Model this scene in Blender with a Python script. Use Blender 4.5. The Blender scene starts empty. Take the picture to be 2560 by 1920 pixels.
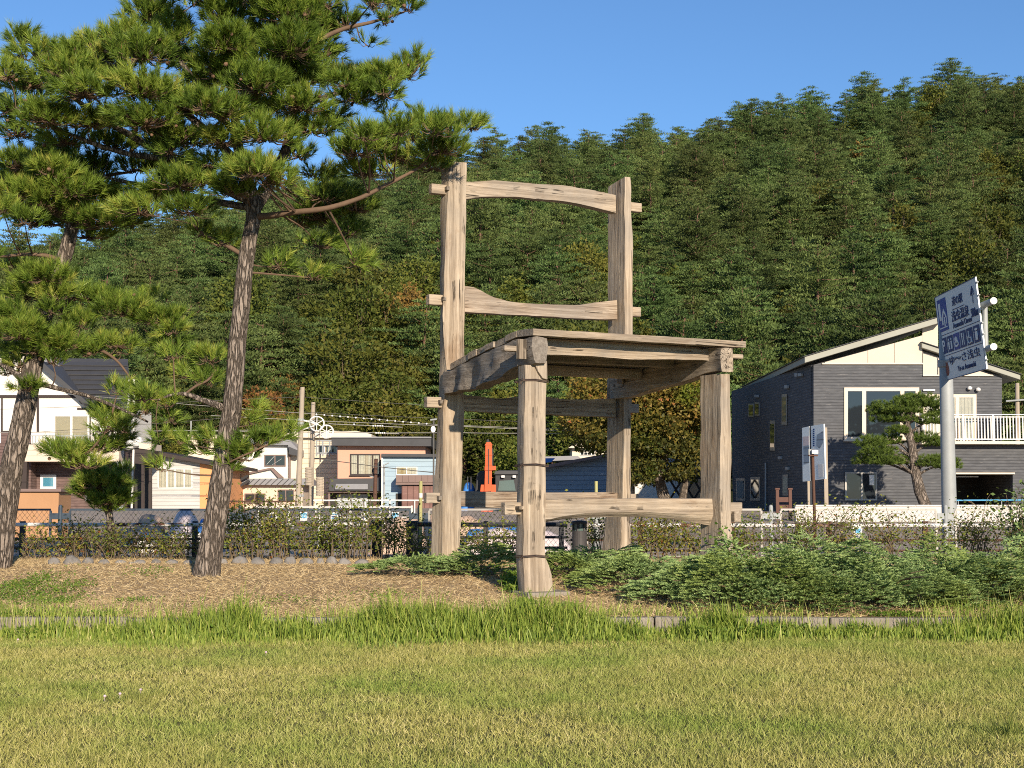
import bpy, bmesh, math, random
import numpy as np
from mathutils import Vector, Matrix, noise as mnoise

scene = bpy.context.scene
rng = np.random.default_rng(7)
random.seed(7)
R = math.radians

# ------------------------------------------------------------------ camera
F = 3700.0            # focal length in photo pixels (photo 2560 x 1920)
CX, CY = 1280.0, 960.0
PITCH = math.atan(285.0 / F)
EYE = Vector((0, 0, 1.55))
cam_d = bpy.data.cameras.new('camera')
cam_d.sensor_width = 36.0
cam_d.lens = F / 2560.0 * 36.0
cam_d.clip_start = 0.1
cam_d.clip_end = 3000
cam = bpy.data.objects.new('camera', cam_d)
scene.collection.objects.link(cam)
cam.location = EYE
cam.rotation_euler = (math.pi / 2 + PITCH, 0, 0)
scene.camera = cam

# ------------------------------------------------------------------ sky and sun
SUN_AZ, SUN_EL = R(18), R(20)      # the sun stands behind the camera, a little to the right
SUN_DIR = Vector((math.sin(SUN_AZ) * math.cos(SUN_EL), -math.cos(SUN_AZ) * math.cos(SUN_EL), math.sin(SUN_EL)))
world = bpy.data.worlds.new('World')
scene.world = world
world.use_nodes = True
wn = world.node_tree.nodes
sky = wn.new('ShaderNodeTexSky')
sky.sky_type = 'NISHITA'
sky.sun_disc = False
sky.sun_elevation = SUN_EL
sky.sun_rotation = math.pi - SUN_AZ
sky.altitude = 0
sky.air_density = 1.0
sky.dust_density = 0.0
sky.ozone_density = 6.5
bg = wn['Background']
bg.inputs['Strength'].default_value = 0.108
world.node_tree.links.new(sky.outputs[0], bg.inputs[0])
sun_d = bpy.data.lights.new('sun', 'SUN')
sun_d.energy = 5.0
sun_d.angle = R(0.53)
sun_d.color = (1.0, 0.86, 0.68)
sun = bpy.data.objects.new('sun', sun_d)
scene.collection.objects.link(sun)
sun.rotation_euler = SUN_DIR.to_track_quat('Z', 'Y').to_euler()
sun.location = (0, -20, 30)
scene.view_settings.view_transform = 'Standard'
scene.view_settings.look = 'None'
scene.view_settings.exposure = 0.45
scene.view_settings.gamma = 1.0
scene.cycles.filter_width = 1.0
scene.cycles.use_denoising = False
scene.cycles.max_bounces = 6
scene.cycles.transparent_max_bounces = 6

# ------------------------------------------------------------------ photo pixel -> place
_fw = Vector((0, math.cos(PITCH), math.sin(PITCH)))
_up = Vector((0, -math.sin(PITCH), math.cos(PITCH)))
_rt = Vector((1, 0, 0))


def ray(px, py):
    return _fw + _rt * ((px - CX) / F) + _up * ((CY - py) / F)


def atY(px, py, Y):
    d = ray(px, py)
    return EYE + d * (Y / d.y)


def atZ(px, py, z):
    d = ray(px, py)
    return EYE + d * ((z - EYE.z) / d.z)


def at_plane(px, py, p, n):
    d = ray(px, py)
    return EYE + d * ((p - EYE).dot(n) / d.dot(n))


# ------------------------------------------------------------------ objects
COL = scene.collection
BASE = {}


def tag(o, label=None, cat=None, group=None, kind=None):
    if label: o['label'] = label
    if cat: o['category'] = cat
    if group: o['group'] = group
    if kind: o['kind'] = kind
    return o


def thing(name, label, cat, loc=(0, 0, 0), group=None):
    o = bpy.data.objects.new(name, None)
    COL.objects.link(o)
    o.empty_display_size = 0.2
    o.location = loc
    BASE[o] = Vector(loc)
    return tag(o, label, cat, group)


def root_base(o):
    while o.parent: o = o.parent
    return BASE.get(o, Vector((0, 0, 0)))


class MB:
    """collects vertices and faces in world coordinates"""

    def __init__(s):
        s.v = []; s.f = []; s.smooth = False

    def add(s, vs, fs):
        b = len(s.v)
        s.v += [tuple(x) for x in vs]
        s.f += [tuple(i + b for i in f) for f in fs]
        return s

    def box(s, c, d, rz=0.0, rx=0.0, ry=0.0):
        M = Matrix.Rotation(rz, 3, 'Z') @ Matrix.Rotation(ry, 3, 'Y') @ Matrix.Rotation(rx, 3, 'X')
        c = Vector(c)
        vs = [c + M @ Vector((sx * d[0] / 2, sy * d[1] / 2, sz * d[2] / 2)) for sx in (-1, 1) for sy in (-1, 1) for sz in (-1, 1)]
        return s.add(vs, [(0, 1, 3, 2), (4, 6, 7, 5), (0, 4, 5, 1), (2, 3, 7, 6), (0, 2, 6, 4), (1, 5, 7, 3)])

    def box2(s, a, b):
        a = Vector(a); b = Vector(b)
        return s.box((a + b) / 2, (abs(b.x - a.x), abs(b.y - a.y), abs(b.z - a.z)))

    def prism(s, poly, vec):
        """flat outline (list of points) pushed along vec"""
        n = len(poly); vec = Vector(vec)
        vs = [Vector(p) for p in poly] + [Vector(p) + vec for p in poly]
        fs = [tuple(range(n)), tuple(range(2 * n - 1, n - 1, -1))]
        for i in range(n):
            j = (i + 1) % n
            fs.append((i, i + n, j + n, j))
        return s.add(vs, fs)

    def tube(s, pts, rad, n=8, cap=True):
        pts = [Vector(p) for p in pts]
        if not hasattr(rad, '__len__'): rad = [rad] * len(pts)
        vs = []; fs = []
        t0 = (pts[1] - pts[0]).normalized()
        a = t0.orthogonal().normalized()
        for i, p in enumerate(pts):
            t = (pts[min(i + 1, len(pts) - 1)] - pts[max(i - 1, 0)]).normalized()
            a = (a - t * a.dot(t))
            a = a.normalized() if a.length > 1e-6 else t.orthogonal().normalized()
            b = t.cross(a)
            for k in range(n):
                th = 2 * math.pi * k / n
                vs.append(p + (a * math.cos(th) + b * math.sin(th)) * rad[i])
        for i in range(len(pts) - 1):
            for k in range(n):
                k2 = (k + 1) % n
                fs.append((i * n + k, i * n + k2, (i + 1) * n + k2, (i + 1) * n + k))
        if cap:
            fs.append(tuple(range(n - 1, -1, -1)))
            fs.append(tuple(range((len(pts) - 1) * n, len(pts) * n)))
        return s.add(vs, fs)

    def lathe(s, c, prof, n=20):
        """profile [(radius, z)] turned about the vertical through c"""
        c = Vector(c); vs = []; fs = []
        for r, z in prof:
            for k in range(n):
                th = 2 * math.pi * k / n
                vs.append(c + Vector((r * math.cos(th), r * math.sin(th), z)))
        for i in range(len(prof) - 1):
            for k in range(n):
                k2 = (k + 1) % n
                fs.append((i * n + k, i * n + k2, (i + 1) * n + k2, (i + 1) * n + k))
        fs.append(tuple(range(n - 1, -1, -1)))
        fs.append(tuple(range((len(prof) - 1) * n, len(prof) * n)))
        return s.add(vs, fs)

    def mesh(s, name, base=Vector((0, 0, 0))):
        m = bpy.data.meshes.new(name)
        m.from_pydata([(x - base.x, y - base.y, z - base.z) for x, y, z in s.v], [], s.f)
        if s.smooth:
            m.polygons.foreach_set('use_smooth', [True] * len(m.polygons))
        m.update()
        return m


def part(name, mb, mat, parent=None, bevel=0.0, label=None):
    """link the collected shape as one mesh object; parts are kept relative to their thing's base"""
    base = root_base(parent) if parent else Vector((0, 0, 0))
    m = mb.mesh(name, base)
    if bevel:
        bm = bmesh.new(); bm.from_mesh(m)
        bmesh.ops.bevel(bm, geom=[e for e in bm.edges if e.is_manifold and e.calc_face_angle(0) > 0.5], offset=bevel, segments=2, affect='EDGES', profile=0.6)
        bm.to_mesh(m); bm.free()
    m.materials.append(mat)
    o = bpy.data.objects.new(name, m)
    COL.objects.link(o)
    if parent: o.parent = parent
    if label: o['label'] = label
    return o


def solo(name, mb, mat, label, cat, group=None, bevel=0.0, loc=None):
    """a thing that is one single mesh"""
    base = Vector(loc) if loc is not None else Vector(mb.v[0])
    m = mb.mesh(name, base)
    if bevel:
        bm = bmesh.new(); bm.from_mesh(m)
        bmesh.ops.bevel(bm, geom=[e for e in bm.edges if e.is_manifold and e.calc_face_angle(0) > 0.5], offset=bevel, segments=2, affect='EDGES', profile=0.6)
        bm.to_mesh(m); bm.free()
    m.materials.append(mat)
    o = bpy.data.objects.new(name, m)
    COL.objects.link(o)
    o.location = base
    BASE[o] = base
    return tag(o, label, cat, group)


def piece(name, mesh, parent, wloc, rot=(0, 0, 0), scale=(1, 1, 1)):
    """a repeat that shares its mesh"""
    o = bpy.data.objects.new(name, mesh)
    COL.objects.link(o)
    o.parent = parent
    o.location = Vector(wloc) - root_base(parent)
    o.rotation_euler = rot
    o.scale = scale
    return o


def np_object(name, V, Fc, mat, parent=None, tint=None, smooth=False):
    """mesh object from numpy arrays; Fc is (n,3) or (n,4); tint one value per face"""
    base = root_base(parent) if parent else Vector((0, 0, 0))
    V = np.asarray(V, np.float32) - np.array(base, np.float32)
    Fc = np.asarray(Fc, np.int32)
    k = Fc.shape[1]
    m = bpy.data.meshes.new(name)
    m.vertices.add(len(V)); m.vertices.foreach_set('co', V.ravel())
    m.loops.add(Fc.size); m.loops.foreach_set('vertex_index', Fc.ravel())
    m.polygons.add(len(Fc))
    m.polygons.foreach_set('loop_start', np.arange(0, Fc.size, k, dtype=np.int32))
    m.polygons.foreach_set('loop_total', np.full(len(Fc), k, np.int32))
    if smooth: m.polygons.foreach_set('use_smooth', np.ones(len(Fc), bool))
    m.update(calc_edges=True)
    if tint is not None:
        a = m.attributes.new('tint', 'FLOAT', 'FACE')
        a.data.foreach_set('value', np.asarray(tint, np.float32))
    m.materials.append(mat)
    o = bpy.data.objects.new(name, m)
    COL.objects.link(o)
    if parent: o.parent = parent
    return o


def norm(a):
    return a / np.maximum(np.linalg.norm(a, axis=-1, keepdims=True), 1e-9)


def blades(P, D, L, Wd, bend=0.0, seg=1):
    """thin leaf triangles / bent blades: roots P, directions D, lengths L, widths Wd"""
    n = len(P)
    side = norm(np.cross(D, rng.normal(size=(n, 3))))
    L = np.broadcast_to(L, (n,))[:, None]; Wd = np.broadcast_to(Wd, (n,))[:, None]
    if seg == 1:
        V = np.stack([P - side * Wd / 2, P + side * Wd / 2, P + D * L], 1).reshape(-1, 3)
        return V, np.arange(n * 3).reshape(-1, 3)
    droop = np.array([0, 0, -1.0]) * bend
    out = D * [1, 1, 0.0]
    mid = P + D * L * 0.55
    tip = P + D * L + (out * 0.5 + droop) * L * np.abs(bend)
    V = np.stack([P - side * Wd / 2, P + side * Wd / 2, mid + side * Wd * 0.4, mid - side * Wd * 0.4, tip], 1).reshape(-1, 3)
    b = np.arange(n)[:, None] * 5
    Fc = np.concatenate([b + [0, 1, 2], b + [0, 2, 3], b + [3, 2, 4]], 1).reshape(-1, 3)
    return V, Fc


class Cloud:
    """gathers numpy leaf geometry"""

    def __init__(s): s.V = []; s.F = []; s.T = []; s.n = 0

    def add(s, V, Fc, T):
        s.V.append(V); s.F.append(Fc + s.n); s.n += len(V)
        s.T.append(np.broadcast_to(T, (len(Fc),)) if np.ndim(T) == 0 or len(np.atleast_1d(T)) == len(Fc) else np.repeat(T, len(Fc) // len(T)))

    def build(s, name, mat, parent=None, smooth=False):
        return np_object(name, np.concatenate(s.V), np.concatenate(s.F), mat, parent, np.concatenate(s.T), smooth)
# ------------------------------------------------------------------ materials
def nt(name, rough=0.6, spec=0.3):
    m = bpy.data.materials.new(name)
    m.use_nodes = True
    b = m.node_tree.nodes['Principled BSDF']
    b.inputs['Roughness'].default_value = rough
    b.inputs['Specular IOR Level'].default_value = spec
    return m, m.node_tree.nodes, m.node_tree.links, b


def ramp(N, stops, interp='LINEAR'):
    r = N.new('ShaderNodeValToRGB')
    r.color_ramp.interpolation = interp
    el = r.color_ramp.elements
    while len(el) > 1: el.remove(el[-1])
    el[0].position = stops[0][0]; el[0].color = (*stops[0][1], 1)
    for p, c in stops[1:]:
        e = el.new(p); e.color = (*c, 1)
    return r


def coords(N, L, scale=(1, 1, 1), src='Object', rot=(0, 0, 0)):
    tc = N.new('ShaderNodeTexCoord')
    mp = N.new('ShaderNodeMapping')
    mp.inputs['Scale'].default_value = scale
    mp.inputs['Rotation'].default_value = rot
    L.new(tc.outputs[src], mp.inputs[0])
    return mp.outputs[0]


def worldpos(N, L, scale=(1, 1, 1)):
    g = N.new('ShaderNodeNewGeometry')
    mp = N.new('ShaderNodeMapping')
    mp.inputs['Scale'].default_value = scale
    L.new(g.outputs['Position'], mp.inputs[0])
    return mp.outputs[0]


def noise(N, L, vec, scale, detail=4, rough=0.55, dist=0.0):
    n = N.new('ShaderNodeTexNoise')
    n.inputs['Scale'].default_value = scale
    n.inputs['Detail'].default_value = detail
    n.inputs['Roughness'].default_value = rough
    n.inputs['Distortion'].default_value = dist
    if vec is not None: L.new(vec, n.inputs['Vector'])
    return n.outputs['Fac']


def mix(N, L, a, b, fac, mode='MIX'):
    m = N.new('ShaderNodeMix')
    m.data_type = 'RGBA'; m.blend_type = mode
    for sock, val in ((m.inputs[6], a), (m.inputs[7], b), (m.inputs[0], fac)):
        if isinstance(val, bpy.types.NodeSocket): L.new(val, sock)
        elif hasattr(val, '__len__'): sock.default_value = (*val, 1)
        else: sock.default_value = val
    return m.outputs[2]


def math_n(N, L, op, a, b=0.0, clamp=False):
    m = N.new('ShaderNodeMath'); m.operation = op; m.use_clamp = clamp
    for s, v in ((m.inputs[0], a), (m.inputs[1], b)):
        if isinstance(v, bpy.types.NodeSocket): L.new(v, s)
        else: s.default_value = v
    return m.outputs[0]


def bump(N, L, b, h, strength=0.3, dist=0.02):
    n = N.new('ShaderNodeBump')
    n.inputs['Strength'].default_value = strength
    n.inputs['Distance'].default_value = dist
    L.new(h, n.inputs['Height'])
    L.new(n.outputs[0], b.inputs['Normal'])


def plain(name, col, rough=0.6, var=0.12, scale=3.0, spec=0.3, metallic=0.0, bumpy=0.0):
    """one colour with uneven weathering"""
    m, N, L, b = nt(name, rough, spec)
    v = worldpos(N, L)
    f = noise(N, L, v, scale, 6, 0.65)
    g = noise(N, L, v, scale * 9, 3, 0.6)
    r = ramp(N, [(0.25, tuple(c * (1 - var) for c in col)), (0.75, tuple(min(1, c * (1 + var)) for c in col))])
    L.new(math_n(N, L, 'ADD', math_n(N, L, 'MULTIPLY', f, 0.7), math_n(N, L, 'MULTIPLY', g, 0.3)), r.inputs[0])
    L.new(r.outputs[0], b.inputs['Base Color'])
    b.inputs['Metallic'].default_value = metallic
    if bumpy: bump(N, L, b, g, bumpy, 0.01)
    return m


def timber_mat(name, axis, lo, mid, hi, dark_mix=0.55):
    """weathered sawn timber; grain runs along object axis 'axis'"""
    m, N, L, b = nt(name, 0.78, 0.2)
    sc = [9.0, 9.0, 9.0]; sc[axis] = 0.55
    v = coords(N, L, tuple(sc))
    g1 = noise(N, L, v, 1.6, 8, 0.68, 0.6)
    v2 = coords(N, L, tuple(x * (5 if i != axis else 1.6) for i, x in enumerate(sc)))
    g2 = noise(N, L, v2, 1.3, 4, 0.6, 0.2)
    big = noise(N, L, coords(N, L, (0.9, 0.9, 0.9)), 1.1, 5, 0.6)
    col = ramp(N, [(0.36, lo), (0.50, mid), (0.64, hi)])
    L.new(math_n(N, L, 'ADD', math_n(N, L, 'MULTIPLY', g1, 0.62), math_n(N, L, 'MULTIPLY', g2, 0.38)), col.inputs[0])
    # grey weathering in large patches
    grey = ramp(N, [(0.38, (0, 0, 0)), (0.62, (1, 1, 1))]); L.new(big, grey.inputs[0])
    c2 = mix(N, L, col.outputs[0], (0.25, 0.225, 0.195), math_n(N, L, 'MULTIPLY', grey.outputs[0], 0.6))
    # long weather streaks and water stains
    vs = coords(N, L, tuple(13.0 if i != axis else 0.16 for i in range(3)))
    stk = ramp(N, [(0.40, (0.50, 0.47, 0.44)), (0.56, (1, 1, 1))]); L.new(noise(N, L, vs, 1.0, 6, 0.65, 0.4), stk.inputs[0])
    c2 = mix(N, L, c2, stk.outputs[0], 0.6, 'MULTIPLY')
    stain = ramp(N, [(0.56, (1, 1, 1)), (0.70, (0.62, 0.50, 0.40))]); L.new(noise(N, L, coords(N, L, tuple(1.6 if i != axis else 0.6 for i in range(3))), 1.0, 7, 0.7, 0.8), stain.inputs[0])
    c2 = mix(N, L, c2, stain.outputs[0], 0.7, 'MULTIPLY')
    # drying checks: long thin dark cracks
    vc = coords(N, L, tuple(7.5 if i != axis else 0.14 for i in range(3)))
    cr = noise(N, L, vc, 1.0, 6, 0.5, 1.1)
    band = math_n(N, L, 'ABSOLUTE', math_n(N, L, 'SUBTRACT', cr, 0.5))
    crack = ramp(N, [(0.004, (1, 1, 1)), (0.016, (0, 0, 0))]); L.new(band, crack.inputs[0])
    gate = ramp(N, [(0.54, (0, 0, 0)), (0.62, (1, 1, 1))])
    L.new(noise(N, L, coords(N, L, (1.3, 1.3, 1.3)), 1.7, 3), gate.inputs[0])
    cm = math_n(N, L, 'MULTIPLY', crack.outputs[0], gate.outputs[0])
    c3 = mix(N, L, c2, (0.055, 0.04, 0.028), math_n(N, L, 'MULTIPLY', cm, 0.85))
    # knots
    vo = N.new('ShaderNodeTexVoronoi'); vo.inputs['Scale'].default_value = 1.0
    L.new(coords(N, L, tuple(1.7 if i != axis else 0.75 for i in range(3))), vo.inputs['Vector'])
    kn = ramp(N, [(0.03, (1, 1, 1)), (0.10, (0, 0, 0))]); L.new(vo.outputs['Distance'], kn.inputs[0])
    c4 = mix(N, L, c3, (0.13, 0.075, 0.04), math_n(N, L, 'MULTIPLY', kn.outputs[0], dark_mix))
    L.new(c4, b.inputs['Base Color'])
    h = math_n(N, L, 'SUBTRACT', math_n(N, L, 'ADD', math_n(N, L, 'MULTIPLY', g1, 0.6), math_n(N, L, 'MULTIPLY', g2, 0.4)), math_n(N, L, 'MULTIPLY', cm, 1.2))
    bump(N, L, b, h, 0.8, 0.035)
    return m


WOOD_LO, WOOD_MID, WOOD_HI = (0.26, 0.20, 0.14), (0.45, 0.36, 0.26), (0.58, 0.48, 0.36)
M = {}
M['wood_z'] = timber_mat('weathered timber upright', 2, WOOD_LO, WOOD_MID, WOOD_HI)
M['wood_x'] = timber_mat('weathered timber lengthwise', 0, WOOD_LO, WOOD_MID, WOOD_HI)
M['wood_gnarl'] = timber_mat('gnarled timber darkened for shade', 0, (0.13, 0.10, 0.075), (0.27, 0.22, 0.17), (0.42, 0.35, 0.27))


def end_grain():
    m, N, L, b = nt('timber end grain', 0.85, 0.15)
    v = coords(N, L)
    f = noise(N, L, v, 14, 5, 0.7)
    r = ramp(N, [(0.3, (0.16, 0.12, 0.09)), (0.55, (0.30, 0.24, 0.18)), (0.8, (0.42, 0.34, 0.26))])
    L.new(f, r.inputs[0]); L.new(r.outputs[0], b.inputs['Base Color'])
    bump(N, L, b, f, 0.5, 0.02)
    return m


def leafy(name, stops, rough=0.5, trans=0.3, patch=None, patch_scale=0.6, spec=0.25):
    """foliage: colour per leaf from the tint value, optional drifts of another colour over the ground"""
    m, N, L, b = nt(name, rough, spec)
    at = N.new('ShaderNodeAttribute'); at.attribute_name = 'tint'
    r = ramp(N, stops); L.new(at.outputs['Fac'], r.inputs[0])
    col = r.outputs[0]
    if patch:
        pr = ramp(N, [(patch[1], (0, 0, 0)), (patch[2], (1, 1, 1))])
        L.new(noise(N, L, worldpos(N, L), patch_scale, 5, 0.6), pr.inputs[0])
        r2 = ramp(N, patch[0]); L.new(at.outputs['Fac'], r2.inputs[0])
        col = mix(N, L, col, r2.outputs[0], pr.outputs[0])
    L.new(col, b.inputs['Base Color'])
    t = N.new('ShaderNodeBsdfTranslucent')
    L.new(mix(N, L, col, (1.0, 1.0, 0.55), 1.0, 'MULTIPLY'), t.inputs[0])
    ms = N.new('ShaderNodeMixShader'); ms.inputs[0].default_value = trans
    out = N['Material Output']
    L.new(b.outputs[0], ms.inputs[1]); L.new(t.outputs[0], ms.inputs[2]); L.new(ms.outputs[0], out.inputs[0])
    return m


M['needles'] = leafy('black pine needles', [(0.0, (0.055, 0.10, 0.016)), (0.45, (0.165, 0.25, 0.036)), (0.8, (0.30, 0.385, 0.06)), (0.95, (0.42, 0.41, 0.09)), (1.0, (0.22, 0.13, 0.045))], 0.42, 0.25)
M['niwaki'] = leafy('garden pine needles', [(0.0, (0.04, 0.07, 0.014)), (0.5, (0.11, 0.165, 0.028)), (1.0, (0.20, 0.26, 0.05))], 0.5, 0.2)
M['juniper'] = leafy('creeping juniper sprays', [(0.0, (0.05, 0.09, 0.036)), (0.4, (0.215, 0.325, 0.115)), (0.8, (0.42, 0.53, 0.20)), (0.97, (0.42, 0.48, 0.19)), (1.0, (0.22, 0.12, 0.06))], 0.55, 0.15,
                     ([(0.0, (0.07, 0.11, 0.025)), (0.5, (0.22, 0.30, 0.075)), (1.0, (0.38, 0.44, 0.12))], 0.47, 0.62), 0.8)
M['rose'] = leafy('rugosa leaves', [(0.0, (0.055, 0.095, 0.016)), (0.5, (0.17, 0.21, 0.035)), (0.85, (0.32, 0.30, 0.055)), (0.95, (0.32, 0.20, 0.045)), (1.0, (0.24, 0.09, 0.03))], 0.5, 0.3)
M['lawn_blade'] = leafy('lawn blades', [(0.0, (0.17, 0.18, 0.045)), (0.35, (0.39, 0.38, 0.10)), (0.7, (0.57, 0.52, 0.18)), (1.0, (0.76, 0.66, 0.32))], 0.6, 0.3,
                        ([(0.0, (0.125, 0.18, 0.033)), (0.5, (0.28, 0.36, 0.068)), (1.0, (0.52, 0.53, 0.15))], 0.42, 0.64), 0.55)
M['tall_grass'] = leafy('tall grass blades', [(0.0, (0.07, 0.125, 0.018)), (0.5, (0.25, 0.335, 0.055)), (0.85, (0.46, 0.50, 0.11)), (1.0, (0.62, 0.56, 0.23))], 0.5, 0.35)
M['straw'] = leafy('dry straw litter', [(0.0, (0.20, 0.13, 0.07)), (0.5, (0.47, 0.345, 0.18)), (1.0, (0.70, 0.56, 0.33))], 0.75, 0.15)
M['weeds'] = leafy('broad leaved weeds', [(0.0, (0.06, 0.12, 0.015)), (0.6, (0.14, 0.23, 0.03)), (1.0, (0.28, 0.32, 0.05))], 0.5, 0.3)


def forest_mat(name, stops, trans=0.12):
    """hillside crowns: every tree has its own tone"""
    m, N, L, b = nt(name, 0.6, 0.15)
    at = N.new('ShaderNodeAttribute'); at.attribute_name = 'tint'
    oi = N.new('ShaderNodeObjectInfo')
    r = ramp(N, stops); L.new(at.outputs['Fac'], r.inputs[0])
    hs = N.new('ShaderNodeHueSaturation')
    L.new(r.outputs[0], hs.inputs['Color'])
    L.new(math_n(N, L, 'ADD', math_n(N, L, 'MULTIPLY', oi.outputs['Random'], 0.045), 0.475), hs.inputs['Hue'])
    w = N.new('ShaderNodeTexWhiteNoise'); w.noise_dimensions = '1D'; L.new(oi.outputs['Random'], w.inputs['W'])
    L.new(math_n(N, L, 'ADD', math_n(N, L, 'MULTIPLY', w.outputs['Value'], 0.75), 0.62), hs.inputs['Value'])
    L.new(hs.outputs[0], b.inputs['Base Color'])
    t = N.new('ShaderNodeBsdfTranslucent'); L.new(hs.outputs[0], t.inputs[0])
    ms = N.new('ShaderNodeMixShader'); ms.inputs[0].default_value = trans
    L.new(b.outputs[0], ms.inputs[1]); L.new(t.outputs[0], ms.inputs[2]); L.new(ms.outputs[0], N['Material Output'].inputs[0])
    return m


M['hill_pine'] = forest_mat('hillside pine', [(0.0, (0.026, 0.044, 0.014)), (0.5, (0.088, 0.130, 0.036)), (1.0, (0.17, 0.22, 0.068))], 0.05)
M['hill_leaf'] = forest_mat('hillside broadleaf', [(0.0, (0.05, 0.07, 0.014)), (0.5, (0.11, 0.125, 0.022)), (0.9, (0.19, 0.18, 0.035)), (1.0, (0.24, 0.17, 0.04))], 0.2)
M['hill_autumn'] = forest_mat('hillside turning leaves', [(0.0, (0.09, 0.06, 0.02)), (0.5, (0.19, 0.115, 0.03)), (1.0, (0.30, 0.17, 0.045))], 0.2)
M['hill_bright'] = forest_mat('hillside fresh green leaves', [(0.0, (0.04, 0.09, 0.012)), (0.5, (0.09, 0.19, 0.025)), (1.0, (0.16, 0.27, 0.04))], 0.2)
M['turning'] = leafy('turning maple leaves', [(0.0, (0.05, 0.06, 0.015)), (0.35, (0.13, 0.12, 0.025)), (0.65, (0.25, 0.185, 0.04)), (0.9, (0.33, 0.19, 0.05)), (1.0, (0.36, 0.12, 0.045))], 0.5, 0.3,
                     ([(0.0, (0.05, 0.09, 0.015)), (0.5, (0.14, 0.18, 0.02)), (1.0, (0.26, 0.26, 0.04))], 0.5, 0.62), 0.45)


def bark(name, lo, mid, hi, sc=1.0):
    m, N, L, b = nt(name, 0.9, 0.1)
    v = coords(N, L, (9 * sc, 9 * sc, 1.9 * sc))
    vo = N.new('ShaderNodeTexVoronoi'); vo.feature = 'DISTANCE_TO_EDGE'; vo.inputs['Scale'].default_value = 1.3
    wob = N.new('ShaderNodeTexNoise'); wob.inputs['Scale'].default_value = 1.5; wob.inputs['Detail'].default_value = 5
    L.new(v, wob.inputs['Vector'])
    va = N.new('ShaderNodeVectorMath'); va.operation = 'ADD'
    sc2 = N.new('ShaderNodeVectorMath'); sc2.operation = 'SCALE'; sc2.inputs['Scale'].default_value = 1.3
    L.new(wob.outputs['Color'], sc2.inputs[0]); L.new(v, va.inputs[0]); L.new(sc2.outputs[0], va.inputs[1])
    L.new(va.outputs[0], vo.inputs['Vector'])
    f = noise(N, L, v, 3.2, 7, 0.7)
    edge = ramp(N, [(0.0, (0, 0, 0)), (0.22, (1, 1, 1))]); L.new(vo.outputs['Distance'], edge.inputs[0])
    c = ramp(N, [(0.25, lo), (0.5, mid), (0.75, hi)]); L.new(f, c.inputs[0])
    L.new(mix(N, L, tuple(x * 0.5 for x in lo), c.outputs[0], edge.outputs[0]), b.inputs['Base Color'])
    bump(N, L, b, math_n(N, L, 'ADD', edge.outputs[0], math_n(N, L, 'MULTIPLY', f, 0.6)), 0.9, 0.05)
    return m


M['bark'] = bark('pine bark', (0.17, 0.135, 0.105), (0.30, 0.245, 0.20), (0.44, 0.375, 0.31), 1.5)
M['twig'] = plain('pine twig', (0.14, 0.09, 0.058), 0.85, 0.3, 6)
M['redbark'] = plain('red pine stem', (0.15, 0.085, 0.055), 0.85, 0.3, 4)
M['cone'] = plain('pine cone', (0.17, 0.10, 0.06), 0.85, 0.3, 30)
M['stem'] = plain('shrub stems', (0.14, 0.105, 0.065), 0.85, 0.25, 8)


def ground_mat(name, stops, scale, bmp=0.4, fine=30):
    m, N, L, b = nt(name, 0.95, 0.1)
    v = worldpos(N, L)
    f = math_n(N, L, 'ADD', math_n(N, L, 'MULTIPLY', noise(N, L, v, scale, 7, 0.65), 0.6), math_n(N, L, 'MULTIPLY', noise(N, L, v, fine, 5, 0.7), 0.4))
    r = ramp(N, stops); L.new(f, r.inputs[0]); L.new(r.outputs[0], b.inputs['Base Color'])
    bump(N, L, b, noise(N, L, v, fine, 5, 0.7), bmp, 0.03)
    return m


M['lawn'] = ground_mat('lawn thatch', [(0.3, (0.09, 0.085, 0.03)), (0.5, (0.16, 0.145, 0.055)), (0.7, (0.23, 0.20, 0.085))], 1.2)
M['bed'] = ground_mat('dry bed soil', [(0.3, (0.24, 0.16, 0.09)), (0.5, (0.38, 0.27, 0.155)), (0.7, (0.50, 0.38, 0.23))], 1.4)
M['dirt'] = ground_mat('trackside gravel', [(0.3, (0.20, 0.16, 0.12)), (0.5, (0.34, 0.28, 0.22)), (0.7, (0.46, 0.39, 0.31))], 0.5, 0.5, 12)
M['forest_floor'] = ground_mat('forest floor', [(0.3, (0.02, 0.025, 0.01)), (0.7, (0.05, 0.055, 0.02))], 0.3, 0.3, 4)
M['concrete'] = ground_mat('kerb concrete', [(0.3, (0.17, 0.145, 0.115)), (0.5, (0.27, 0.235, 0.19)), (0.7, (0.36, 0.32, 0.26))], 3.0, 0.35, 45)
M['stone'] = ground_mat('river stone', [(0.3, (0.13, 0.12, 0.11)), (0.5, (0.22, 0.205, 0.19)), (0.7, (0.30, 0.28, 0.26))], 3.0, 0.3, 30)


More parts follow.
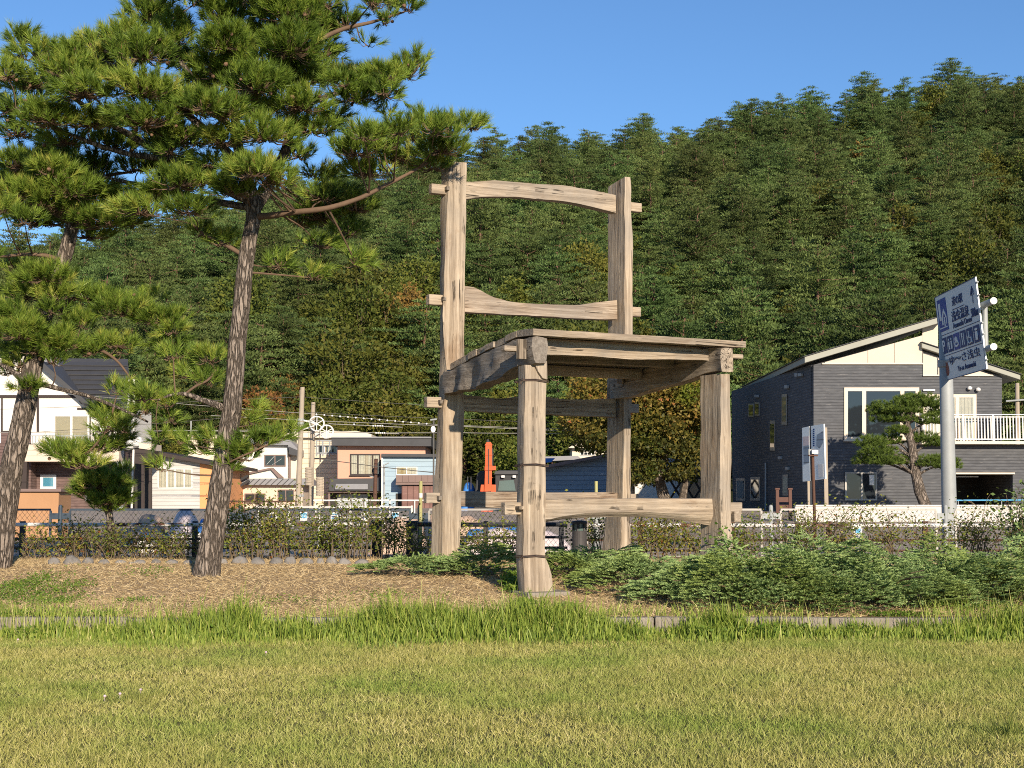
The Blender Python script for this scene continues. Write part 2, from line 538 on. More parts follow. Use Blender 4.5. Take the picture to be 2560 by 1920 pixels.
def cladding(name, lo, hi, sx, sz, streak=None, groove=0.5, vert=False, wob=0.0):
    """boards or cladding courses: fine relief on far walls"""
    m, N, L, b = nt(name, 0.7, 0.25)
    g = N.new('ShaderNodeNewGeometry')
    sep = N.new('ShaderNodeSeparateXYZ'); L.new(g.outputs['Position'], sep.inputs[0])
    co = math_n(N, L, 'ADD', sep.outputs['X'], math_n(N, L, 'MULTIPLY', sep.outputs['Y'], 0.83)) if vert else sep.outputs['Z']
    fr = math_n(N, L, 'FRACT', math_n(N, L, 'MULTIPLY', co, sz))
    tri = math_n(N, L, 'ABSOLUTE', math_n(N, L, 'SUBTRACT', fr, 0.5))
    gr = ramp(N, [(0.40, (1, 1, 1)), (0.49, (0, 0, 0))]); L.new(tri, gr.inputs[0])
    v = worldpos(N, L, (sx, sx, sz * 1.0))
    f = noise(N, L, v, 1.0, 5, 0.6)
    r = ramp(N, [(0.3, lo), (0.7, hi)]); L.new(f, r.inputs[0])
    col = r.outputs[0]
    if streak:
        s = ramp(N, [(0.60, (0, 0, 0)), (0.70, (1, 1, 1))])
        L.new(noise(N, L, worldpos(N, L, (1.6, 1.6, 14)), 1.0, 5, 0.7), s.inputs[0])
        col = mix(N, L, col, streak, math_n(N, L, 'MULTIPLY', s.outputs[0], 0.8))
    col = mix(N, L, tuple(x * groove for x in lo), col, gr.outputs[0])
    L.new(col, b.inputs['Base Color'])
    bump(N, L, b, math_n(N, L, 'ADD', gr.outputs[0], math_n(N, L, 'MULTIPLY', f, 0.5)), 0.5, 0.03)
    return m


M['grey_clad'] = cladding('charcoal split-face cladding', (0.068, 0.070, 0.076), (0.115, 0.118, 0.125), 2.2, 8.5, (0.30, 0.28, 0.26), 0.78)
M['cream'] = plain('cream panel', (0.62, 0.53, 0.42), 0.7, 0.06, 0.8)
M['cream_wall'] = cladding('cream boarding', (0.62, 0.53, 0.40), (0.70, 0.61, 0.47), 0.7, 3.3, None, 0.75)
M['white_wall'] = plain('white render', (0.72, 0.68, 0.60), 0.8, 0.05, 0.7)
M['ivory_wall'] = plain('ivory render', (0.72, 0.63, 0.49), 0.8, 0.06, 0.6)
M['beige_wall'] = plain('beige render', (0.64, 0.53, 0.42), 0.8, 0.07, 0.6)
M['siding'] = cladding('pale grey siding', (0.47, 0.45, 0.42), (0.55, 0.53, 0.5), 0.7, 5.2, None, 0.7)
M['orange_wall'] = plain('orange render', (0.72, 0.34, 0.145), 0.8, 0.05, 0.6)
M['peach_wall'] = plain('peach render', (0.62, 0.335, 0.235), 0.8, 0.05, 0.6)
M['blue_wall'] = cladding('pale blue siding', (0.30, 0.40, 0.47), (0.36, 0.47, 0.54), 0.7, 3.6, None, 0.8)
M['shed_blue'] = cladding('blue grey metal siding', (0.24, 0.29, 0.34), (0.30, 0.35, 0.40), 0.6, 4.0, None, 0.6)
M['brick'] = cladding('brown brick cladding', (0.11, 0.072, 0.065), (0.19, 0.125, 0.11), 2.6, 6.5, (0.26, 0.18, 0.16))
M['dark_trim'] = plain('dark brown trim', (0.045, 0.032, 0.028), 0.6, 0.15, 2)
M['roof_dark'] = cladding('dark metal roof', (0.035, 0.036, 0.04), (0.06, 0.06, 0.065), 0.8, 2.0, None, 0.5)
M['roof_slate'] = plain('charcoal roofing', (0.06, 0.06, 0.063), 0.6, 0.2, 2)
M['roof_grey'] = plain('grey standing seam roof', (0.24, 0.24, 0.25), 0.5, 0.12, 2)
M['brown_metal'] = cladding('brown corrugated sheet', (0.17, 0.09, 0.075), (0.23, 0.13, 0.11), 0.8, 3.2, (0.36, 0.25, 0.2), 0.6, True)
M['brown_tile'] = plain('brown tiled awning', (0.21, 0.145, 0.125), 0.7, 0.15, 3)
M['fascia'] = plain('grey green fascia', (0.32, 0.32, 0.27), 0.6, 0.1, 1)
M['cream_frame'] = plain('cream window frame', (0.68, 0.58, 0.45), 0.5, 0.05, 2)
M['white_frame'] = plain('white window frame', (0.72, 0.70, 0.66), 0.5, 0.05, 2)
M['alu'] = plain('aluminium frame', (0.34, 0.32, 0.29), 0.4, 0.08, 2, 0.4, 0.3)
M['curtain'] = cladding('pleated curtain', (0.52, 0.50, 0.44), (0.66, 0.64, 0.57), 0.8, 7.0, None, 0.62, True)
M['curtain_tan'] = plain('tan blind', (0.45, 0.39, 0.25), 0.8, 0.06, 1)
M['galv'] = plain('galvanised steel', (0.33, 0.345, 0.34), 0.6, 0.14, 2.5, 0.3, 0.1)
M['dark_steel'] = plain('dark steel and railing shade', (0.022, 0.024, 0.03), 0.5, 0.3, 8)  # shade on the white railing is put into this black; gate posts share it
M['navy_paint'] = plain('dark blue fence paint', (0.045, 0.065, 0.09), 0.5, 0.2, 8)
M['white_paint'] = plain('white paint', (0.70, 0.67, 0.61), 0.5, 0.1, 4)
M['white_block'] = plain('white block wall', (0.60, 0.57, 0.52), 0.85, 0.07, 1.2, bumpy=0.2)
M['pole'] = plain('weathered pole', (0.36, 0.30, 0.23), 0.8, 0.18, 3)
M['rust_post'] = plain('rusty steel', (0.105, 0.055, 0.038), 0.85, 0.35, 9)
M['cable'] = plain('cable', (0.10, 0.095, 0.085), 0.6, 0.1, 2)
M['bright_cable'] = plain('bright wire', (0.30, 0.285, 0.26), 0.5, 0.1, 2)
M['porcelain'] = plain('white insulator', (0.72, 0.71, 0.68), 0.3, 0.05, 2)
M['tarp_blue'] = plain('blue tarpaulin', (0.05, 0.20, 0.52), 0.5, 0.2, 3)
M['tarp_light'] = plain('pale tarpaulin', (0.62, 0.52, 0.50), 0.6, 0.2, 3)
M['sandbag'] = plain('white sandbag', (0.62, 0.58, 0.52), 0.8, 0.12, 5, bumpy=0.3)
M['mound'] = ground_mat('peach soil mound', [(0.3, (0.42, 0.28, 0.19)), (0.7, (0.62, 0.45, 0.33))], 2.0, 0.4, 10)
M['orange_paint'] = plain('orange machine paint', (0.62, 0.095, 0.025), 0.45, 0.15, 3)
M['machine_black'] = plain('machine black', (0.03, 0.03, 0.032), 0.5, 0.25, 5)
M['tan_box'] = plain('tan container', (0.42, 0.23, 0.115), 0.7, 0.1, 1.5)
M['bollard'] = plain('bollard paint', (0.06, 0.055, 0.055), 0.55, 0.25, 12)
M['rust_wire'] = plain('rusty wire', (0.09, 0.06, 0.045), 0.8, 0.2, 20)
M['olive_pole'] = plain('olive plastic pole', (0.36, 0.34, 0.14), 0.6, 0.2, 4)
M['sign_white'] = plain('sign sheet white', (0.74, 0.78, 0.76), 0.4, 0.03, 2)
M['sign_blue'] = plain('sign sheet blue', (0.010, 0.055, 0.30), 0.4, 0.05, 2)
M['sign_navy'] = plain('sign lettering navy', (0.012, 0.045, 0.16), 0.5, 0.05, 2)
M['sign_brown'] = plain('sign sheet brown', (0.24, 0.07, 0.045), 0.5, 0.05, 2)
M['sign_cyan'] = plain('sign light blue', (0.10, 0.38, 0.62), 0.5, 0.05, 2)
M['red_brown'] = plain('red brown timber', (0.12, 0.06, 0.045), 0.75, 0.15, 4)
M['flower'] = plain('pale pink petals', (0.62, 0.45, 0.52), 0.7, 0.1, 20)


def glass_mat(name, tint=(0.02, 0.025, 0.03), rough=0.04):
    m, N, L, b = nt(name, rough, 0.8)
    b.inputs['Base Color'].default_value = (*tint, 1)
    v = worldpos(N, L, (0.6, 0.6, 0.6))
    bump(N, L, b, noise(N, L, v, 1.0, 2), 0.06, 0.05)
    return m


def clear_glass(name):
    """a thin pane: mostly see-through, mirrors the sky at a slant"""
    m, N, L, b = nt(name)
    out = N['Material Output']
    tr = N.new('ShaderNodeBsdfTransparent'); tr.inputs[0].default_value = (0.92, 0.91, 0.88, 1)
    gl = N.new('ShaderNodeBsdfGlossy'); gl.inputs['Roughness'].default_value = 0.03
    fr = N.new('ShaderNodeFresnel'); fr.inputs[0].default_value = 1.9
    ms = N.new('ShaderNodeMixShader')
    L.new(fr.outputs[0], ms.inputs[0]); L.new(tr.outputs[0], ms.inputs[1]); L.new(gl.outputs[0], ms.inputs[2])
    L.new(ms.outputs[0], out.inputs[0])
    return m


M['glass'] = glass_mat('dark window glass')
M['glass_clear'] = clear_glass('clear window glass')
M['glass_teal'] = glass_mat('cab glass', (0.10, 0.14, 0.13), 0.08)
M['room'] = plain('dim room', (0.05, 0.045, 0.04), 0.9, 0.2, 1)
M['end'] = end_grain()


def rust_rail():
    m, N, L, b = nt('white rail paint peeling to rust', 0.6, 0.3)
    v = worldpos(N, L, (1, 1, 4))
    n1 = noise(N, L, v, 0.9, 6, 0.7)
    n2 = noise(N, L, worldpos(N, L), 9, 5, 0.7)
    f = math_n(N, L, 'ADD', math_n(N, L, 'MULTIPLY', n1, 0.75), math_n(N, L, 'MULTIPLY', n2, 0.25))
    r = ramp(N, [(0.36, (0.035, 0.03, 0.03)), (0.43, (0.15, 0.06, 0.035)), (0.47, (0.60, 0.58, 0.55)), (0.7, (0.68, 0.66, 0.62))])
    L.new(f, r.inputs[0]); L.new(r.outputs[0], b.inputs['Base Color'])
    return m


M['rail'] = rust_rail()
# ------------------------------------------------------------------ the setting: ground, lawn, bed, kerb, hill
def fbm(x, y, s=1.0, o=3):
    return mnoise.fractal(Vector((x * s, y * s, 0.37)), 1.0, 2.0, o)


def sheet(name, xs, ys, zf, mat, smooth=True):
    X, Y = np.meshgrid(xs, ys)
    Z = np.array([[zf(x, y) for x in xs] for y in ys])
    V = np.stack([X, Y, Z], -1).reshape(-1, 3)
    nx, ny = len(xs), len(ys)
    i = (np.arange(ny - 1)[:, None] * nx + np.arange(nx - 1)[None, :]).ravel()
    Fc = np.stack([i, i + 1, i + nx + 1, i + nx], 1)
    o = np_object(name, V, Fc, mat, None, None, smooth)
    o['kind'] = 'structure'
    return o


KERB_Y = 16.95


def bed_z(x, y):
    return float(np.interp(y, [KERB_Y, 19.8, 22.0, 24.0, 27.5, 31.0], [0.19, 0.235, 0.40, 0.48, 0.48, 0.28])) + 0.02 * fbm(x, y, 0.6)


def back_z(y):
    return 0.25 if y < 45 else min(1.0, 0.25 + (y - 45) * 0.06)


sheet('ground', [-900, -300, -120, -60, -30, -10, 10, 30, 60, 120, 300, 900], [-200, -60, -20, 5, 20, 31, 45, 52, 58, 66, 80, 100, 300, 1200],
      lambda x, y: -0.05 if y < 30 else back_z(y) - 0.02, M['dirt'])
sheet('lawn', np.linspace(-14, 14, 40), np.linspace(-3, KERB_Y - 0.06, 30), lambda x, y: 0.015 * fbm(x, y, 0.4) - 0.008, M['lawn'])
sheet('planting_bed', np.linspace(-16, 16, 60), np.linspace(KERB_Y + 0.1, 31.0, 60), bed_z, M['bed'])

# kerb of concrete blocks, joints open
kerb = thing('kerb', 'low weathered concrete kerb between the lawn and the raised bed', 'kerb', (0, KERB_Y, 0))
kerb['kind'] = 'structure'
kl = 1.96
kb = MB().box((0, 0, 0), (kl, 0.16, 0.30))
km = kb.mesh('kerb_block')
bm = bmesh.new(); bm.from_mesh(km)
bmesh.ops.subdivide_edges(bm, edges=[e for e in bm.edges if e.calc_length() > 1], cuts=7)
bmesh.ops.bevel(bm, geom=bm.edges[:], offset=0.012, segments=1, affect='EDGES')
for v in bm.verts:
    v.co += mnoise.noise_vector(v.co * 5) * 0.006
bm.to_mesh(km); bm.free()
km.materials.append(M['concrete'])
for i in range(-6, 7):
    piece('kerb_block', km, kerb, (0.62 + i * (kl + 0.02), KERB_Y + random.uniform(-.01, .01), 0.05 + random.uniform(-.012, .012)), (random.uniform(-.012, .012), random.uniform(-.006, .006), random.uniform(-.006, .006) + (math.pi if i % 2 else 0)))

# hill
HX = [-400, -200, -110, -61, -33, -5, 26, 51, 73, 90, 140, 300, 500]
HH = [9, 15, 25, 34, 43, 49.5, 52.3, 56.5, 61, 60.5, 57, 40, 26]
HILL0, HILLR = 92.0, 235.0


def hill_z(x, y):
    h = float(np.interp(x, HX, HH))
    t = (y - HILL0) / (HILLR - HILL0)
    if t <= 0: return 1.0 + t * 2
    if t < 1: s = 0.86 * t + 0.30 * t * t - 0.16 * t ** 3
    else: s = 1.0 - 0.35 * (t - 1)
    return 1.0 + h * s + 2.2 * min(1, t * 3) * fbm(x, y, 0.018, 3)


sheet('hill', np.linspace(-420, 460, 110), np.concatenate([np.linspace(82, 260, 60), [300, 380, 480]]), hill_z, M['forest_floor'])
# ------------------------------------------------------------------ the giant chair
CH_O = Vector((0.27, 20.0, 0.0))
CH_A = math.atan2(0.463, 0.887)
CU = Vector((math.cos(CH_A), math.sin(CH_A), 0))
CV = Vector((-math.sin(CH_A), math.cos(CH_A), 0))
CW, CD = 3.02, 2.70          # leg spacing across and deep
M['wood_y'] = timber_mat('weathered timber front to back', 1, WOOD_LO, WOOD_MID, WOOD_HI)
M['wood_gnarl'] = timber_mat('gnarled timber darkened for shade', 1, (0.11, 0.09, 0.07), (0.22, 0.185, 0.15), (0.36, 0.31, 0.25))  # darker timber: shade on the left side rail is put into the colour

M['wood_gouged'] = timber_mat('gouged brown timber', 0, (0.13, 0.08, 0.05), (0.37, 0.285, 0.205), (0.54, 0.45, 0.345))

chair = thing('giant_chair', 'giant chair of rough hewn pale timber towering over the bed', 'chair', CH_O)
chair.rotation_euler.z = CH_A
BASE[chair] = Vector((0, 0, 0))      # its parts are drawn in the chair's own frame


def on_front(px, py, vv):
    p = at_plane(px, py, CH_O + CV * vv, CV) - CH_O
    return p.dot(CU), p.z


def on_side(px, py, uu):
    p = at_plane(px, py, CH_O + CU * uu, CU) - CH_O
    return p.dot(CV), p.z


def z1(x, y): return 1000 + x / 2.4578, 380 + y / 2.4578
def z2(x, y): return 1000 + x / 2.4578, 900 + y / 2.4578


def loft(rings, sub=3, wob=0.012, seed=0.0, cap_in=0.0):
    """skin over polygon rings with hand-hewn unevenness"""
    mb = MB(); full = []
    for r in rings:
        ring = []
        n = len(r)
        for i in range(n):
            a = Vector(r[i]); b = Vector(r[(i + 1) % n])
            for k in range(sub):
                # corners eased a little
                t = k / sub
                ring.append(a.lerp(b, t))
        c = sum(ring, Vector()) / len(ring)
        out = []
        for j, p in enumerate(ring):
            q = p.copy()
            if j % sub == 0: q = q.lerp(c, min(0.03, 0.012 / max(0.05, (q - c).length)))
            q += mnoise.noise_vector(p * 2.6 + Vector((seed, seed * 2, 0))) * wob + mnoise.noise_vector(p * 9 + Vector((seed, 0, 3))) * wob * 0.35
            out.append(q)
        full.append(out)
    k = len(full[0])
    vs = [p for r in full for p in r]; fs = []
    for i in range(len(full) - 1):
        for j in range(k):
            j2 = (j + 1) % k
            fs.append((i * k + j, i * k + j2, (i + 1) * k + j2, (i + 1) * k + j))
    fs.append(tuple(range(k - 1, -1, -1))); fs.append(tuple(range((len(full) - 1) * k, len(full) * k)))
    mb.add(vs, fs); mb.smooth = True
    return mb


def sharp(o, ang=32):
    o.data.set_sharp_from_angle(angle=R(ang))
    return o


def interp_rows(rows, step):
    rows = sorted(rows)
    zs = [r[0] for r in rows]
    n = max(2, int((zs[-1] - zs[0]) / step))
    z = np.linspace(zs[0], zs[-1], n)
    return [(zz, *[float(np.interp(zz, zs, [r[k] for r in rows])) for k in range(1, len(rows[0]))]) for zz in z]


def post(name, rows, vc, depth, seed, bottom, top_slope=(0, 0)):
    """rows of photo readings (y, outer left, front corner, right); front face at vc - depth/2"""
    v0 = vc - depth / 2
    rr = []
    for py, xl, xc, xr in rows:
        u0, z = on_front(xc, py, v0)
        u1, _ = on_front(xr, py, v0)
        ub, _ = on_front(xl, py, v0 + depth)
        rr.append((z, u0, u1, ub))
    rr.sort()
    lo = rr[0]
    if bottom < lo[0] - 0.02: rr.insert(0, (bottom, *lo[1:]))
    rings = [[(u0, v0, z), (u1, v0, z), (u1 - 0.01, v0 + depth, z), (ub, v0 + depth, z)] for z, u0, u1, ub in interp_rows(rr, 0.11)]
    last = rings[-1]
    rings[-1] = [(p[0], p[1], p[2] + top_slope[0] * (p[0] - last[0][0]) + top_slope[1] * (p[1] - v0)) for p in last]
    o = part(name, loft(rings, 4, 0.014, seed), M['wood_z'], chair)
    return sharp(o)


front_leg_a = post('front_leg', [(912, 1295, 1311, 1367), (961, 1294, 1311, 1366), (1063, 1292.5, 1310, 1365), (1164, 1292, 1307, 1365), (1266, 1291, 1308, 1365), (1307, 1290, 1308, 1365), (1388, 1288, 1308, 1363), (1402, 1288, 1308, 1368), (1429, 1290, 1309, 1380), (1472, 1296, 1311, 1383)], 0.0, 0.24, 1.3, 0.29)
front_leg_b = post('front_leg', [(934, 1749.5, 1803, 1826), (981, 1749.5, 1803.6, 1826), (1103, 1750.7, 1800.7, 1828), (1266, 1750, 1800.7, 1828), (1347, 1750.5, 1806, 1832), (1404, 1750.7, 1806, 1834)], 0.0, 0.47, 4.1, 0.1)
back_post_a = post('back_post', [(404, 1106, 1140, 1167), (414, 1102, 1128, 1167), (437, 1101.7, 1122, 1167), (514, 1101, 1118, 1166), (543, 1101, 1117, 1166), (665, 1100, 1112, 1164), (746, 1100, 1107, 1163), (787, 1099.7, 1106, 1163), (884, 1098, 1112, 1162), (941, 1097, 1120, 1161), (981, 1095.6, 1115, 1161), (1022, 1094, 1107, 1161), (1103, 1091.5, 1108, 1158), (1185, 1086, 1107, 1156.6), (1225, 1083, 1106.6, 1155), (1307, 1077, 1106, 1152.6), (1392, 1076.5, 1105, 1147)], CD, 0.24, 7.7, 0.1)
back_post_b = post('back_post', [(442, 1521, 1562.5, 1577), (453, 1520, 1563, 1578.6), (624, 1518.7, 1561.5, 1582.6), (827, 1520, 1561.5, 1581.8), (1002, 1518, 1561.5, 1581.8), (1022, 1517.5, 1561.5, 1580), (1103, 1516, 1561.5, 1577), (1225, 1514.7, 1556.6, 1577.8), (1307, 1510.6, 1553, 1577), (1384, 1504.5, 1551, 1577)], CD, 0.51, 11.2, 0.1, (0, -0.12))


def rail(name, top, bot, vc, thick, u_ext, mat, seed, under=None, parent=None):
    """long rail across the chair from photo outlines of its front face"""
    vf = vc - thick / 2
    T = sorted(on_front(x, y, vf) for x, y in top)
    B = sorted(on_front(x, y, vf) for x, y in bot)
    U = sorted(on_front(x, y, vf) for x, y in under) if under else None
    us = np.linspace(u_ext[0], u_ext[1], max(3, int((u_ext[1] - u_ext[0]) / 0.11)))
    rings = []
    for u in us:
        zt = float(np.interp(u, [p[0] for p in T], [p[1] for p in T]))
        zb = float(np.interp(u, [p[0] for p in B], [p[1] for p in B]))
        if U:
            zu = float(np.interp(u, [p[0] for p in U], [p[1] for p in U]))
            rings.append([(u, vf, zt), (u, vf, zb), (u, vf + 0.09, zu), (u, vc + thick / 2, zu + .02), (u, vc + thick / 2, zt)][::-1])
        else:
            rings.append([(u, vf, zt), (u, vf, zb), (u, vc + thick / 2, zb), (u, vc + thick / 2, zt)][::-1])
    o = part(name, loft(rings, 3, 0.011, seed), mat, parent or chair)
    return sharp(o)


def bar(name, u0, u1, v0, v1, za, zb, mat, parent, seed, bevel=0.012):
    mb = MB().box(((u0 + u1) / 2, (v0 + v1) / 2, (za + zb) / 2), (u1 - u0, v1 - v0, abs(zb - za)))
    return part(name, mb, mat, parent, bevel)


def tenon(parent, rect, vc, th, side, zoom, seed, inner):
    (x0, y0), (x1, y1) = zoom(rect[0], rect[1]), zoom(rect[2], rect[3])
    ua, za = on_front(x0, y0, vc - th / 2); ub, zb = on_front(x1, y1, vc - th / 2)
    if side < 0: ub = inner
    else: ua = inner
    return bar('tenon', ua, ub, vc - th / 2, vc + th / 2, zb, za, M['wood_x'], parent, seed)


Z = lambda f, pts: [f(x, y) for x, y in pts]
VB = CD + 0.0
# back rails, each running through both posts with its tenons showing outside
r1 = rail('top_rail', Z(z1, [(300, 185), (410, 180), (600, 174), (720, 184), (870, 195), (1060, 210), (1200, 235), (1335, 265)]),
          Z(z1, [(300, 285), (410, 290), (520, 276), (700, 275), (870, 290), (1060, 310), (1150, 330), (1240, 352), (1330, 375)]), VB, 0.17, (0.05, CW - 0.06), M['wood_x'], 2.2)
tenon(r1, (195, 192, 290, 262), VB, 0.12, -1, z1, 1, 0.0); tenon(r1, (1425, 308, 1487, 370), VB, 0.12, 1, z1, 2, CW)
r2 = rail('middle_rail', Z(z1, [(300, 830), (400, 822), (440, 820), (500, 850), (560, 890), (660, 915), (800, 930), (1000, 938), (1100, 938), (1200, 925), (1345, 905)]),
          Z(z1, [(300, 980), (400, 985), (700, 1000), (1000, 1018), (1345, 1032)]), VB, 0.18, (0.05, CW - 0.05), M['wood_gouged'], 5.2)
tenon(r2, (180, 872, 270, 942), VB, 0.12, -1, z1, 3, 0.0); tenon(r2, (1425, 950, 1482, 1012), VB, 0.12, 1, z1, 4, CW)
r3 = rail('rear_seat_rail', Z(z2, [(300, 215), (395, 215), (470, 215), (560, 234), (640, 234), (720, 224), (820, 220), (905, 224), (960, 232), (1050, 242), (1180, 242), (1330, 232)]),
          Z(z2, [(300, 305), (395, 310), (560, 325), (720, 330), (905, 335), (1100, 345), (1330, 352)]), VB, 0.16, (0.05, CW - 0.08), M['wood_x'], 8.2)
tenon(r3, (167, 225, 255, 293), VB, 0.12, -1, z2, 5, 0.0); tenon(r3, (1420, 268, 1470, 325), VB, 0.12, 1, z2, 6, CW)
r4 = rail('lower_back_rail', Z(z2, [(300, 802), (380, 805), (720, 810), (900, 812), (1340, 815)]),
          Z(z2, [(300, 890), (380, 897), (500, 903), (720, 915), (1000, 925), (1340, 930)]), VB, 0.20, (0.05, CW - 0.05), M['wood_gouged'], 3.9)
tenon(r4, (163, 815, 245, 880), VB, 0.12, -1, z2, 7, 0.0); tenon(r4, (1410, 822, 1468, 862), VB, 0.12, 1, z2, 8, CW)
# arched front stretcher
fs = rail('front_stretcher', Z(z2, [(800, 858), (900, 855), (1100, 850), (1400, 850), (1928, 850)]),
          Z(z2, [(800, 1000), (900, 985), (1000, 962), (1150, 942), (1300, 935), (1500, 935), (1700, 942), (1928, 952)]), 0.03, 0.19, (0.1, CW - 0.10), M['wood_x'], 6.6,
          Z(z2, [(800, 1015), (900, 1002), (1000, 985), (1200, 970), (1400, 965), (1600, 972), (1750, 987), (1928, 1020)]))
tenon(fs, (645, 875, 760, 950), 0.02, 0.13, -1, z2, 9, 0.0); tenon(fs, (2030, 875, 2105, 945), 0.02, 0.13, 1, z2, 10, CW)
ua, za = on_front(*z2(718, 898), -0.06); ub, zb = on_front(*z2(752, 918), -0.06)
bar('peg', ua - 0.02, ua + 0.06, -0.16, 0.16, zb, za, M['wood_y'], fs, 1, 0.006)
ua, za = on_front(*z2(2040, 930), -0.06); ub, zb = on_front(*z2(2082, 995), -0.06)
bar('peg', ua, ub, -0.12, 0.10, zb, za, M['wood_y'], fs, 1, 0.006)
# a peg through each left back tenon, lying close to the post
for rl, (x, y) in ((r1, z1(283, 228)), (r2, z1(262, 905)), (r3, z2(243, 258)), (r4, z2(235, 848))):
    u_, z_ = on_front(x, y, VB - 0.06)
    bar('peg', u_ - 0.025, u_ + 0.025, VB - 0.14, VB + 0.14, z_ - 0.03, z_ + 0.03, M['wood_gnarl'], rl, 1, 0.006)

# seat boards: their left ends step down towards the back
EDGE_U = -0.12
ends = [on_side(x, y, EDGE_U) for x, y in ((1334, 823), (1291, 828), (1262, 841), (1236, 853), (1213, 863), (1189, 874), (1168, 884.5), (1147, 894.5), (1122, 909))]
SEAT_T = 0.085
u_r, _ = on_front(1866, 848, ends[0][0])
sm = []
for i in range(len(ends) - 1):
    (va, za), (vb, zb) = ends[i], ends[i + 1]
    du = random.uniform(-0.02, 0.03)
    n = 20
    rings = []
    th = SEAT_T * random.uniform(0.9, 1.12)
    stp = random.uniform(-.008, .012)
    for k in range(n + 1):
        u = EDGE_U + du + (u_r + random.uniform(-0.004, 0.004) - EDGE_U - du) * k / n
        w = 0.006 * math.sin(k * 1.3 + i)
        rings.append([(u, va + 0.006 + w, za + stp), (u, va + 0.006 + w, za - th + stp), (u, vb - 0.006 + w, zb - th + stp), (u, vb - 0.006 + w, zb + stp)][::-1])
    o = part('seat_board', loft(rings, 2, 0.006, i * 1.7), M['wood_x'], chair)
    sharp(o)


def seat_under(v):
    return float(np.interp(v, [e[0] for e in ends], [e[1] for e in ends])) - SEAT_T * 1.08


def side_rail(name, uc, width, v0, v1, bottom_px, face_u, mat, seed, gnarl=0.0):
    B = sorted(on_side(x, y, face_u) for x, y in bottom_px)
    vs = np.linspace(v0, v1, int((v1 - v0) / 0.09))
    rings = []
    for v in vs:
        zt = seat_under(v) - 0.012
        zb = float(np.interp(v, [b[0] for b in B], [b[1] for b in B]))
        g = gnarl * mnoise.noise(Vector((v * 2.1, seed, 0)))
        g2 = gnarl * mnoise.noise(Vector((v * 3.3, seed, 4)))
        ul, ur = uc - width / 2, uc + width / 2
        zm = (zt + zb) / 2
        rings.append([(ul, v, zt), (ur, v, zt), (ur, v, zb), (ul + g2, v, zb), (ul + g, v, zm)][::-1])
    o = part(name, loft(rings, 3, 0.012 + gnarl * 0.16, seed), mat, chair)
    return sharp(o, 40)


zleg = on_front(1330, 912, -0.12)[1]
left_bot = [(1345, 905), (1322, 912), (1294, 914), (1270, 928), (1258, 941), (1239.6, 950.5), (1185.6, 971), (1131.5, 981)]
side_l = side_rail('side_seat_rail', 0.0, 0.24, ends[0][0] + 0.03, CD - 0.1, left_bot, -0.12, M['wood_gnarl'], 3.3, 0.15)
side_r = side_rail('side_seat_rail', CW + 0.0, 0.2, ends[0][0] - 0.02, CD + 0.05, [(1815, 931), (1793, 926), (1775, 930), (1744.6, 940), (1712, 953.7), (1651, 968), (1580, 990), (1560, 995)], CW - 0.1, M['wood_y'], 9.1, 0.02)
# carved tongue below the rail end on the front of the leg
tz = on_front(1350, 905, -0.16)[1]
tg = MB()
poly = [on_front(x, y, -0.14) for x, y in ((1366, 903), (1367, 950), (1355, 946), (1344, 930), (1336, 912), (1332, 903))]
tg.prism([(p[0], -0.165, p[1]) for p in poly], (0, 0.06, 0))
part('tongue', tg, M['wood_z'], side_l, 0.012)
# block on the rear end of the right rail, against the back post
bu, bz = on_front(1545, 930, CD - 0.3)
part('rail_block', MB().box((CW - 0.13, CD - 0.33, bz + 0.02), (0.07, 0.16, 0.40)), M['wood_z'], side_r, 0.012)
# front seat rail between the side rails
ba, bb = on_front(1373.5, 888.6, 0.03), on_front(1792.6, 904, 0.03)
zt0 = seat_under(-0.02) - 0.015
rings = []
for k in range(26):
    t = k / 25
    u = 0.08 + (CW - 0.16) * t
    zb_ = ba[1] + (bb[1] - ba[1]) * t + 0.012 * math.sin(t * 9)
    rings.append([(u, 0.03, zt0), (u, 0.03, zb_), (u, 0.2, zb_), (u, 0.2, zt0)][::-1])
front_rail = sharp(part('front_seat_rail', loft(rings, 3, 0.012, 5.5), M['wood_x'], chair))
# its tenon through the left rail, locked with an upright wedge
ua, za = on_front(*z1(638, 1188), -0.06); ub, zb = on_front(*z1(775, 1228), -0.06)
t_ = bar('tenon', ua, 0.05, -0.08, 0.04, zb, za, M['wood_x'], front_rail, 1)
ua, za = on_front(*z1(715, 1150), -0.08); ub, zb = on_front(*z1(765, 1275), -0.08)
bar('wedge', ua, ub, -0.135, -0.075, zb, za, M['wood_z'], front_rail, 1, 0.006)
ua, za = on_front(*z1(2080, 1243), -0.06); ub, zb = on_front(*z1(2106, 1272), -0.06)
bar('tenon', CW, ub, -0.08, 0.04, zb, za, M['wood_x'], front_rail, 1)
ua, za = on_front(*z1(2015, 1200), -0.3)
# cross beams under the boards
for vv in (0.9, 1.8):
    part('cross_beam', MB().box((CW / 2, vv, seat_under(vv) - 0.09), (CW - 0.3, 0.14, 0.15)), M['wood_x'], chair, 0.012)


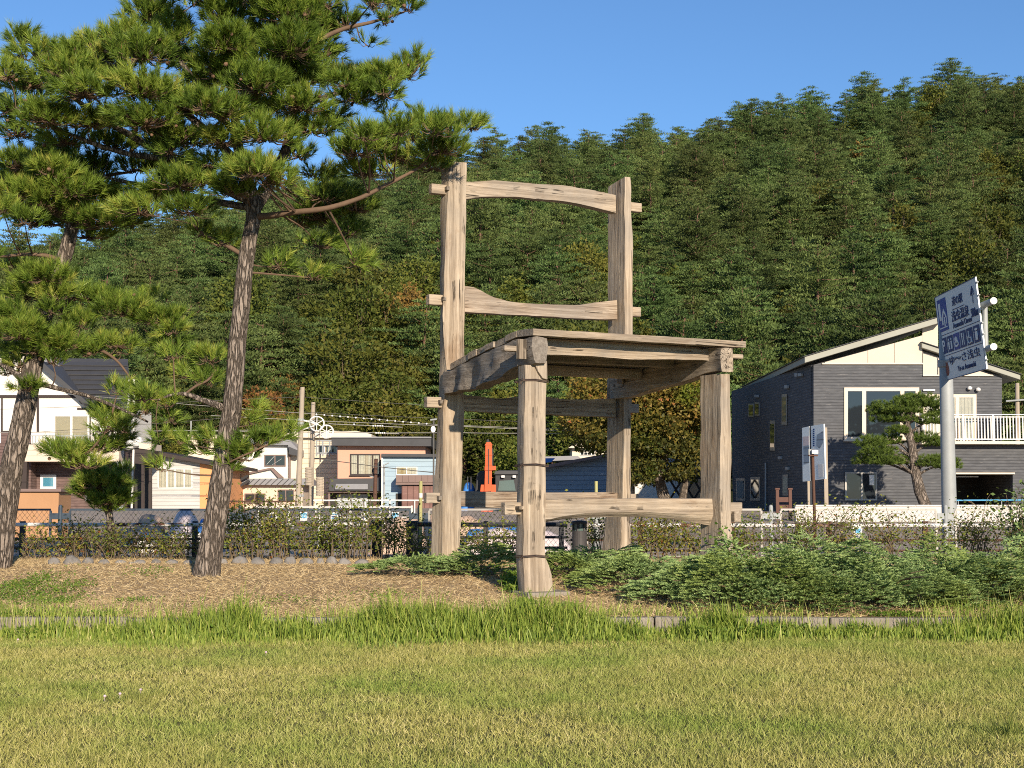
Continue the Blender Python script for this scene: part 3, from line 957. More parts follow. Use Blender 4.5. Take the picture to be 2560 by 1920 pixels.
def band(py, tw=0.0055):
    """twisted wire round the near leg"""
    u0, z = on_front(1308.5, py, -0.12); u1, _ = on_front(1366, py, -0.12); ub, _ = on_front(1290, py, 0.12)
    e = 0.02
    loop = [(u0 - e, -0.12 - e), ((u0 + u1) / 2, -0.12 - e), (u1 + e, -0.12 - e), (u1 + e, 0.0), (u1 + e, 0.12 + e), (ub - e, 0.12 + e), ((u0 + ub) / 2 - e, 0.0)]
    pts = [(a, b, z + 0.012 * math.sin(i * 2.1)) for i, (a, b) in enumerate(loop + [loop[0]])]
    mb = MB().tube(pts, tw, 6)
    pts2 = [(a * 1.0, b - 0.006 if b < 0 else b, zz + 0.018) for a, b, zz in pts]
    mb.tube(pts2, tw, 6)
    mb.tube([(u0 - e, -0.1, z), (u0 - e - 0.03, -0.12, z - 0.03), (u0 - e - 0.01, -0.13, z - 0.05)], tw, 6)
    part('wire_band', mb, M['rust_wire'], chair)


for py in (952, 1164, 1393): band(py)
# concrete footing under the near leg
fu, fz = on_front(1300, 1474, -0.25)
footing = MB()
footing.prism([(-0.23, -0.32, 0.305), (0.42, -0.30, 0.305), (0.52, 0.25, 0.305), (-0.2, 0.30, 0.305)], (0, 0, -0.25))
part('footing', footing, M['concrete'], chair, 0.012)
# dark split strip leaning on the far right leg
# ------------------------------------------------------------------ the black pines
def smooth_path(pts, n=6):
    """Catmull-Rom through the points"""
    pts = [Vector(p) for p in pts]
    P = [pts[0] * 2 - pts[1]] + pts + [pts[-1] * 2 - pts[-2]]
    out = []
    for i in range(1, len(P) - 2):
        for k in range(n):
            t = k / n
            a, b, c, d = P[i - 1], P[i], P[i + 1], P[i + 2]
            out.append(0.5 * ((2 * b) + (c - a) * t + (2 * a - 5 * b + 4 * c - d) * t * t + (3 * b - a - 3 * c + d) * t ** 3))
    out.append(pts[-1])
    return out


def tufts(cloud, P, D, k=60, L=0.13, axis=0.17, width=0.0075, spread=(0.35, 1.0), tone=None):
    """bottle-brush shoots: P roots, D axes"""
    n = len(P)
    D = norm(D)
    t = rng.random((n, k)) ** 0.8
    a = norm(np.cross(D, rng.normal(size=(n, 3))))
    b = np.cross(D, a)
    th = rng.random((n, k)) * 2 * np.pi
    ang = spread[0] + (spread[1] - spread[0]) * rng.random((n, k)) * (1.15 - 0.5 * t)
    ln = L * (0.75 + 0.5 * rng.random((n, k)))
    root = P[:, None] + D[:, None] * (t * axis)[..., None]
    dirn = D[:, None] * np.cos(ang)[..., None] + (a[:, None] * np.cos(th)[..., None] + b[:, None] * np.sin(th)[..., None]) * np.sin(ang)[..., None]
    V, Fc = blades(root.reshape(-1, 3), dirn.reshape(-1, 3), ln.ravel(), width)
    base = (tone if tone is not None else np.clip(rng.normal(0.5, 0.16, n), 0.05, 0.9))[:, None]
    T = np.clip(base + rng.normal(0, 0.12, (n, k)), 0, 0.93)
    T = np.where(rng.random((n, k)) < 0.008, 1.0, T)
    cloud.add(V, Fc, T.ravel())


def rough_tube(mb, path, rad, n=14, amp=0.05, seed=0):
    b0 = len(mb.v)
    mb.tube(path, rad, n)
    k = 0
    for i in range(len(path)):
        c = Vector(path[i])
        for j in range(n):
            q = Vector(mb.v[b0 + k])
            d = q - c
            f = 1 + amp * 2 * mnoise.noise(Vector((q.x * 9 + seed, q.y * 9, q.z * 2.2))) + amp * mnoise.noise(q * 3)
            mb.v[b0 + k] = tuple(c + d * f)
            k += 1


cone_mb = MB().lathe((0, 0, 0), [(0.004, -0.032), (0.02, -0.022), (0.028, -0.004), (0.022, 0.016), (0.010, 0.03), (0.002, 0.035)], 8)
cone_mesh = cone_mb.mesh('cone'); cone_mesh.materials.append(M['cone'])


def big_pine(name, label, base, Y, trunk, trunk_r, boughs, blobs, density, cones, seed, group=None, bough_r=0.06, shadow_dirn=0.0):
    global rng
    rng = np.random.default_rng(seed); random.seed(seed)
    root = thing(name, label, 'tree', base, group)
    px2m = Y / F
    tp = smooth_path([atY(x, y, Y + d) for x, y, d in trunk], 8)
    rr = np.interp(np.linspace(0, 1, len(tp)), np.linspace(0, 1, len(trunk_r)), trunk_r)
    tm = MB(); rough_tube(tm, tp, list(rr), 22, 0.05, seed); tm.smooth = True
    tr = part('trunk', tm, M['bark'], root)
    lines = [(Vector(p), r) for p, r in zip(tp, rr)]
    for bp in boughs:
        pts = smooth_path([atY(x, y, Y + d) for x, y, d, *_ in bp['p']], 6)
        rd = list(np.linspace(bp['r'], bp.get('e', 0.015), len(pts)))
        bmb = MB(); rough_tube(bmb, pts, rd, 9, 0.06, seed + 3); bmb.smooth = True
        part('bough', bmb, M[bp.get('m', 'bark')], root)
        lines += [(p, r) for p, r in zip(pts, rd)]
    LP = np.array([tuple(p) for p, r in lines]); LR = np.array([r for p, r in lines])
    cl = Cloud(); tw = MB(); cone_spots = []
    crown_c = np.mean([[*atY(b[0], b[1], Y)] for b in blobs], 0)
    for b in blobs:
        cx, cy, rx, ry = b[:4]
        dd = b[4] if len(b) > 4 and b[4] is not None else random.uniform(-1.5, 1.5)
        dens = b[5] if len(b) > 5 else 1.0
        c = np.array(atY(cx, cy, Y + dd))
        rad = np.array([rx * px2m * 1.06, min(rx, ry * 1.6) * px2m * 1.1, ry * px2m * 1.08])
        n = max(3, int(density * dens * (rad[0] * rad[2] * 4) / 0.0046))
        q = rng.normal(size=(n, 3)); q = norm(q) * (rng.random((n, 1)) ** 0.45)
        q[:, 2] = np.where(q[:, 2] < -0.3, -q[:, 2] * 0.6, q[:, 2])
        P = c + q * rad
        # branch to the blob from the nearest limb nearer the trunk
        d2 = ((LP - c) ** 2).sum(1) + 0.6 * np.maximum(0, LP[:, 2] - c[2] + 0.1) ** 2
        j = int(np.argmin(d2))
        a = Vector(LP[j]); e = Vector(c)
        mid = a.lerp(e, 0.5) + Vector((random.uniform(-.07, .07), random.uniform(-.07, .07), random.uniform(-.06, .05)))
        ln = (e - a).length
        r0 = min(LR[j] * 0.5, 0.009 + 0.008 * ln)
        if ln > 0.05: tw.tube(smooth_path([a, mid, e], 4), list(np.linspace(r0, 0.007, 9)), 5, False)
        out = norm(c - np.array([a.x, a.y, a.z]))[None] if ln > 0.2 else np.zeros((1, 3))
        D = np.array([0, 0, 0.55]) + q * [0.75, 0.75, 0.45] + out * 0.45 + rng.normal(0, 0.22, (n, 3))
        tone0 = np.clip(random.gauss(0.47, 0.1), 0.15, 0.75)
        tufts(cl, P, D, 50, 0.145, 0.15, 0.0098, (0.15, 0.95), tone=np.clip(rng.normal(tone0, 0.2, n), 0.02, 0.92))
        for p in P:
            p0 = Vector(c).lerp(Vector(p), 0.15)
            tw.tube([p0, Vector(c).lerp(Vector(p), 0.6) - Vector((0, 0, 0.03)), Vector(p)], [0.008, 0.006, 0.004], 3, False)
        for _ in range(int(cones * (n / 16) + random.random())):
            cone_spots.append(P[random.randrange(n)] + rng.normal(0, 0.05, 3))
    crown = cl.build('crown', M['needles'], root)
    part('twigs', tw, M['twig'], crown)['kind'] = 'stuff'
    for p in cone_spots[:220]:
        s = random.uniform(0.8, 1.25)
        piece('cone', cone_mesh, crown, p, (random.uniform(0, 3), random.uniform(0, 3), 0), (s, s, s))
    return root


K6 = 1.784
def inside(poly, x, y):
    c = False
    for i in range(len(poly)):
        (x1, y1), (x2, y2) = poly[i], poly[i - 1]
        if (y1 > y) != (y2 > y) and x < (x2 - x1) * (y - y1) / (y2 - y1) + x1: c = not c
    return c


def fill(poly, n, r0, r1, dep, seed):
    # further shoots spread through the crown inside its outline
    rd = random.Random(seed); out = []
    xs = [p[0] for p in poly]; ys = [p[1] for p in poly]
    while len(out) < n:
        x, y = rd.uniform(min(xs), max(xs)), rd.uniform(min(ys), max(ys)); r = rd.uniform(r0, r1)
        if all(inside(poly, x + a * r * .8, y + b * r * .5) for a, b in ((1, 0), (-1, 0), (0, 1), (0, -1))):
            out.append((x, y, r, r * .6, rd.uniform(-dep, dep), .8))
    return out


def B6(*rows): return [(x / K6, y / K6, rx / K6, ry / K6, *rest) for x, y, rx, ry, *rest in rows]
K5 = 2.764
def B5(*rows): return [(x / K5, 840 + y / K5, rx / K5, ry / K5, *rest) for x, y, rx, ry, *rest in rows]


p1 = atZ(515, 1441, 0.39)
PY = p1.y
pine_blobs = B6(
    # left arms
    (105, 190, 55, 60, 0.2), (190, 255, 80, 50, 0.1), (305, 250, 45, 60, -.3), (410, 215, 55, 50, .3), (30, 345, 60, 55, -.2), (150, 385, 120, 50, .4), (310, 345, 120, 75, -.5), (470, 305, 100, 85, .2),
    (555, 190, 80, 80, -.6), (675, 95, 110, 90, .3), (780, 170, 60, 90, -.4), (640, 260, 120, 95, -.9), (60, 500, 100, 50, .3), (215, 545, 120, 60, -.6), (380, 430, 120, 65, -1.), (420, 560, 120, 60, -.4),
    (80, 600, 100, 55, .5), (300, 640, 110, 45, .2), (620, 420, 140, 80, -1.2), (640, 560, 140, 75, -1.0), (500, 660, 120, 50, .8), (700, 660, 120, 55, .9), (820, 300, 60, 80, .6), (760, 470, 90, 70, -.2),
    (-110, 420, 90, 60), (-130, 560, 90, 60),
    # top, some of it above the frame
    (1000, 90, 90, 80, -.6), (1140, 60, 130, 70, .3), (1290, 85, 130, 80, -.8), (1410, 130, 110, 85, .5), (1450, 25, 80, 45, 0), (1540, 120, 55, 55, .4), (1680, 40, 50, 45, .3), (1715, 105, 50, 25, .2), (1815, 45, 45, 45, .2), (1640, 205, 45, 18, .1, .7),
    (870, 20, 60, 30, .2), (1000, -90, 150, 80), (1200, -110, 160, 80), (800, -40, 120, 60), (1400, -70, 140, 70), (1100, -220, 150, 80), (920, -170, 140, 70), (1300, -210, 140, 70), (1150, -340, 120, 70), (700, -60, 90, 50),
    # middle
    (1000, 215, 100, 85, -1.1), (1150, 200, 130, 90, -.2), (1300, 235, 130, 95, -1.2), (1440, 250, 80, 70, .4), (1000, 335, 130, 80, -.5), (1150, 400, 130, 85, -1.3), (1300, 365, 140, 80, -.3), (900, 385, 90, 75, .2), (860, 500, 110, 75, -.8),
    (1000, 520, 110, 65, -1.4), (1150, 510, 110, 60, .3), (1330, 485, 120, 65, -1.), (1450, 360, 100, 55, .6), (1590, 365, 80, 50, .2), (1690, 375, 100, 50, -.3), (1815, 340, 70, 55, .1), (1865, 285, 35, 40, .1), (1590, 450, 100, 50, -.4), (1715, 435, 90, 35, .2),
    (1470, 530, 80, 45, .7), (1390, 590, 120, 45, -.6), (1660, 640, 110, 45, -.2), (1840, 625, 110, 45, .3), (1880, 545, 35, 40, .2), (1730, 540, 25, 45, .1, .7), (2000, 590, 70, 50, 0), (2105, 575, 45, 50, 0), (1970, 680, 110, 50, -.4), (1790, 715, 120, 55, .3), (1590, 690, 120, 45, -.8), (1930, 755, 80, 30, .1), (1640, 780, 110, 50, -.2),
    (1190, 620, 120, 60, -1.3), (1000, 640, 110, 50, -1.0), (880, 640, 90, 45, .9), (1130, 770, 110, 50, -1.2), (1040, 860, 110, 50, -.8), (1230, 820, 90, 50, -1.0), (1330, 700, 80, 40, .9), (1440, 800, 90, 40, .9),
    (800, 830, 140, 55, -.5), (690, 890, 130, 55, .4), (620, 950, 110, 45, -.3), (850, 950, 100, 45, -.7), (900, 1050, 60, 30, .1), (1000, 1090, 80, 35, .1), (760, 760, 110, 45, 1.2), (900, 800, 110, 50, 1.1), (620, 760, 110, 40, 1.2),
    (1490, 890, 110, 60, .9), (1440, 980, 120, 70, 1.1), (1590, 940, 90, 60, .8), (1550, 1050, 80, 45, .9), (1420, 1100, 90, 30, .7), (1250, 1190, 60, 40, .2), (1590, 1180, 70, 40, .4), (1400, 1240, 50, 30, .3), (1330, 1000, 70, 45, 1.2))
pine_blobs += B5((1200, 150, 110, 45, .1, .8), (1440, 175, 90, 60, -.1), (1300, 285, 120, 45, .2), (1430, 330, 80, 45, .1), (1180, 590, 90, 45, .3), (1150, 485, 100, 45, .0), (980, 440, 90, 55, -.2), (1100, 725, 80, 35, .1, .8), (1280, 740, 90, 35, .2, .8), (1430, 800, 80, 50, .3), (1440, 725, 80, 40, 0), (1120, 920, 60, 40, .2, .8))
pine_blobs += [(590, 1130, 45, 22, -.1), (640, 1112, 45, 18, -.1), (690, 1098, 35, 14, -.1), (725, 1086, 18, 10, -.1), (615, 1150, 30, 16, -.1), (575, 1175, 22, 18, 0), (640, 1030, 14, 12, 0), (632, 1060, 16, 14, 0)]
CROWN = [(50, 75), (110, 115), (170, 140), (215, 100), (290, 95), (330, -20), (1040, -20), (1050, 10), (960, 70), (890, 80), (930, 110), (870, 130), (860, 180), (1000, 165), (1050, 140), (1065, 190), (1000, 255), (890, 285), (870, 325), (960, 330), (1060, 295), (1130, 300), (1200, 290), (1190, 350), (1100, 410), (1000, 430), (900, 470), (880, 560), (840, 600), (780, 560), (690, 500), (560, 500), (500, 550), (350, 510), (290, 460), (280, 400), (130, 360), (0, 340), (0, 165)]
pine_blobs += fill(CROWN, 50, 30, 52, 1.8, 3)
big_pine('black_pine', 'large pine with leaning bare trunk and spreading crown beside the giant chair', (p1.x, p1.y, 0.37), PY,
         [(513, 1458, 0), (517, 1430, 0), (530, 1350, 0), (545, 1255, 0), (560, 1150, 0), (575, 1050, 0), (587, 950, 0), (592, 860, 0), (604, 770, 0), (612, 680, 0), (622, 600, 0), (634, 540, 0), (628, 480, 0), (606, 420, 0), (592, 340, .1), (585, 240, .1), (590, 120, 0), (610, 0, 0), (630, -90, 0)],
         [0.255, 0.205, 0.172, 0.16, 0.15, 0.145, 0.138, 0.13, 0.128, 0.122, 0.118, 0.112, 0.095, 0.082, 0.072, 0.062, 0.05, 0.04, 0.02],
         [dict(p=[(634, 540, 0), (665, 540, -.1), (740, 530, -.3), (820, 520, -.4), (900, 495, -.4), (960, 465, -.3), (1010, 440, -.2), (1080, 400, 0), (1150, 355, 0)], r=.055, m='twig'),
          dict(p=[(632, 530, 0), (680, 450, .2), (715, 370, .1), (735, 280, 0), (745, 210, 0), (760, 120, 0), (800, 20, 0)], r=.10),
          dict(p=[(735, 280, 0), (820, 240, .1), (920, 215, .1), (1020, 190, .1), (1050, 160, .1)], r=.05),
          dict(p=[(760, 120, 0), (850, 75, .1), (930, 55, .2), (1010, 30, .2)], r=.045, m='twig'),
          dict(p=[(625, 500, 0), (540, 460, .3), (430, 400, .5), (330, 340, .3), (230, 280, .2), (140, 200, .1), (70, 120, .1)], r=.09),
          dict(p=[(430, 400, .5), (300, 380, .2), (160, 330, 0), (40, 270, 0)], r=.05),
          dict(p=[(628, 520, 0), (520, 500, .6), (400, 470, .9), (290, 450, .8), (200, 420, .7)], r=.06),
          dict(p=[(606, 420, 0), (520, 330, -.6), (420, 250, -.6), (330, 190, -.3), (240, 140, 0)], r=.07),
          dict(p=[(592, 340, .1), (500, 220, 0), (420, 110, .1), (370, 40, .2)], r=.06),
          dict(p=[(560, 1022, 0), (540, 1012, -.1), (505, 1000, -.1), (463, 985, -.1), (427, 988, -.1), (395, 1000, -.1)], r=.06),
          dict(p=[(463, 985, -.1), (490, 965, -.1), (520, 950, 0), (540, 925, .1)], r=.02, m='twig'),
          dict(p=[(565, 1160, -.1), (595, 1145, -.2), (640, 1125, -.2), (700, 1098, -.1), (735, 1084, -.1)], r=.014, m='twig'),
          dict(p=[(612, 640, 0), (560, 610, .1), (510, 585, .1), (480, 560, .1)], r=.04, m='twig')],
         pine_blobs, 1.05, 0.7, 21)

p0 = atZ(8, 1418, 0.47)
left_blobs = B6((100, 750, 90, 65, -.4), (250, 715, 110, 60, .2), (420, 765, 75, 50, -.3), (150, 880, 140, 65, -.8), (320, 870, 120, 65, -.9), (450, 900, 80, 50, -.2), (90, 960, 90, 40, .3), (420, 1000, 100, 55, -.5), (560, 1000, 90, 45, 0), (200, 1000, 120, 45, .6), (400, 1060, 90, 35, .4), (20, 830, 90, 60, .6), (330, 960, 110, 45, .7),
                (200, 1250, 130, 45, -.6), (90, 1200, 90, 35, .2, .8), (100, 1330, 90, 40, -.2, .8), (260, 1330, 80, 40, -.5), (60, 1430, 80, 60, -.4), (90, 1500, 110, 60, -.6), (560, 1400, 110, 50, -.2), (720, 1440, 110, 40, -.1), (480, 1360, 90, 40, .1), (250, 1550, 110, 40, -.4), (640, 1340, 90, 30, .6, .7), (760, 1540, 100, 45, .2), (520, 1545, 100, 30, .1, .8),
                (-120, 800, 110, 60), (-140, 950, 110, 60), (-130, 1150, 110, 50), (-120, 1400, 100, 60), (180, 800, 130, 50, .8))
left_blobs += B5((250, 110, 120, 45, -.3), (640, 125, 90, 45, .1), (840, 115, 100, 35, .2, .8), (190, 370, 80, 50, -.4), (60, 260, 70, 50, .1), (820, 390, 70, 55, -.2), (700, 545, 80, 40, 0), (1000, 525, 80, 50, .1), (760, 650, 100, 50, -.1), (850, 720, 80, 40, .2), (470, 830, 140, 55, .1), (580, 900, 130, 45, 0), (760, 760, 90, 45, .1), (380, 800, 60, 40, .1))
left_blobs += fill([(0, 400), (120, 385), (270, 400), (300, 470), (340, 520), (330, 570), (240, 600), (60, 580), (0, 560), (-60, 480)], 26, 30, 52, 1.3, 4)
left_blobs += fill([(0, 690), (160, 680), (260, 740), (330, 770), (460, 800), (470, 850), (280, 860), (200, 940), (60, 960), (-20, 900)], 14, 26, 42, .9, 5)
left_blobs += fill([(110, 1130), (190, 1100), (260, 1020), (300, 1000), (360, 1040), (340, 1120), (220, 1180)], 8, 22, 36, .5, 6)
big_pine('black_pine', 'large pine at the left edge with a dark leaning trunk', (p0.x, p0.y, 0.45), p0.y,
         [(-12, 1432, 0), (-6, 1405, 0), (8, 1300, 0), (27, 1180, 0), (50, 1080, 0), (70, 980, 0), (85, 900, 0), (106, 800, 0), (138, 700, 0), (165, 630, 0), (182, 560, 0), (200, 480, 0), (240, 420, 0)],
         [0.26, 0.22, 0.195, 0.178, 0.167, 0.158, 0.153, 0.15, 0.14, 0.12, 0.10, 0.075, 0.04],
         [dict(p=[(160, 660, 0), (120, 640, -.2), (60, 636, -.3), (0, 640, -.3), (-60, 620, -.2)], r=.04, m='twig'),
          dict(p=[(100, 960, -.1), (160, 975, -.2), (220, 990, -.2), (285, 1015, -.2), (340, 1040, -.1), (370, 1055, 0)], r=.04),
          dict(p=[(70, 960, -.2), (20, 920, -.3), (-30, 900, -.2)], r=.06),
          dict(p=[(120, 770, 0), (200, 745, .2), (270, 770, .2), (340, 800, .1), (420, 810, .1)], r=.04, m='twig'),
          dict(p=[(95, 880, 0), (160, 865, .1), (240, 872, .1), (290, 900, .2), (330, 950, .2)], r=.04, m='twig'),
          dict(p=[(200, 480, 0), (270, 440, 0), (330, 430, 0)], r=.05, m='twig'),
          dict(p=[(182, 560, 0), (120, 520, -.3), (60, 480, -.2), (0, 440, 0)], r=.06),
          dict(p=[(285, 1015, -.2), (270, 1070, -.1), (220, 1130, 0), (170, 1150, 0)], r=.02, m='twig')],
         left_blobs, 1.05, 0.25, 31)

py_ = atZ(276, 1400, 0.47)
big_pine('young_pine', 'small bushy young pine standing in front of the railing', (py_.x, py_.y, 0.45), py_.y,
         [(276, 1410, 0), (277, 1370, 0), (276, 1310, 0), (268, 1250, 0), (258, 1200, 0), (262, 1150, 0)], [0.085, 0.075, 0.065, 0.05, 0.035, 0.015],
         [dict(p=[(276, 1310, 0), (255, 1260, .1), (225, 1225, .1)], r=.03, m='twig'), dict(p=[(270, 1260, 0), (295, 1220, -.1), (310, 1195, -.1)], r=.03, m='twig')],
         B5((700, 1040, 150, 70, -.1), (760, 1150, 130, 55, -.3), (590, 1080, 80, 60, .1), (830, 1080, 70, 60, .1), (680, 1120, 120, 55, .3), (840, 960, 50, 35, .1), (740, 1200, 90, 25, -.1), (660, 990, 70, 40, 0)), 1.5, 0.0, 41)
# ------------------------------------------------------------------ grass and litter
rng = np.random.default_rng(5); random.seed(5)


def zlawn(x, y): return np.zeros_like(x)
_gx = np.linspace(-16, 16, 65); _gy = np.linspace(KERB_Y + 0.1, 31, 60)
_gz = np.array([[bed_z(x, y) for x in _gx] for y in _gy])


def zbed(x, y):
    fx = np.clip((x - _gx[0]) / (_gx[1] - _gx[0]), 0, len(_gx) - 1.001); fy = np.clip((y - _gy[0]) / (_gy[1] - _gy[0]), 0, len(_gy) - 1.001)
    i = fx.astype(int); j = fy.astype(int); a = fx - i; b = fy - j
    return _gz[j, i] * (1 - a) * (1 - b) + _gz[j, i + 1] * a * (1 - b) + _gz[j + 1, i] * (1 - a) * b + _gz[j + 1, i + 1] * a * b


def wave(x, y, s, k=0):
    return (np.sin(x * s + 1.3 * k) * np.cos(y * s * 1.27 + k) + np.sin(x * s * 2.3 + y * s * 1.7 + 2.1 * k) * 0.6 + np.sin(x * s * 4.1 - y * s * 3.3 + k * 3) * 0.35) / 1.95


def scatter(n, x0, x1, y0, y1, near_bias=True):
    """more blades near the camera, where they show larger"""
    u = rng.random(n)
    y = y0 + (y1 - y0) * u
    half = np.minimum(np.maximum(abs(x0), abs(x1)), y * 0.36 + 2.5)
    x = (rng.random(n) * 2 - 1) * half
    return x, y


cl = Cloud()
x, y = scatter(390000, -9, 9, 6.5, KERB_Y - 0.1)
dens = 0.55 + 0.45 * wave(x, y, 0.9, 1)
green = wave(x, y, 0.45, 2) + np.clip((y - 11) / 6, -0.6, 0.8) * 0.5
n = len(x)
P = np.stack([x, y, np.full(n, -0.005)], 1)
lean = rng.normal(0, 0.75, (n, 2))
D = norm(np.concatenate([lean, np.ones((n, 1))], 1))
Ln = (0.028 + 0.035 * rng.random(n)) * (1 + 0.35 * np.clip(green, -1, 1)) * (1 + 0.6 * (rng.random(n) < 0.04))
V, Fc = blades(P, D, Ln, 0.0034 + 0.0018 * rng.random(n) + 0.00018 * y)
cl.add(V, Fc, np.clip(rng.normal(0.5, 0.24, n) - 0.08 * green, 0, 1))
# scattered longer tussocks
for _ in range(230):
    yy = random.uniform(7.5, 16.5); xx = random.uniform(-1, 1) * (yy * 0.37 + 1)
    m = random.randint(18, 50); r_ = random.uniform(0.04, 0.16)
    off = rng.normal(0, r_, (m, 2))
    P = np.stack([xx + off[:, 0], yy + off[:, 1], np.zeros(m)], 1)
    D = norm(np.concatenate([off * 2 / r_ * 0.18 + rng.normal(0, .25, (m, 2)), np.ones((m, 1))], 1))
    V, Fc = blades(P, D, 0.05 + 0.06 * rng.random(m), 0.006)
    cl.add(V, Fc, np.clip(rng.normal(0.22, 0.15, m), 0, 1))
for px, py, m, hh in ((2525, 1835, 120, .15), (2470, 1870, 60, .11), (1450, 1800, 60, .1), (640, 1800, 50, .08), (350, 1745, 70, .09), (170, 1720, 60, .08), (1100, 1890, 50, .08), (2070, 1700, 40, .07)):
    c = atZ(px, py, 0)
    off = rng.normal(0, .09, (m, 2))
    P = np.stack([c.x + off[:, 0], c.y + off[:, 1], np.zeros(m)], 1)
    D = norm(np.concatenate([off * 4 + rng.normal(0, .3, (m, 2)), np.ones((m, 1))], 1))
    V, Fc = blades(P, D, hh * (.6 + .7 * rng.random(m)), .007)
    cl.add(V, Fc, np.clip(rng.normal(.05, .12, m), 0, 1))
lawn_grass = cl.build('lawn_grass', M['lawn_blade'])
tag(lawn_grass, 'short sunlit yellow green grass of the lawn', 'grass', kind='stuff')

# tall grass along the kerb
cl = Cloud()
N_ = 70000
x = (rng.random(N_) * 2 - 1) * 9.5
reach = 0.42 + 0.20 * wave(x, x * 0, 0.6, 12) + 0.10 * wave(x, x * 0, 2.2, 13)
y = KERB_Y - 0.12 - np.abs(rng.normal(0, 1.0, N_)) * np.clip(reach, .18, .8)
strip = KERB_Y - y
ht = 0.42 + 0.5 * wave(x, y * 0, 0.8, 4) + 0.4 * wave(x, y * 2, 3.6, 5) + .3 * wave(x, y * 3, 9.0, 9)
bare = np.zeros(N_)          # stretches where the kerb shows through
for a_, b_ in ((-80, 330), (1600, 1680), (1850, 2270)):
    xa, xb = (a_ - CX) / F * KERB_Y, (b_ - CX) / F * KERB_Y
    bare = np.maximum(bare, np.clip(np.minimum(x - xa, xb - x) / .25 + .5, 0, 1))
ht = ht - .30 * bare
keep = rng.random(N_) > .45 * bare
keep &= rng.random(N_) < np.clip(0.45 + 0.6 * ht, 0.2, 1)
x, y, strip, ht = x[keep], y[keep], strip[keep], ht[keep]
n = len(x)
hgt = (0.13 + 0.44 * np.clip(ht, 0.06, 1.2) * (0.3 + 1.0 * rng.random(n))) * np.clip(1.25 - strip * 0.95, 0.25, 1)
tallest = rng.random(n) < 0.03
hgt = np.where(tallest & (strip < .6), hgt * 1.5, hgt)
D = norm(np.concatenate([rng.normal(0, 0.17, (n, 2)), np.ones((n, 1))], 1))
V, Fc = blades(np.stack([x, y, np.full(n, -0.01)], 1), D, hgt, 0.011 + 0.008 * rng.random(n), 0.35, 2)
cl.add(V, Fc, np.repeat(np.clip(rng.normal(0.5, 0.2, n), 0, 1), 3))
# sparse seed stalks standing above the rest
n = 5200
x = (rng.random(n) * 2 - 1) * 9.5
k = rng.random(n) < np.clip(.35 + .6 * wave(x, x * 0, 1.1, 6), .05, 1); x = x[k]; n = len(x)
y = KERB_Y - .1 - np.abs(rng.normal(0, .2, n))
D = norm(np.concatenate([rng.normal(0, .16, (n, 2)), np.ones((n, 1))], 1))
V, Fc = blades(np.stack([x, y, np.zeros(n)], 1), D, .24 + .34 * rng.random(n), .0075, .3, 2)
cl.add(V, Fc, np.repeat(np.clip(rng.normal(.7, .2, n), 0, 1), 3))
# some behind the kerb too
n = 9000
x = (rng.random(n) * 2 - 1) * 9.5
g = wave(x, x * 0, 0.7, 8)
y = KERB_Y + 0.1 + np.abs(rng.normal(0, 0.25, n))
k = rng.random(n) < np.clip(0.25 + g * .6, 0.05, 1); x = x[k]; y = y[k]; n = len(x)
D = norm(np.concatenate([rng.normal(0, 0.25, (n, 2)), np.ones((n, 1))], 1))
V, Fc = blades(np.stack([x, y, zbed(x, y)], 1), D, 0.05 + 0.2 * rng.random(n) ** 1.5, 0.010, 0.4, 2)
cl.add(V, Fc, np.repeat(np.clip(rng.normal(0.6, 0.22, n), 0, 1), 3))
tall = cl.build('tall_grass', M['tall_grass'])
tag(tall, 'uncut tall green grass growing along the kerb', 'grass', kind='stuff')

# dry straw on the bed
cl = Cloud()
n = 150000
x, y = scatter(n, -12, 12, KERB_Y + 0.1, 26.5)
P = np.stack([x, y, zbed(x, y) + 0.004], 1)
D = norm(np.concatenate([rng.normal(0, 1, (n, 2)), np.abs(rng.normal(0, 0.32, (n, 1)))], 1))
V, Fc = blades(P, D, 0.05 + 0.08 * rng.random(n), 0.006 + 0.004 * rng.random(n))
cl.add(V, Fc, np.clip(rng.normal(0.55, 0.25, n), 0, 1))
tag(cl.build('straw_litter', M['straw']), 'dry straw coloured mowings covering the raised bed', 'straw', kind='stuff')

# weeds and green tufts on the bed, thickest at the left and at the foot of the pines
cl = Cloud()


def weed_patch(px, py, rx, ry, n, leaf=0.035, h=0.05):
    c = atZ(px, py, 0.25 if py > 1470 else 0.4)
    sx = rx * c.y / F; sy = ry * c.y / F * (c.y / 1.3)
    off = rng.normal(0, 0.5, (n, 2)) * [sx, sy]
    x = c.x + off[:, 0]; y = np.maximum(c.y + off[:, 1], KERB_Y + .12)
    P = np.stack([x, y, zbed(x, y) + rng.random(n) * h], 1)
    D = norm(np.concatenate([rng.normal(0, 1, (n, 2)), np.abs(rng.normal(0.4, 0.4, (n, 1)))], 1))
    V, Fc = blades(P, D, leaf * (0.6 + rng.random(n)), leaf * 0.6)
    cl.add(V, Fc, np.clip(rng.normal(0.5, 0.22, n), 0, 1))


for a in ((30, 1455, 60, 22, 1600), (60, 1490, 120, 22, 1500), (150, 1470, 80, 12, 300), (60, 1525, 150, 12, 900), (250, 1525, 80, 8, 300), (180, 1480, 50, 8, 350), (340, 1470, 60, 6, 160), (130, 1500, 60, 8, 300), (380, 1435, 60, 8, 200), (1275, 1450, 22, 10, 900, .045, .12), (1290, 1478, 25, 8, 700, .04, .1), (1310, 1505, 30, 8, 600), (1240, 1430, 20, 8, 260), (2400, 1510, 120, 14, 1500), (2500, 1490, 80, 14, 900), (2250, 1530, 90, 6, 400), (1420, 1510, 40, 5, 200), (700, 1500, 160, 10, 220), (980, 1490, 120, 8, 160)):
    weed_patch(*a)
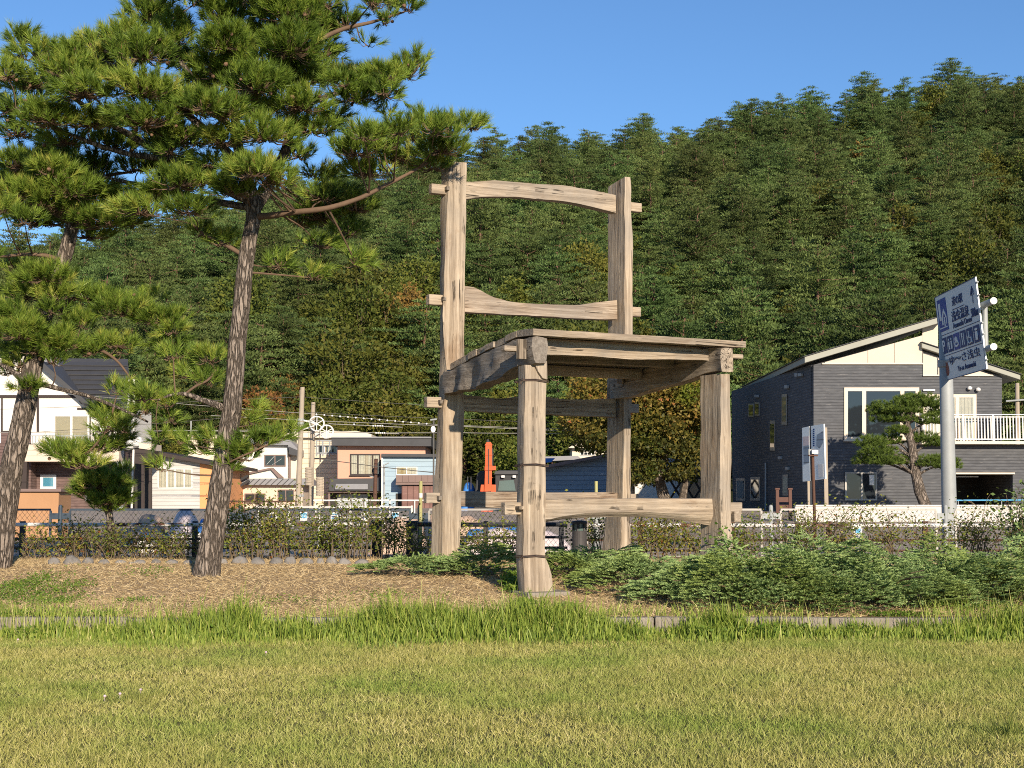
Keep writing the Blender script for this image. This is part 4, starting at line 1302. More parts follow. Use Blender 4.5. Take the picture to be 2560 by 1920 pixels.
# weeds in front of the kerb
for i in range(34):
    xx = random.uniform(-7, 7); yy = KERB_Y - random.uniform(0.15, 0.6); m = random.randint(25, 70)
    off = rng.normal(0, 0.11, (m, 2))
    P = np.stack([xx + off[:, 0], yy + off[:, 1] * .6, rng.random(m) * 0.15], 1)
    D = norm(np.concatenate([rng.normal(0, 1, (m, 2)), np.abs(rng.normal(0.5, 0.4, (m, 1)))], 1))
    V, Fc = blades(P, D, 0.045 + 0.03 * rng.random(m), 0.026)
    cl.add(V, Fc, np.clip(rng.normal(0.45, 0.2, m), 0, 1))
tag(cl.build('weeds', M['weeds']), 'low green weeds spreading over the dry bed', 'weeds', kind='stuff')

# clover heads in the lawn
fl_mb = MB().lathe((0, 0, 0), [(0.0015, -0.03), (0.0015, -0.005), (0.008, -0.002), (0.012, 0.006), (0.008, 0.014), (0.001, 0.016)], 7)
fl = fl_mb.mesh('clover_flower'); fl.materials.append(M['flower'])
spots = [(262, 1742), (300, 1736), (352, 1726), (45, 1600), (665, 1632)]
for px, py in sorted(spots):
    p = atZ(px, py, 0.05)
    o = bpy.data.objects.new('clover_flower', fl); COL.objects.link(o); o.location = p
    k_ = sorted(spots).index((px, py))
    tag(o, 'tiny pale pink clover flower head in the lawn, ' + ['first', 'second', 'third', 'fourth', 'fifth', 'sixth', 'seventh', 'eighth'][k_] + ' from the left', 'flower', 'clover flowers in the lawn')
# ------------------------------------------------------------------ creeping junipers
rng = np.random.default_rng(11); random.seed(11)


def sprays(cloud, P, D, Ln, k, tone, leaf=0.045, width=0.015):
    """feathery twigs: leaflets along both sides of an arching axis"""
    n = len(P); D = norm(D)
    up = np.array([0, 0, 1.0])
    s = norm(np.cross(D, up) + 1e-6)
    t = (np.arange(k) + rng.random((n, k))) / k
    side = np.where(rng.random((n, k)) < 0.5, -1.0, 1.0)
    root = P[:, None] + D[:, None] * (t * Ln[:, None])[..., None] + up * (0.06 * np.sin(t * 2.4) * Ln[:, None])[..., None]
    d = D[:, None] * (0.75 + 0.35 * rng.random((n, k)))[..., None] + s[:, None] * (side * (0.75 - 0.45 * t))[..., None] + up * (0.25 + 0.5 * rng.random((n, k)))[..., None]
    ln = leaf * (1.25 - 0.6 * t) * (0.7 + 0.6 * rng.random((n, k)))
    V, Fc = blades(root.reshape(-1, 3), norm(d.reshape(-1, 3)), ln.ravel(), width)
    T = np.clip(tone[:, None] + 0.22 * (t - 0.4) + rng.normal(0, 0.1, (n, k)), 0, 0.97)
    T = np.where(rng.random((n, k)) < 0.006, 1.0, T)
    cloud.add(V, Fc, T.ravel())


def juniper(label, px, py, rx, ry, h, gz, count):
    c = atZ(px, py, gz)
    root = thing('juniper_bush', label, 'juniper', (c.x, c.y, gz), 'creeping junipers')
    cl = Cloud()
    for layer, frac in ((1.0, 0.62), (0.78, 0.38)):
        n = int(count * frac)
        th = rng.random(n) * 2 * np.pi
        r = np.sqrt(rng.random(n))
        lump = np.array([1 + 0.22 * mnoise.noise(Vector((math.cos(a) * 1.7 + px, math.sin(a) * 1.7, 0.3))) for a in th])
        x = c.x + np.cos(th) * r * rx * lump; y = c.y + np.sin(th) * r * ry * lump
        bumpy = np.array([0.74 + 0.75 * mnoise.noise(Vector((a * 1.9, b * 1.9, 1.7))) + 0.25 * mnoise.noise(Vector((a * 5, b * 5, 3))) for a, b in zip(x, y)])
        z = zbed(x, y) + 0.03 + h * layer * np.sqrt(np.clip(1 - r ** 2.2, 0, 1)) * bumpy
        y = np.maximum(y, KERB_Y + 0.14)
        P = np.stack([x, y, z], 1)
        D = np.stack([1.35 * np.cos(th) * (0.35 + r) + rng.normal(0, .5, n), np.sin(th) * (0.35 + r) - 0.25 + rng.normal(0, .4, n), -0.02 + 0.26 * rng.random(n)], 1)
        tone = np.clip(0.28 + 0.3 * bumpy / 1.2 * layer + rng.normal(0, 0.1, n), 0.02, 0.9)  # hollows and the inner layer get a darker tint as painted shade
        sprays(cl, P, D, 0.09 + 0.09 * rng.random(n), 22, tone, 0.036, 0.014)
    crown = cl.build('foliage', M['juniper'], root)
    st = MB()
    for _ in range(16):
        a = random.uniform(0, 6.28); r = random.uniform(0.4, 0.9)
        e = Vector((c.x + math.cos(a) * rx * r, max(KERB_Y + .15, c.y + math.sin(a) * ry * r), gz + h * random.uniform(0.15, 0.6)))
        st.tube(smooth_path([(c.x, c.y, gz), Vector((c.x, c.y, gz)).lerp(e, 0.5) + Vector((0, 0, h * 0.15)), e], 4), list(np.linspace(0.018, 0.005, 9)), 5, False)
    part('stems', st, M['stem'], root)['kind'] = 'stuff'


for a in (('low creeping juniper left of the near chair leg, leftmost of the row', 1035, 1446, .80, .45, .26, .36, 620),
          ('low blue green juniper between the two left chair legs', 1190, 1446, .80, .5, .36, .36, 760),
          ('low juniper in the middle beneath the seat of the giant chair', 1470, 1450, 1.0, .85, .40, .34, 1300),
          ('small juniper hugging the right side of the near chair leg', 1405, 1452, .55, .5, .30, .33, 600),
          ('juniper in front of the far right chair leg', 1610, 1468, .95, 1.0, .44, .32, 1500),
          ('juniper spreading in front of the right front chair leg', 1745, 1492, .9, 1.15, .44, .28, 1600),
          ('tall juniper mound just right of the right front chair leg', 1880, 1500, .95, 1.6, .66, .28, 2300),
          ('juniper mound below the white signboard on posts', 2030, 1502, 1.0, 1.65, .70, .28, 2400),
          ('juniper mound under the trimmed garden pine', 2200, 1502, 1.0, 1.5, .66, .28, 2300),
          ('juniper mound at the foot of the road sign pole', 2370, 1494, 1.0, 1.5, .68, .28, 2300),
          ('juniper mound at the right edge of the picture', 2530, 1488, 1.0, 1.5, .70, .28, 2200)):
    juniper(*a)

# ------------------------------------------------------------------ rugosa roses along the railing
def rose(label, px, Y, w, h, n_stem, leaves, tone=0.5, name='rose_shrub', mat='rose', grp='rugosa roses along the railing', leaf=0.05, dep=0.35):
    x0 = (px - CX) / F * Y
    gz = bed_z(x0, Y) if Y < 31 else 0.3
    root = thing(name, label, 'shrub', (x0, Y, gz), grp)
    st = MB(); tips = []
    for i in range(n_stem):
        bx = x0 + random.uniform(-.5, .5) * w * 0.7; by = Y + random.uniform(-.5, .5) * dep
        hh = h * random.uniform(0.45, 1.08); lx = random.uniform(-.42, .42)
        p = [Vector((bx, by, gz - .03)), Vector((bx + lx * .3, by + random.uniform(-.1, .1), gz + hh * .45)), Vector((bx + lx, by + random.uniform(-.2, .2), gz + hh))]
        sp = smooth_path(p, 4)
        st.tube(sp, list(np.linspace(0.011, 0.004, len(sp))), 4, False)
        tips += [(sp[k], (k + 1) / len(sp)) for k in range(3, len(sp))]
        for _ in range(2):
            q = sp[random.randrange(3, len(sp))]
            e = q + Vector((random.uniform(-.22, .22), random.uniform(-.2, .2), random.uniform(0.02, .22)))
            st.tube([q, q.lerp(e, .5) + Vector((0, 0, .03)), e], [.006, .005, .003], 3, False)
            tips.append((e, 1.0)); tips.append((q.lerp(e, .6), 0.9))
    part('stems', st, M['stem'], root)['kind'] = 'stuff'
    cl = Cloud()
    TP = np.array([tuple(t[0]) for t in tips]); TW = np.array([t[1] for t in tips]); TW = TW / TW.sum()
    k = rng.choice(len(TP), leaves, p=TW)
    P = TP[k] + rng.normal(0, 0.10, (leaves, 3)) * [1.2, 1, .8]
    D = norm(np.stack([rng.normal(0, 1, leaves), rng.normal(0, 1, leaves) - 0.3, rng.normal(0.15, .5, leaves)], 1))
    Ln = leaf * (0.7 + 0.7 * rng.random(leaves))
    # pointed oval leaves: two triangles each
    s = norm(np.cross(D, rng.normal(size=(leaves, 3))))
    mid = P + D * Ln[:, None] * .5
    V = np.stack([P, mid - s * Ln[:, None] * .3, P + D * Ln[:, None], mid + s * Ln[:, None] * .3], 1).reshape(-1, 3)
    b = np.arange(leaves)[:, None] * 4
    cl.add(V, np.concatenate([b + [0, 1, 2], b + [0, 2, 3]], 1).reshape(-1, 3), np.repeat(np.clip(rng.normal(tone, .22, leaves), 0, 1), 2))
    cl.build('foliage', M[mat], root)


ROSE = [(110, .9, .55, 30, 700, 'straggly rose shrub beside the left pine trunk'), (200, 1.0, .75, 34, 950, 'rose shrub left of the small young pine'), (300, 1.0, .6, 30, 850, 'rose shrub right of the small young pine'), (395, .9, .6, 26, 800, 'rose shrub midway between the young pine and the big trunk'), (475, .8, .55, 24, 650, 'dark rose shrub just left of the big leaning trunk'),
        (600, .8, .75, 30, 950, 'rose shrub just right of the big leaning trunk'), (690, .9, .9, 34, 1200, 'tall rose shrub in front of the white pictogram railing'), (790, .9, .7, 30, 1000, 'rose shrub in front of the second pictogram board'), (880, .9, .85, 32, 1150, 'bushy rose shrub left of the dark gate posts'), (985, .6, .7, 22, 650, 'rose shrub between the two dark gate posts'), (1055, .4, .5, 12, 300, 'small rose shrub left of the left rear chair post'),
        (1190, .7, .5, 20, 500, 'rose shrub behind the two left chair legs'), (1260, .6, .55, 16, 420, 'rose shrub behind the near chair leg'), (1480, .6, .75, 22, 650, 'rose shrub between the bollard and the far chair leg'), (1625, .9, .8, 30, 1000, 'rose shrub right of the far chair leg'), (1715, .8, .75, 26, 800, 'rose shrub left of the right front chair leg'),
        (1850, .8, .75, 22, 560, 'rose shrub peeping over the juniper beside the chair'), (1975, .9, .8, 24, 620, 'rose shrub left of the rusty post'), (2080, .9, .8, 24, 640, 'rose shrub right of the rusty post'), (2200, .9, .75, 20, 480, 'rose shrub behind the junipers under the garden pine'), (2330, .8, .7, 18, 380, 'rose shrub left of the road sign pole'), (2440, .8, .8, 22, 560, 'rose shrub right of the road sign pole'), (2540, .7, .7, 18, 420, 'rose shrub at the right edge behind the junipers')]
for px, w, h, ns, lv, lb in ROSE:
    if px < 500: h *= .72; lv = int(lv * .62)
    rose(lb, px, random.uniform(25.4, 26.2), w * 1.1, h * random.uniform(.9, 1.3), ns, int(lv * 1.4), random.uniform(.38, .66))
rose('green leafy weed growing against the right front chair leg', 1835, 20.9, .35, .75, 10, 420, .3, 'leafy_weed', 'weeds', None, 0.06, .2)
rose('feathery green conifer twigs at the far right edge', 2560, 24.5, .5, 1.1, 26, 900, .2, 'conifer_shrub', 'juniper', None, 0.07, .4)

# ------------------------------------------------------------------ boulders edging the bed
def boulder_mesh(seed):
    bm = bmesh.new()
    bmesh.ops.create_icosphere(bm, subdivisions=3, radius=1.0)
    for v in bm.verts:
        v.co *= 1 + 0.22 * mnoise.noise(v.co * 1.3 + Vector((seed * 7.1, 0, 0))) + 0.05 * mnoise.noise(v.co * 5 + Vector((seed, 1, 0)))
        if v.co.z < -0.45: v.co.z = -0.45
    m = bpy.data.meshes.new('boulder'); bm.to_mesh(m); bm.free()
    m.polygons.foreach_set('use_smooth', [True] * len(m.polygons))
    m.materials.append(M['stone'])
    return m


bms = [boulder_mesh(i) for i in range(6)]
BL_ = [(135, 16, 13), (178, 22, 16), (220, 16, 14), (258, 14, 10), (300, 14, 9), (350, 18, 9), (390, 14, 10), (430, 17, 10), (470, 12, 9), (556, 14, 12), (600, 22, 15), (645, 20, 13), (690, 19, 14), (724, 15, 15), (767, 18, 13), (801, 10, 13), (830, 15, 15), (861, 17, 12), (905, 18, 11), (330, 9, 6), (510, 12, 9)]
for i, (px, rx, ry) in enumerate(sorted(BL_)):
    c = atZ(px, 1412, 0.47)
    o = bpy.data.objects.new('boulder', bms[i % 6]); COL.objects.link(o)
    k = c.y / F
    o.location = (c.x, c.y + random.uniform(-.05, .05), 0.47 + ry * k * 0.15)
    o.scale = (rx * k, rx * k * 0.85, ry * k * 1.25)
    o.rotation_euler = (0, 0, random.uniform(-.5, .5) + (math.pi if i % 2 else 0))
    side = 'left' if px < 500 else 'right'
    j = sum(1 for q in BL_ if (q[0] < 500) == (px < 500) and (q[0] > px if px < 500 else q[0] < px)) + 1
    words = ['first', 'second', 'third', 'fourth', 'fifth', 'sixth', 'seventh', 'eighth', 'ninth', 'tenth', 'eleventh', 'twelfth', 'thirteenth']
    tag(o, f'grey edging boulder, {words[j - 1]} to the {side} of the big leaning pine trunk', 'boulder', 'boulders edging the bed')
# ------------------------------------------------------------------ railing of the park
rng = np.random.default_rng(13); random.seed(13)
RY = 27.0


def zat(py, Y): return atY(CX, py, Y).z
def xat(px, Y): return (px - CX) / F * Y


def railing(label, posts, x0, x1, mat_top, mat, rails=((1311, .034), (1347, .022), (1369, .026)), name='railing', post_r=.045):
    root = thing(name, label, 'railing', (xat((x0 + x1) / 2, RY), RY, 0.4), 'park railing')
    for i, (py, r) in enumerate(rails):
        z = zat(py, RY)
        part('rail', MB().tube([(xat(x0, RY), RY, z), (xat((x0 + x1) / 2, RY), RY + .01, z - .006), (xat(x1, RY), RY, z)], r, 8), M[mat_top if i == 0 else mat], root)
    for px in posts:
        p = part('post', MB().box((xat(px, RY), RY + .05, (zat(1303, RY) + 0.2) / 2), (post_r * 2, post_r * 2, zat(1303, RY) - 0.2)), M[mat], root, .008)
    return root


railing('white railing flaking to rust along the left side of the bed', (60, 275, 490, 720), -200, 940, 'rail', 'dark_steel')  # lower rails and posts carry shade in their dark colour
railing('short railing coloured dark for shade behind the two left chair legs', (1215, 1403), 1036, 1418, 'dark_steel', 'dark_steel', ((1311, .04), (1343, .024), (1369, .024), (1388, .02)))
railing('long white railing behind the junipers on the right', (1600, 1830, 2070, 2310, 2550), 1425, 2760, 'rail', 'rust_post', ((1313, .036), (1350, .022), (1376, .02)))
for px, w, lb in ((945, .17, 'dark square gate post overgrown with roses'), (1032, .2, 'dark square gate post next to the left rear chair post')):
    g_ = thing('gate_post', lb, 'post', (xat(px, RY), RY - .1, .4), 'gate posts')
    part('shaft', MB().box((xat(px, RY), RY - .1, .72), (w, .16, .78)), M['dark_steel'], g_, .01)
    part('cap', MB().box((xat(px, RY), RY - .1, 1.125), (w + .03, .19, .03)), M['navy_paint'], g_, .006)

# ------------------------------------------------------------------ chain-link fence behind it
FY = 29.2
FTOP, FBOT = zat(1274, FY), zat(1392, FY)


def net(x0, x1, z0, z1, pitch, r, Y):
    mb = MB()
    h = z1 - z0
    for sgn in (1, -1):
        k = x0 - h
        while k < x1:
            a = (k, z0) if sgn > 0 else (k, z1)
            b = (k + h * .8, z1) if sgn > 0 else (k + h * .8, z0)
            # clip to the panel
            pts = []
            for t in (0.0, 1.0):
                pts.append([a[0] + (b[0] - a[0]) * t, a[1] + (b[1] - a[1]) * t])
            dx = b[0] - a[0]
            ta = max(0.0, (x0 - a[0]) / dx); tb = min(1.0, (x1 - a[0]) / dx)
            if tb > ta + .02:
                pa = Vector((a[0] + dx * ta, Y + sgn * .004, a[1] + (b[1] - a[1]) * ta)); pb = Vector((a[0] + dx * tb, Y + sgn * .004, a[1] + (b[1] - a[1]) * tb))
                mb.tube([pa, pb], r, 3, False)
            k += pitch
    return mb


def link_panel(px0, px1, mat, label, netmat):
    x0, x1 = xat(px0, FY), xat(px1, FY)
    root = thing('mesh_fence_panel', label, 'fence', ((x0 + x1) / 2, FY, .3), 'mesh fence panels')
    for z in (FTOP, FBOT):
        part('frame_rail', MB().box(((x0 + x1) / 2, FY, z), (x1 - x0, .04, .04)), M[mat], root)
    for x in (x0, x1):
        part('frame_upright', MB().box((x, FY, (FTOP + FBOT) / 2), (.04, .04, FTOP - FBOT - .04)), M[mat], root)
    part('wire_net', net(x0 + .02, x1 - .02, FBOT + .02, FTOP - .02, .095, .003, FY), M[netmat], root)['kind'] = 'stuff'
    return root


posts = [-290, 155, 604, 1050, 1490, 1925, 2360, 2800]
plabels = ['left of the left pine trunk', 'behind the small young pine', 'with a view of the pictogram boards', 'behind the left chair legs', 'under the chair seat', 'left of the road sign pole', 'right of the road sign pole']
for i in range(len(posts) - 1):
    m_ = 'navy_paint' if i < 3 else 'alu'
    link_panel(posts[i] + 24, posts[i + 1] - 24, m_, 'hexagonal wire mesh fence panel ' + plabels[i], 'navy_paint' if i < 3 else 'cable')
for px, w_ in zip(posts[1:-1], ('left of the young pine', 'behind the big leaning trunk', 'carrying the olive pole', 'behind the chair seat', 'below the grey house side wall', 'in front of the road sign pole')):
    x = xat(px, FY)
    r_ = thing('fence_post', 'dark capped mesh fence post ' + w_, 'post', (x, FY, .25), 'mesh fence posts')
    pm = 'navy_paint' if px < 1200 else 'galv'
    sh = part('shaft', MB().lathe((x, FY, .2), [(.042, 0), (.042, FTOP - .2 + .05), (.030, FTOP - .2 + .085), (.008, FTOP - .2 + .095)], 12), M[pm], r_)
    for s in (-1, 1):
        part('bracket', MB().box((x + s * .10, FY, FTOP - .13), (.14, .05, .12)), M[pm], r_, .006)
olive = thing('marker_pole', 'slim olive green pole with a white band beside the left rear chair post', 'pole', (xat(1053, FY), FY - .1, .5))
x = xat(1053, FY)
part('shaft', MB().tube([(x, FY - .07, .6), (x, FY - .07, zat(1203, FY))], .034, 10), M['olive_pole'], olive)
part('band', MB().tube([(x, FY - .07, zat(1244, FY)), (x, FY - .07, zat(1233, FY))], .038, 10), M['white_paint'], olive)
o2 = MB().tube([(xat(1490, 40), 40, .3), (xat(1490, 40), 40, zat(1203, 40))], .045, 10)
solo('marker_pole', o2, M['olive_pole'], 'short pale olive post in front of the blue grey shed', 'pole')

# ------------------------------------------------------------------ bollard, rusty post, little board
bx = xat(1448, 24.4)
bol = thing('bollard_light', 'stout dark bollard lamp with flaking paint under the chair seat', 'bollard', (bx, 24.4, .46))
zt = zat(1303, 24.4)
part('body', MB().lathe((bx, 24.4, .42), [(.135, 0), (.135, .02), (.12, .03), (.12, zt - .42 - .16)], 24), M['bollard'], bol)
part('lamp_head', MB().lathe((bx, 24.4, zt - .155), [(.10, 0), (.10, .115)], 24), M['glass_teal'], bol)
part('cap', MB().lathe((bx, 24.4, zt - .04), [(.126, 0), (.126, .025), (.11, .045), (.02, .055)], 24), M['bollard'], bol)
for k in range(6):
    a = k * math.pi / 3 + .2
    part('lamp_bar', MB().box((bx + .112 * math.cos(a), 24.4 + .112 * math.sin(a), zt - .1), (.022, .022, .125)), M['bollard'], bol)
rp = thing('rusty_post', 'thin rusty steel post carrying a small box in front of the signboard', 'post', (xat(2031, 26), 26, .4))
px_ = xat(2031, 26)
part('shaft', MB().tube([(xat(2035, 26), 26, .35), (px_, 26, zat(1124, 26))], .027, 8), M['rust_post'], rp)
part('box', MB().box((xat(2035, 26), 25.96, zat(1130, 26)), (.11, .09, .07)), M['white_paint'], rp, .005)
part('bracket', MB().box((xat(2031, 26), 25.96, zat(1139, 26)), (.16, .06, .025)), M['rust_post'], rp)
part('box', MB().box((xat(2025, 26), 26.02, zat(1131, 26)), (.06, .05, .11)), M['galv'], rp, .005)
lb_ = thing('notice_board', 'small white notice tilted on the white railing', 'notice', (xat(2139, 26.9), 26.9, .9))
nb = MB().box((xat(2139, 26.9), 26.9, zat(1330, 26.9)), (.17, .012, .26), ry=.1)
part('panel', nb, M['white_paint'], lb_)
part('picture', MB().box((xat(2140, 26.9), 26.89, zat(1327, 26.9)), (.10, .006, .09), ry=.1), M['sign_cyan'], lb_)
part('leg', MB().box((xat(2141, 26.9), 26.93, .78), (.04, .03, .35)), M['white_paint'], lb_)

# ------------------------------------------------------------------ white railing with pictogram boards beyond
WY = 40.0
wr = thing('white_railing', 'white steel railing carrying pictogram boards across the track', 'railing', (xat(838, WY), WY, .25))
for py in (1268, 1293, 1309):
    part('rail', MB().tube([(xat(640, WY), WY, zat(py, WY)), (xat(1032, WY), WY, zat(py, WY))], .022 if py == 1268 else .014, 8), M['white_paint'], wr)
for px in (647, 724, 800, 877, 952, 1030):
    part('post', MB().tube([(xat(px, WY), WY + .03, .2), (xat(px, WY), WY + .03, zat(1264, WY))], .03, 8), M['white_paint'], wr)
part('wire_net', net(xat(648, WY), xat(1029, WY), zat(1330, WY), zat(1270, WY), .09, .0045, WY + .05), M['cable'], wr)['kind'] = 'stuff'
words = ['first', 'second', 'third', 'fourth', 'fifth']
for i, px in enumerate((686, 762, 838, 914, 990)):
    zc = zat(1291, WY)
    bd = thing('pictogram_board', f'small white pictogram board, {words[i]} from the left on the white railing', 'board', (xat(px, WY), WY - .05, zc), 'pictogram boards')
    x = xat(px, WY)
    part('panel', MB().box((x, WY - .05, zc), (.19, .015, .23)), M['white_paint'], bd)
    if i in (0, 3):      # two figures
        for s, hh in ((-.045, .1), (.04, .13)):
            part('figure_mark', MB().box((x + s, WY - .063, zc - .02), (.03, .008, hh)), M['sign_navy'], bd)
            part('figure_mark', MB().lathe((x + s, WY - .064, zc + hh / 2 - .005), [(.018, 0), (.02, .015), (.012, .03)], 8), M['sign_navy'], bd)
        part('figure_mark', MB().box((x - .0, WY - .063, zc + .005), (.07, .008, .018), ry=.5), M['sign_navy'], bd)
    elif i == 2:
        for k, c_ in ((.06, 'sign_cyan'), (.0, 'sign_navy'), (-.05, 'sign_cyan')):
            part('wave_mark', MB().box((x, WY - .063, zc + k), (.15, .008, .03), ry=.12), M[c_], bd)
    else:
        part('blue_field', MB().box((x, WY - .063, zc + .025), (.165, .008, .13)), M['sign_cyan'], bd)
        for s in (-.04, .04):
            part('figure_mark', MB().tube([(x + s - .02, WY - .071, zc - .02), (x + s, WY - .071, zc + .06), (x + s + .02, WY - .071, zc - .02)], .008, 6), M['white_paint'], bd)
# pipe handrails near the houses
for k, (a, b, py, m_, lb) in enumerate(((570, 745, 1253, 'rust_post', 'rusty pipe handrail in front of the low beige building'), (785, 1062, 1251, 'white_paint', 'thin pale pipe handrail in front of the peach house'))):
    hr = thing('pipe_handrail', lb, 'handrail', (xat(a, 55), 55, .5))
    part('rail', MB().tube([(xat(a, 55), 55, zat(py, 55)), (xat(b, 55), 55, zat(py + (0 if k else 1), 55))], .03, 6), M[m_], hr)
    for j in range(5):
        q = a + (b - a) * (j + .1) / 4.5
        part('post', MB().tube([(xat(q, 55), 55, .4), (xat(q, 55), 55, zat(py, 55))], .025, 6), M[m_], hr)

# ------------------------------------------------------------------ heaps between the fences
def heap(name, label, cat, px0, px1, ptop, Y, mat, dep=1.2, seed=0, jag=.15, flat=.6):
    x0, x1 = xat(px0, Y), xat(px1, Y)
    zt = zat(ptop, Y); z0 = back_z(Y) - .05
    nx, ny = 40, 14
    V = []; Fc = []
    for j in range(ny):
        for i in range(nx):
            a = i / (nx - 1) * 2 - 1; b = j / (ny - 1) * 2 - 1
            e = max(0, 1 - abs(a) ** (2 / flat * 1.6)) * max(0, 1 - abs(b) ** 2.4)
            x = (x0 + x1) / 2 + a * (x1 - x0) / 2; y = Y + b * dep / 2
            z = z0 + (zt - z0) * e * (1 + jag * mnoise.fractal(Vector((x * 2.2 + seed, y * 2.2, seed)), 1, 2, 4)) if e > 0 else z0
            V.append((x, y, z))
    for j in range(ny - 1):
        for i in range(nx - 1):
            q = j * nx + i
            Fc.append((q, q + 1, q + nx + 1, q + nx))
    mb = MB().add(V, Fc); mb.smooth = True
    return solo(name, mb, M[mat], label, cat, None, 0, ((x0 + x1) / 2, Y, z0))


heap('soil_heap', 'long heap of peach coloured soil behind the dark gate posts', 'soil', 925, 1250, 1290, 36, 'mound', 2.0, 1)
heap('tarpaulin_heap', 'blue and white tarpaulin spread behind the two left chair legs', 'tarpaulin', 1140, 1440, 1325, 33.5, 'tarp_light', 1.2, 2, .2)
heap('blue_tarpaulin', 'bright blue tarpaulin folded over the soil behind the chair', 'tarpaulin', 1150, 1330, 1318, 34.6, 'tarp_blue', .8, 4, .2)
heap('patterned_tarpaulin', 'pale mound under a sheet beside the big leaning trunk', 'tarpaulin', 425, 510, 1280, 37, 'tarp_light', 1.4, 5, .1, .9)
heap('blue_sheet', 'blue sheet peeping from under the pale covered mound', 'tarpaulin', 495, 530, 1296, 36.4, 'tarp_blue', .8, 6, .1, .9)
heap('lumber_heap', 'low heap of orange brown rubble behind the young pine', 'rubble', 340, 420, 1291, 37, 'mound', .9, 7, .1)
for k, px in enumerate((365, 398, 432, 470, 505)):
    x = xat(px, 35)
    bm = bmesh.new(); bmesh.ops.create_icosphere(bm, subdivisions=3, radius=.5)
    for v in bm.verts:
        c = v.co.copy(); v.co = Vector((math.copysign(abs(c.x * 2) ** .55 / 2, c.x), math.copysign(abs(c.y * 2) ** .55 / 2, c.y), math.copysign(abs(c.z * 2) ** .6 / 2, c.z))) * (1 + .08 * mnoise.noise(c * 5 + Vector((k, 0, 0))))
    m = bpy.data.meshes.new('sandbag'); bm.to_mesh(m); bm.free(); m.polygons.foreach_set('use_smooth', [True] * len(m.polygons)); m.materials.append(M['sandbag'])
    o = bpy.data.objects.new('sandbag', m); COL.objects.link(o); o.location = (x, 35, .25 + .24); o.scale = (.31, .34, .5)
    tag(o, f'large white sandbag, {words[k]} from the left behind the mesh fence', 'sandbag', 'white sandbags')
tb = thing('tan_container', 'tan brown rubbish container behind the left pine trunk', 'container', (xat(100, 46), 46, .3))
zc, zb = zat(1222, 46), .3
part('bin', MB().box2((xat(38, 46), 46, zb), (xat(150, 46), 47.3, zc - .1)), M['tan_box'], tb, .02)
part('lid', MB().box2((xat(34, 46), 45.9, zc - .095), (xat(158, 46), 47.4, zc)), M['brown_tile'], tb, .02)
# ------------------------------------------------------------------ houses
rng = np.random.default_rng(17); random.seed(17)


def slab(parent, name, pts, Y, dep, mat, proud=0.0, bevel=0.0, label=None):
    """outline read in the photo, standing at distance Y, dep metres thick (away from us)"""
    mb = MB().prism([atY(x, y, Y) - Vector((0, proud, 0)) for x, y in pts][::-1], (0, dep, 0))
    return part(name, mb, M[mat], parent, bevel, label)


def rect(x0, y0, x1, y1): return [(x0, y0), (x1, y0), (x1, y1), (x0, y1)]


def window(parent, x0, y0, x1, y1, Y, frame='cream_frame', bars=(), glass='glass', fw=4.0, curtain=None, sill=False, proud=0.06):
    """frame of four pieces round single panes; bars are fractions across"""
    w = part('window', MB().prism([atY(x, y, Y) - Vector((0, .02, 0)) for x, y in rect(x0, y0, x1, y1)][::-1], (0, .018, 0)), M['room'], parent)
    fx = fw; k = Y / F
    def bar_(a, b, c, d, nm='frame'):
        slab(w, nm, rect(a, b, c, d), Y, proud - .004, frame, proud)
    bar_(x0, y0, x1, y0 + fx); bar_(x0, y1 - fx, x1, y1); bar_(x0, y0 + fx, x0 + fx, y1 - fx); bar_(x1 - fx, y0 + fx, x1, y1 - fx)
    xs = [x0 + fx] + [x0 + (x1 - x0) * f for f in bars] + [x1 - fx]
    for f in bars:
        bx = x0 + (x1 - x0) * f
        bar_(bx - fx * .55, y0 + fx, bx + fx * .55, y1 - fx, 'mullion')
    for i in range(len(xs) - 1):
        a = xs[i] + (fx * .55 if i else 0); b = xs[i + 1] - (fx * .55 if i < len(xs) - 2 else 0)
        cur = curtain[i] if isinstance(curtain, (list, tuple)) else curtain
        if cur:
            slab(w, 'curtain', rect(a, y0 + fx, b, y1 - fx), Y, .008, cur, .032)
            slab(w, 'pane', rect(a, y0 + fx, b, y1 - fx), Y, .005, 'glass_clear', .042)
        else:
            slab(w, 'pane', rect(a, y0 + fx, b, y1 - fx), Y, .008, glass, .036 + .004 * (i % 2))
    if sill: slab(w, 'sill', rect(x0 - 2, y1, x1 + 2, y1 + 2.5), Y, .12, frame, .12)
    return w


# ---- the charcoal house on the right
HY = 60.0
def H(x, y): return 1800 + x / 2.37, 680 + y / 2.37
hb = atY(2270, 1262, HY)
house = thing('charcoal_house', 'two storey charcoal clad house with cream gables and slanting roofs', 'house', (hb.x, HY, 0.9))
FL_ = Vector((xat(2034, HY), HY, 0)); BK = Vector((xat(1830, 75.4), 75.4, 0))
side_dir = (BK - FL_).normalized(); SN = Vector((-side_dir.y, side_dir.x, 0))
if SN.x > 0: SN = -SN
zE = zat(910, HY)
G0 = 0.7
# front wall as slabs round the garage opening
slab(house, 'front_wall', [(2034, 1290), (2034, 912), (2306, 838), (2306, 880), (2505, 942), (2505, 1112), (2382, 1112), (2382, 1290)], HY, .3, 'grey_clad')
slab(house, 'lintel_wall', rect(2382, 1112, 2532, 1184), HY, .3, 'grey_clad', .004)
slab(house, 'right_wall', [(2532, 1112), (2680, 1112), (2680, 1290), (2532, 1290)], HY, .3, 'grey_clad', .004)
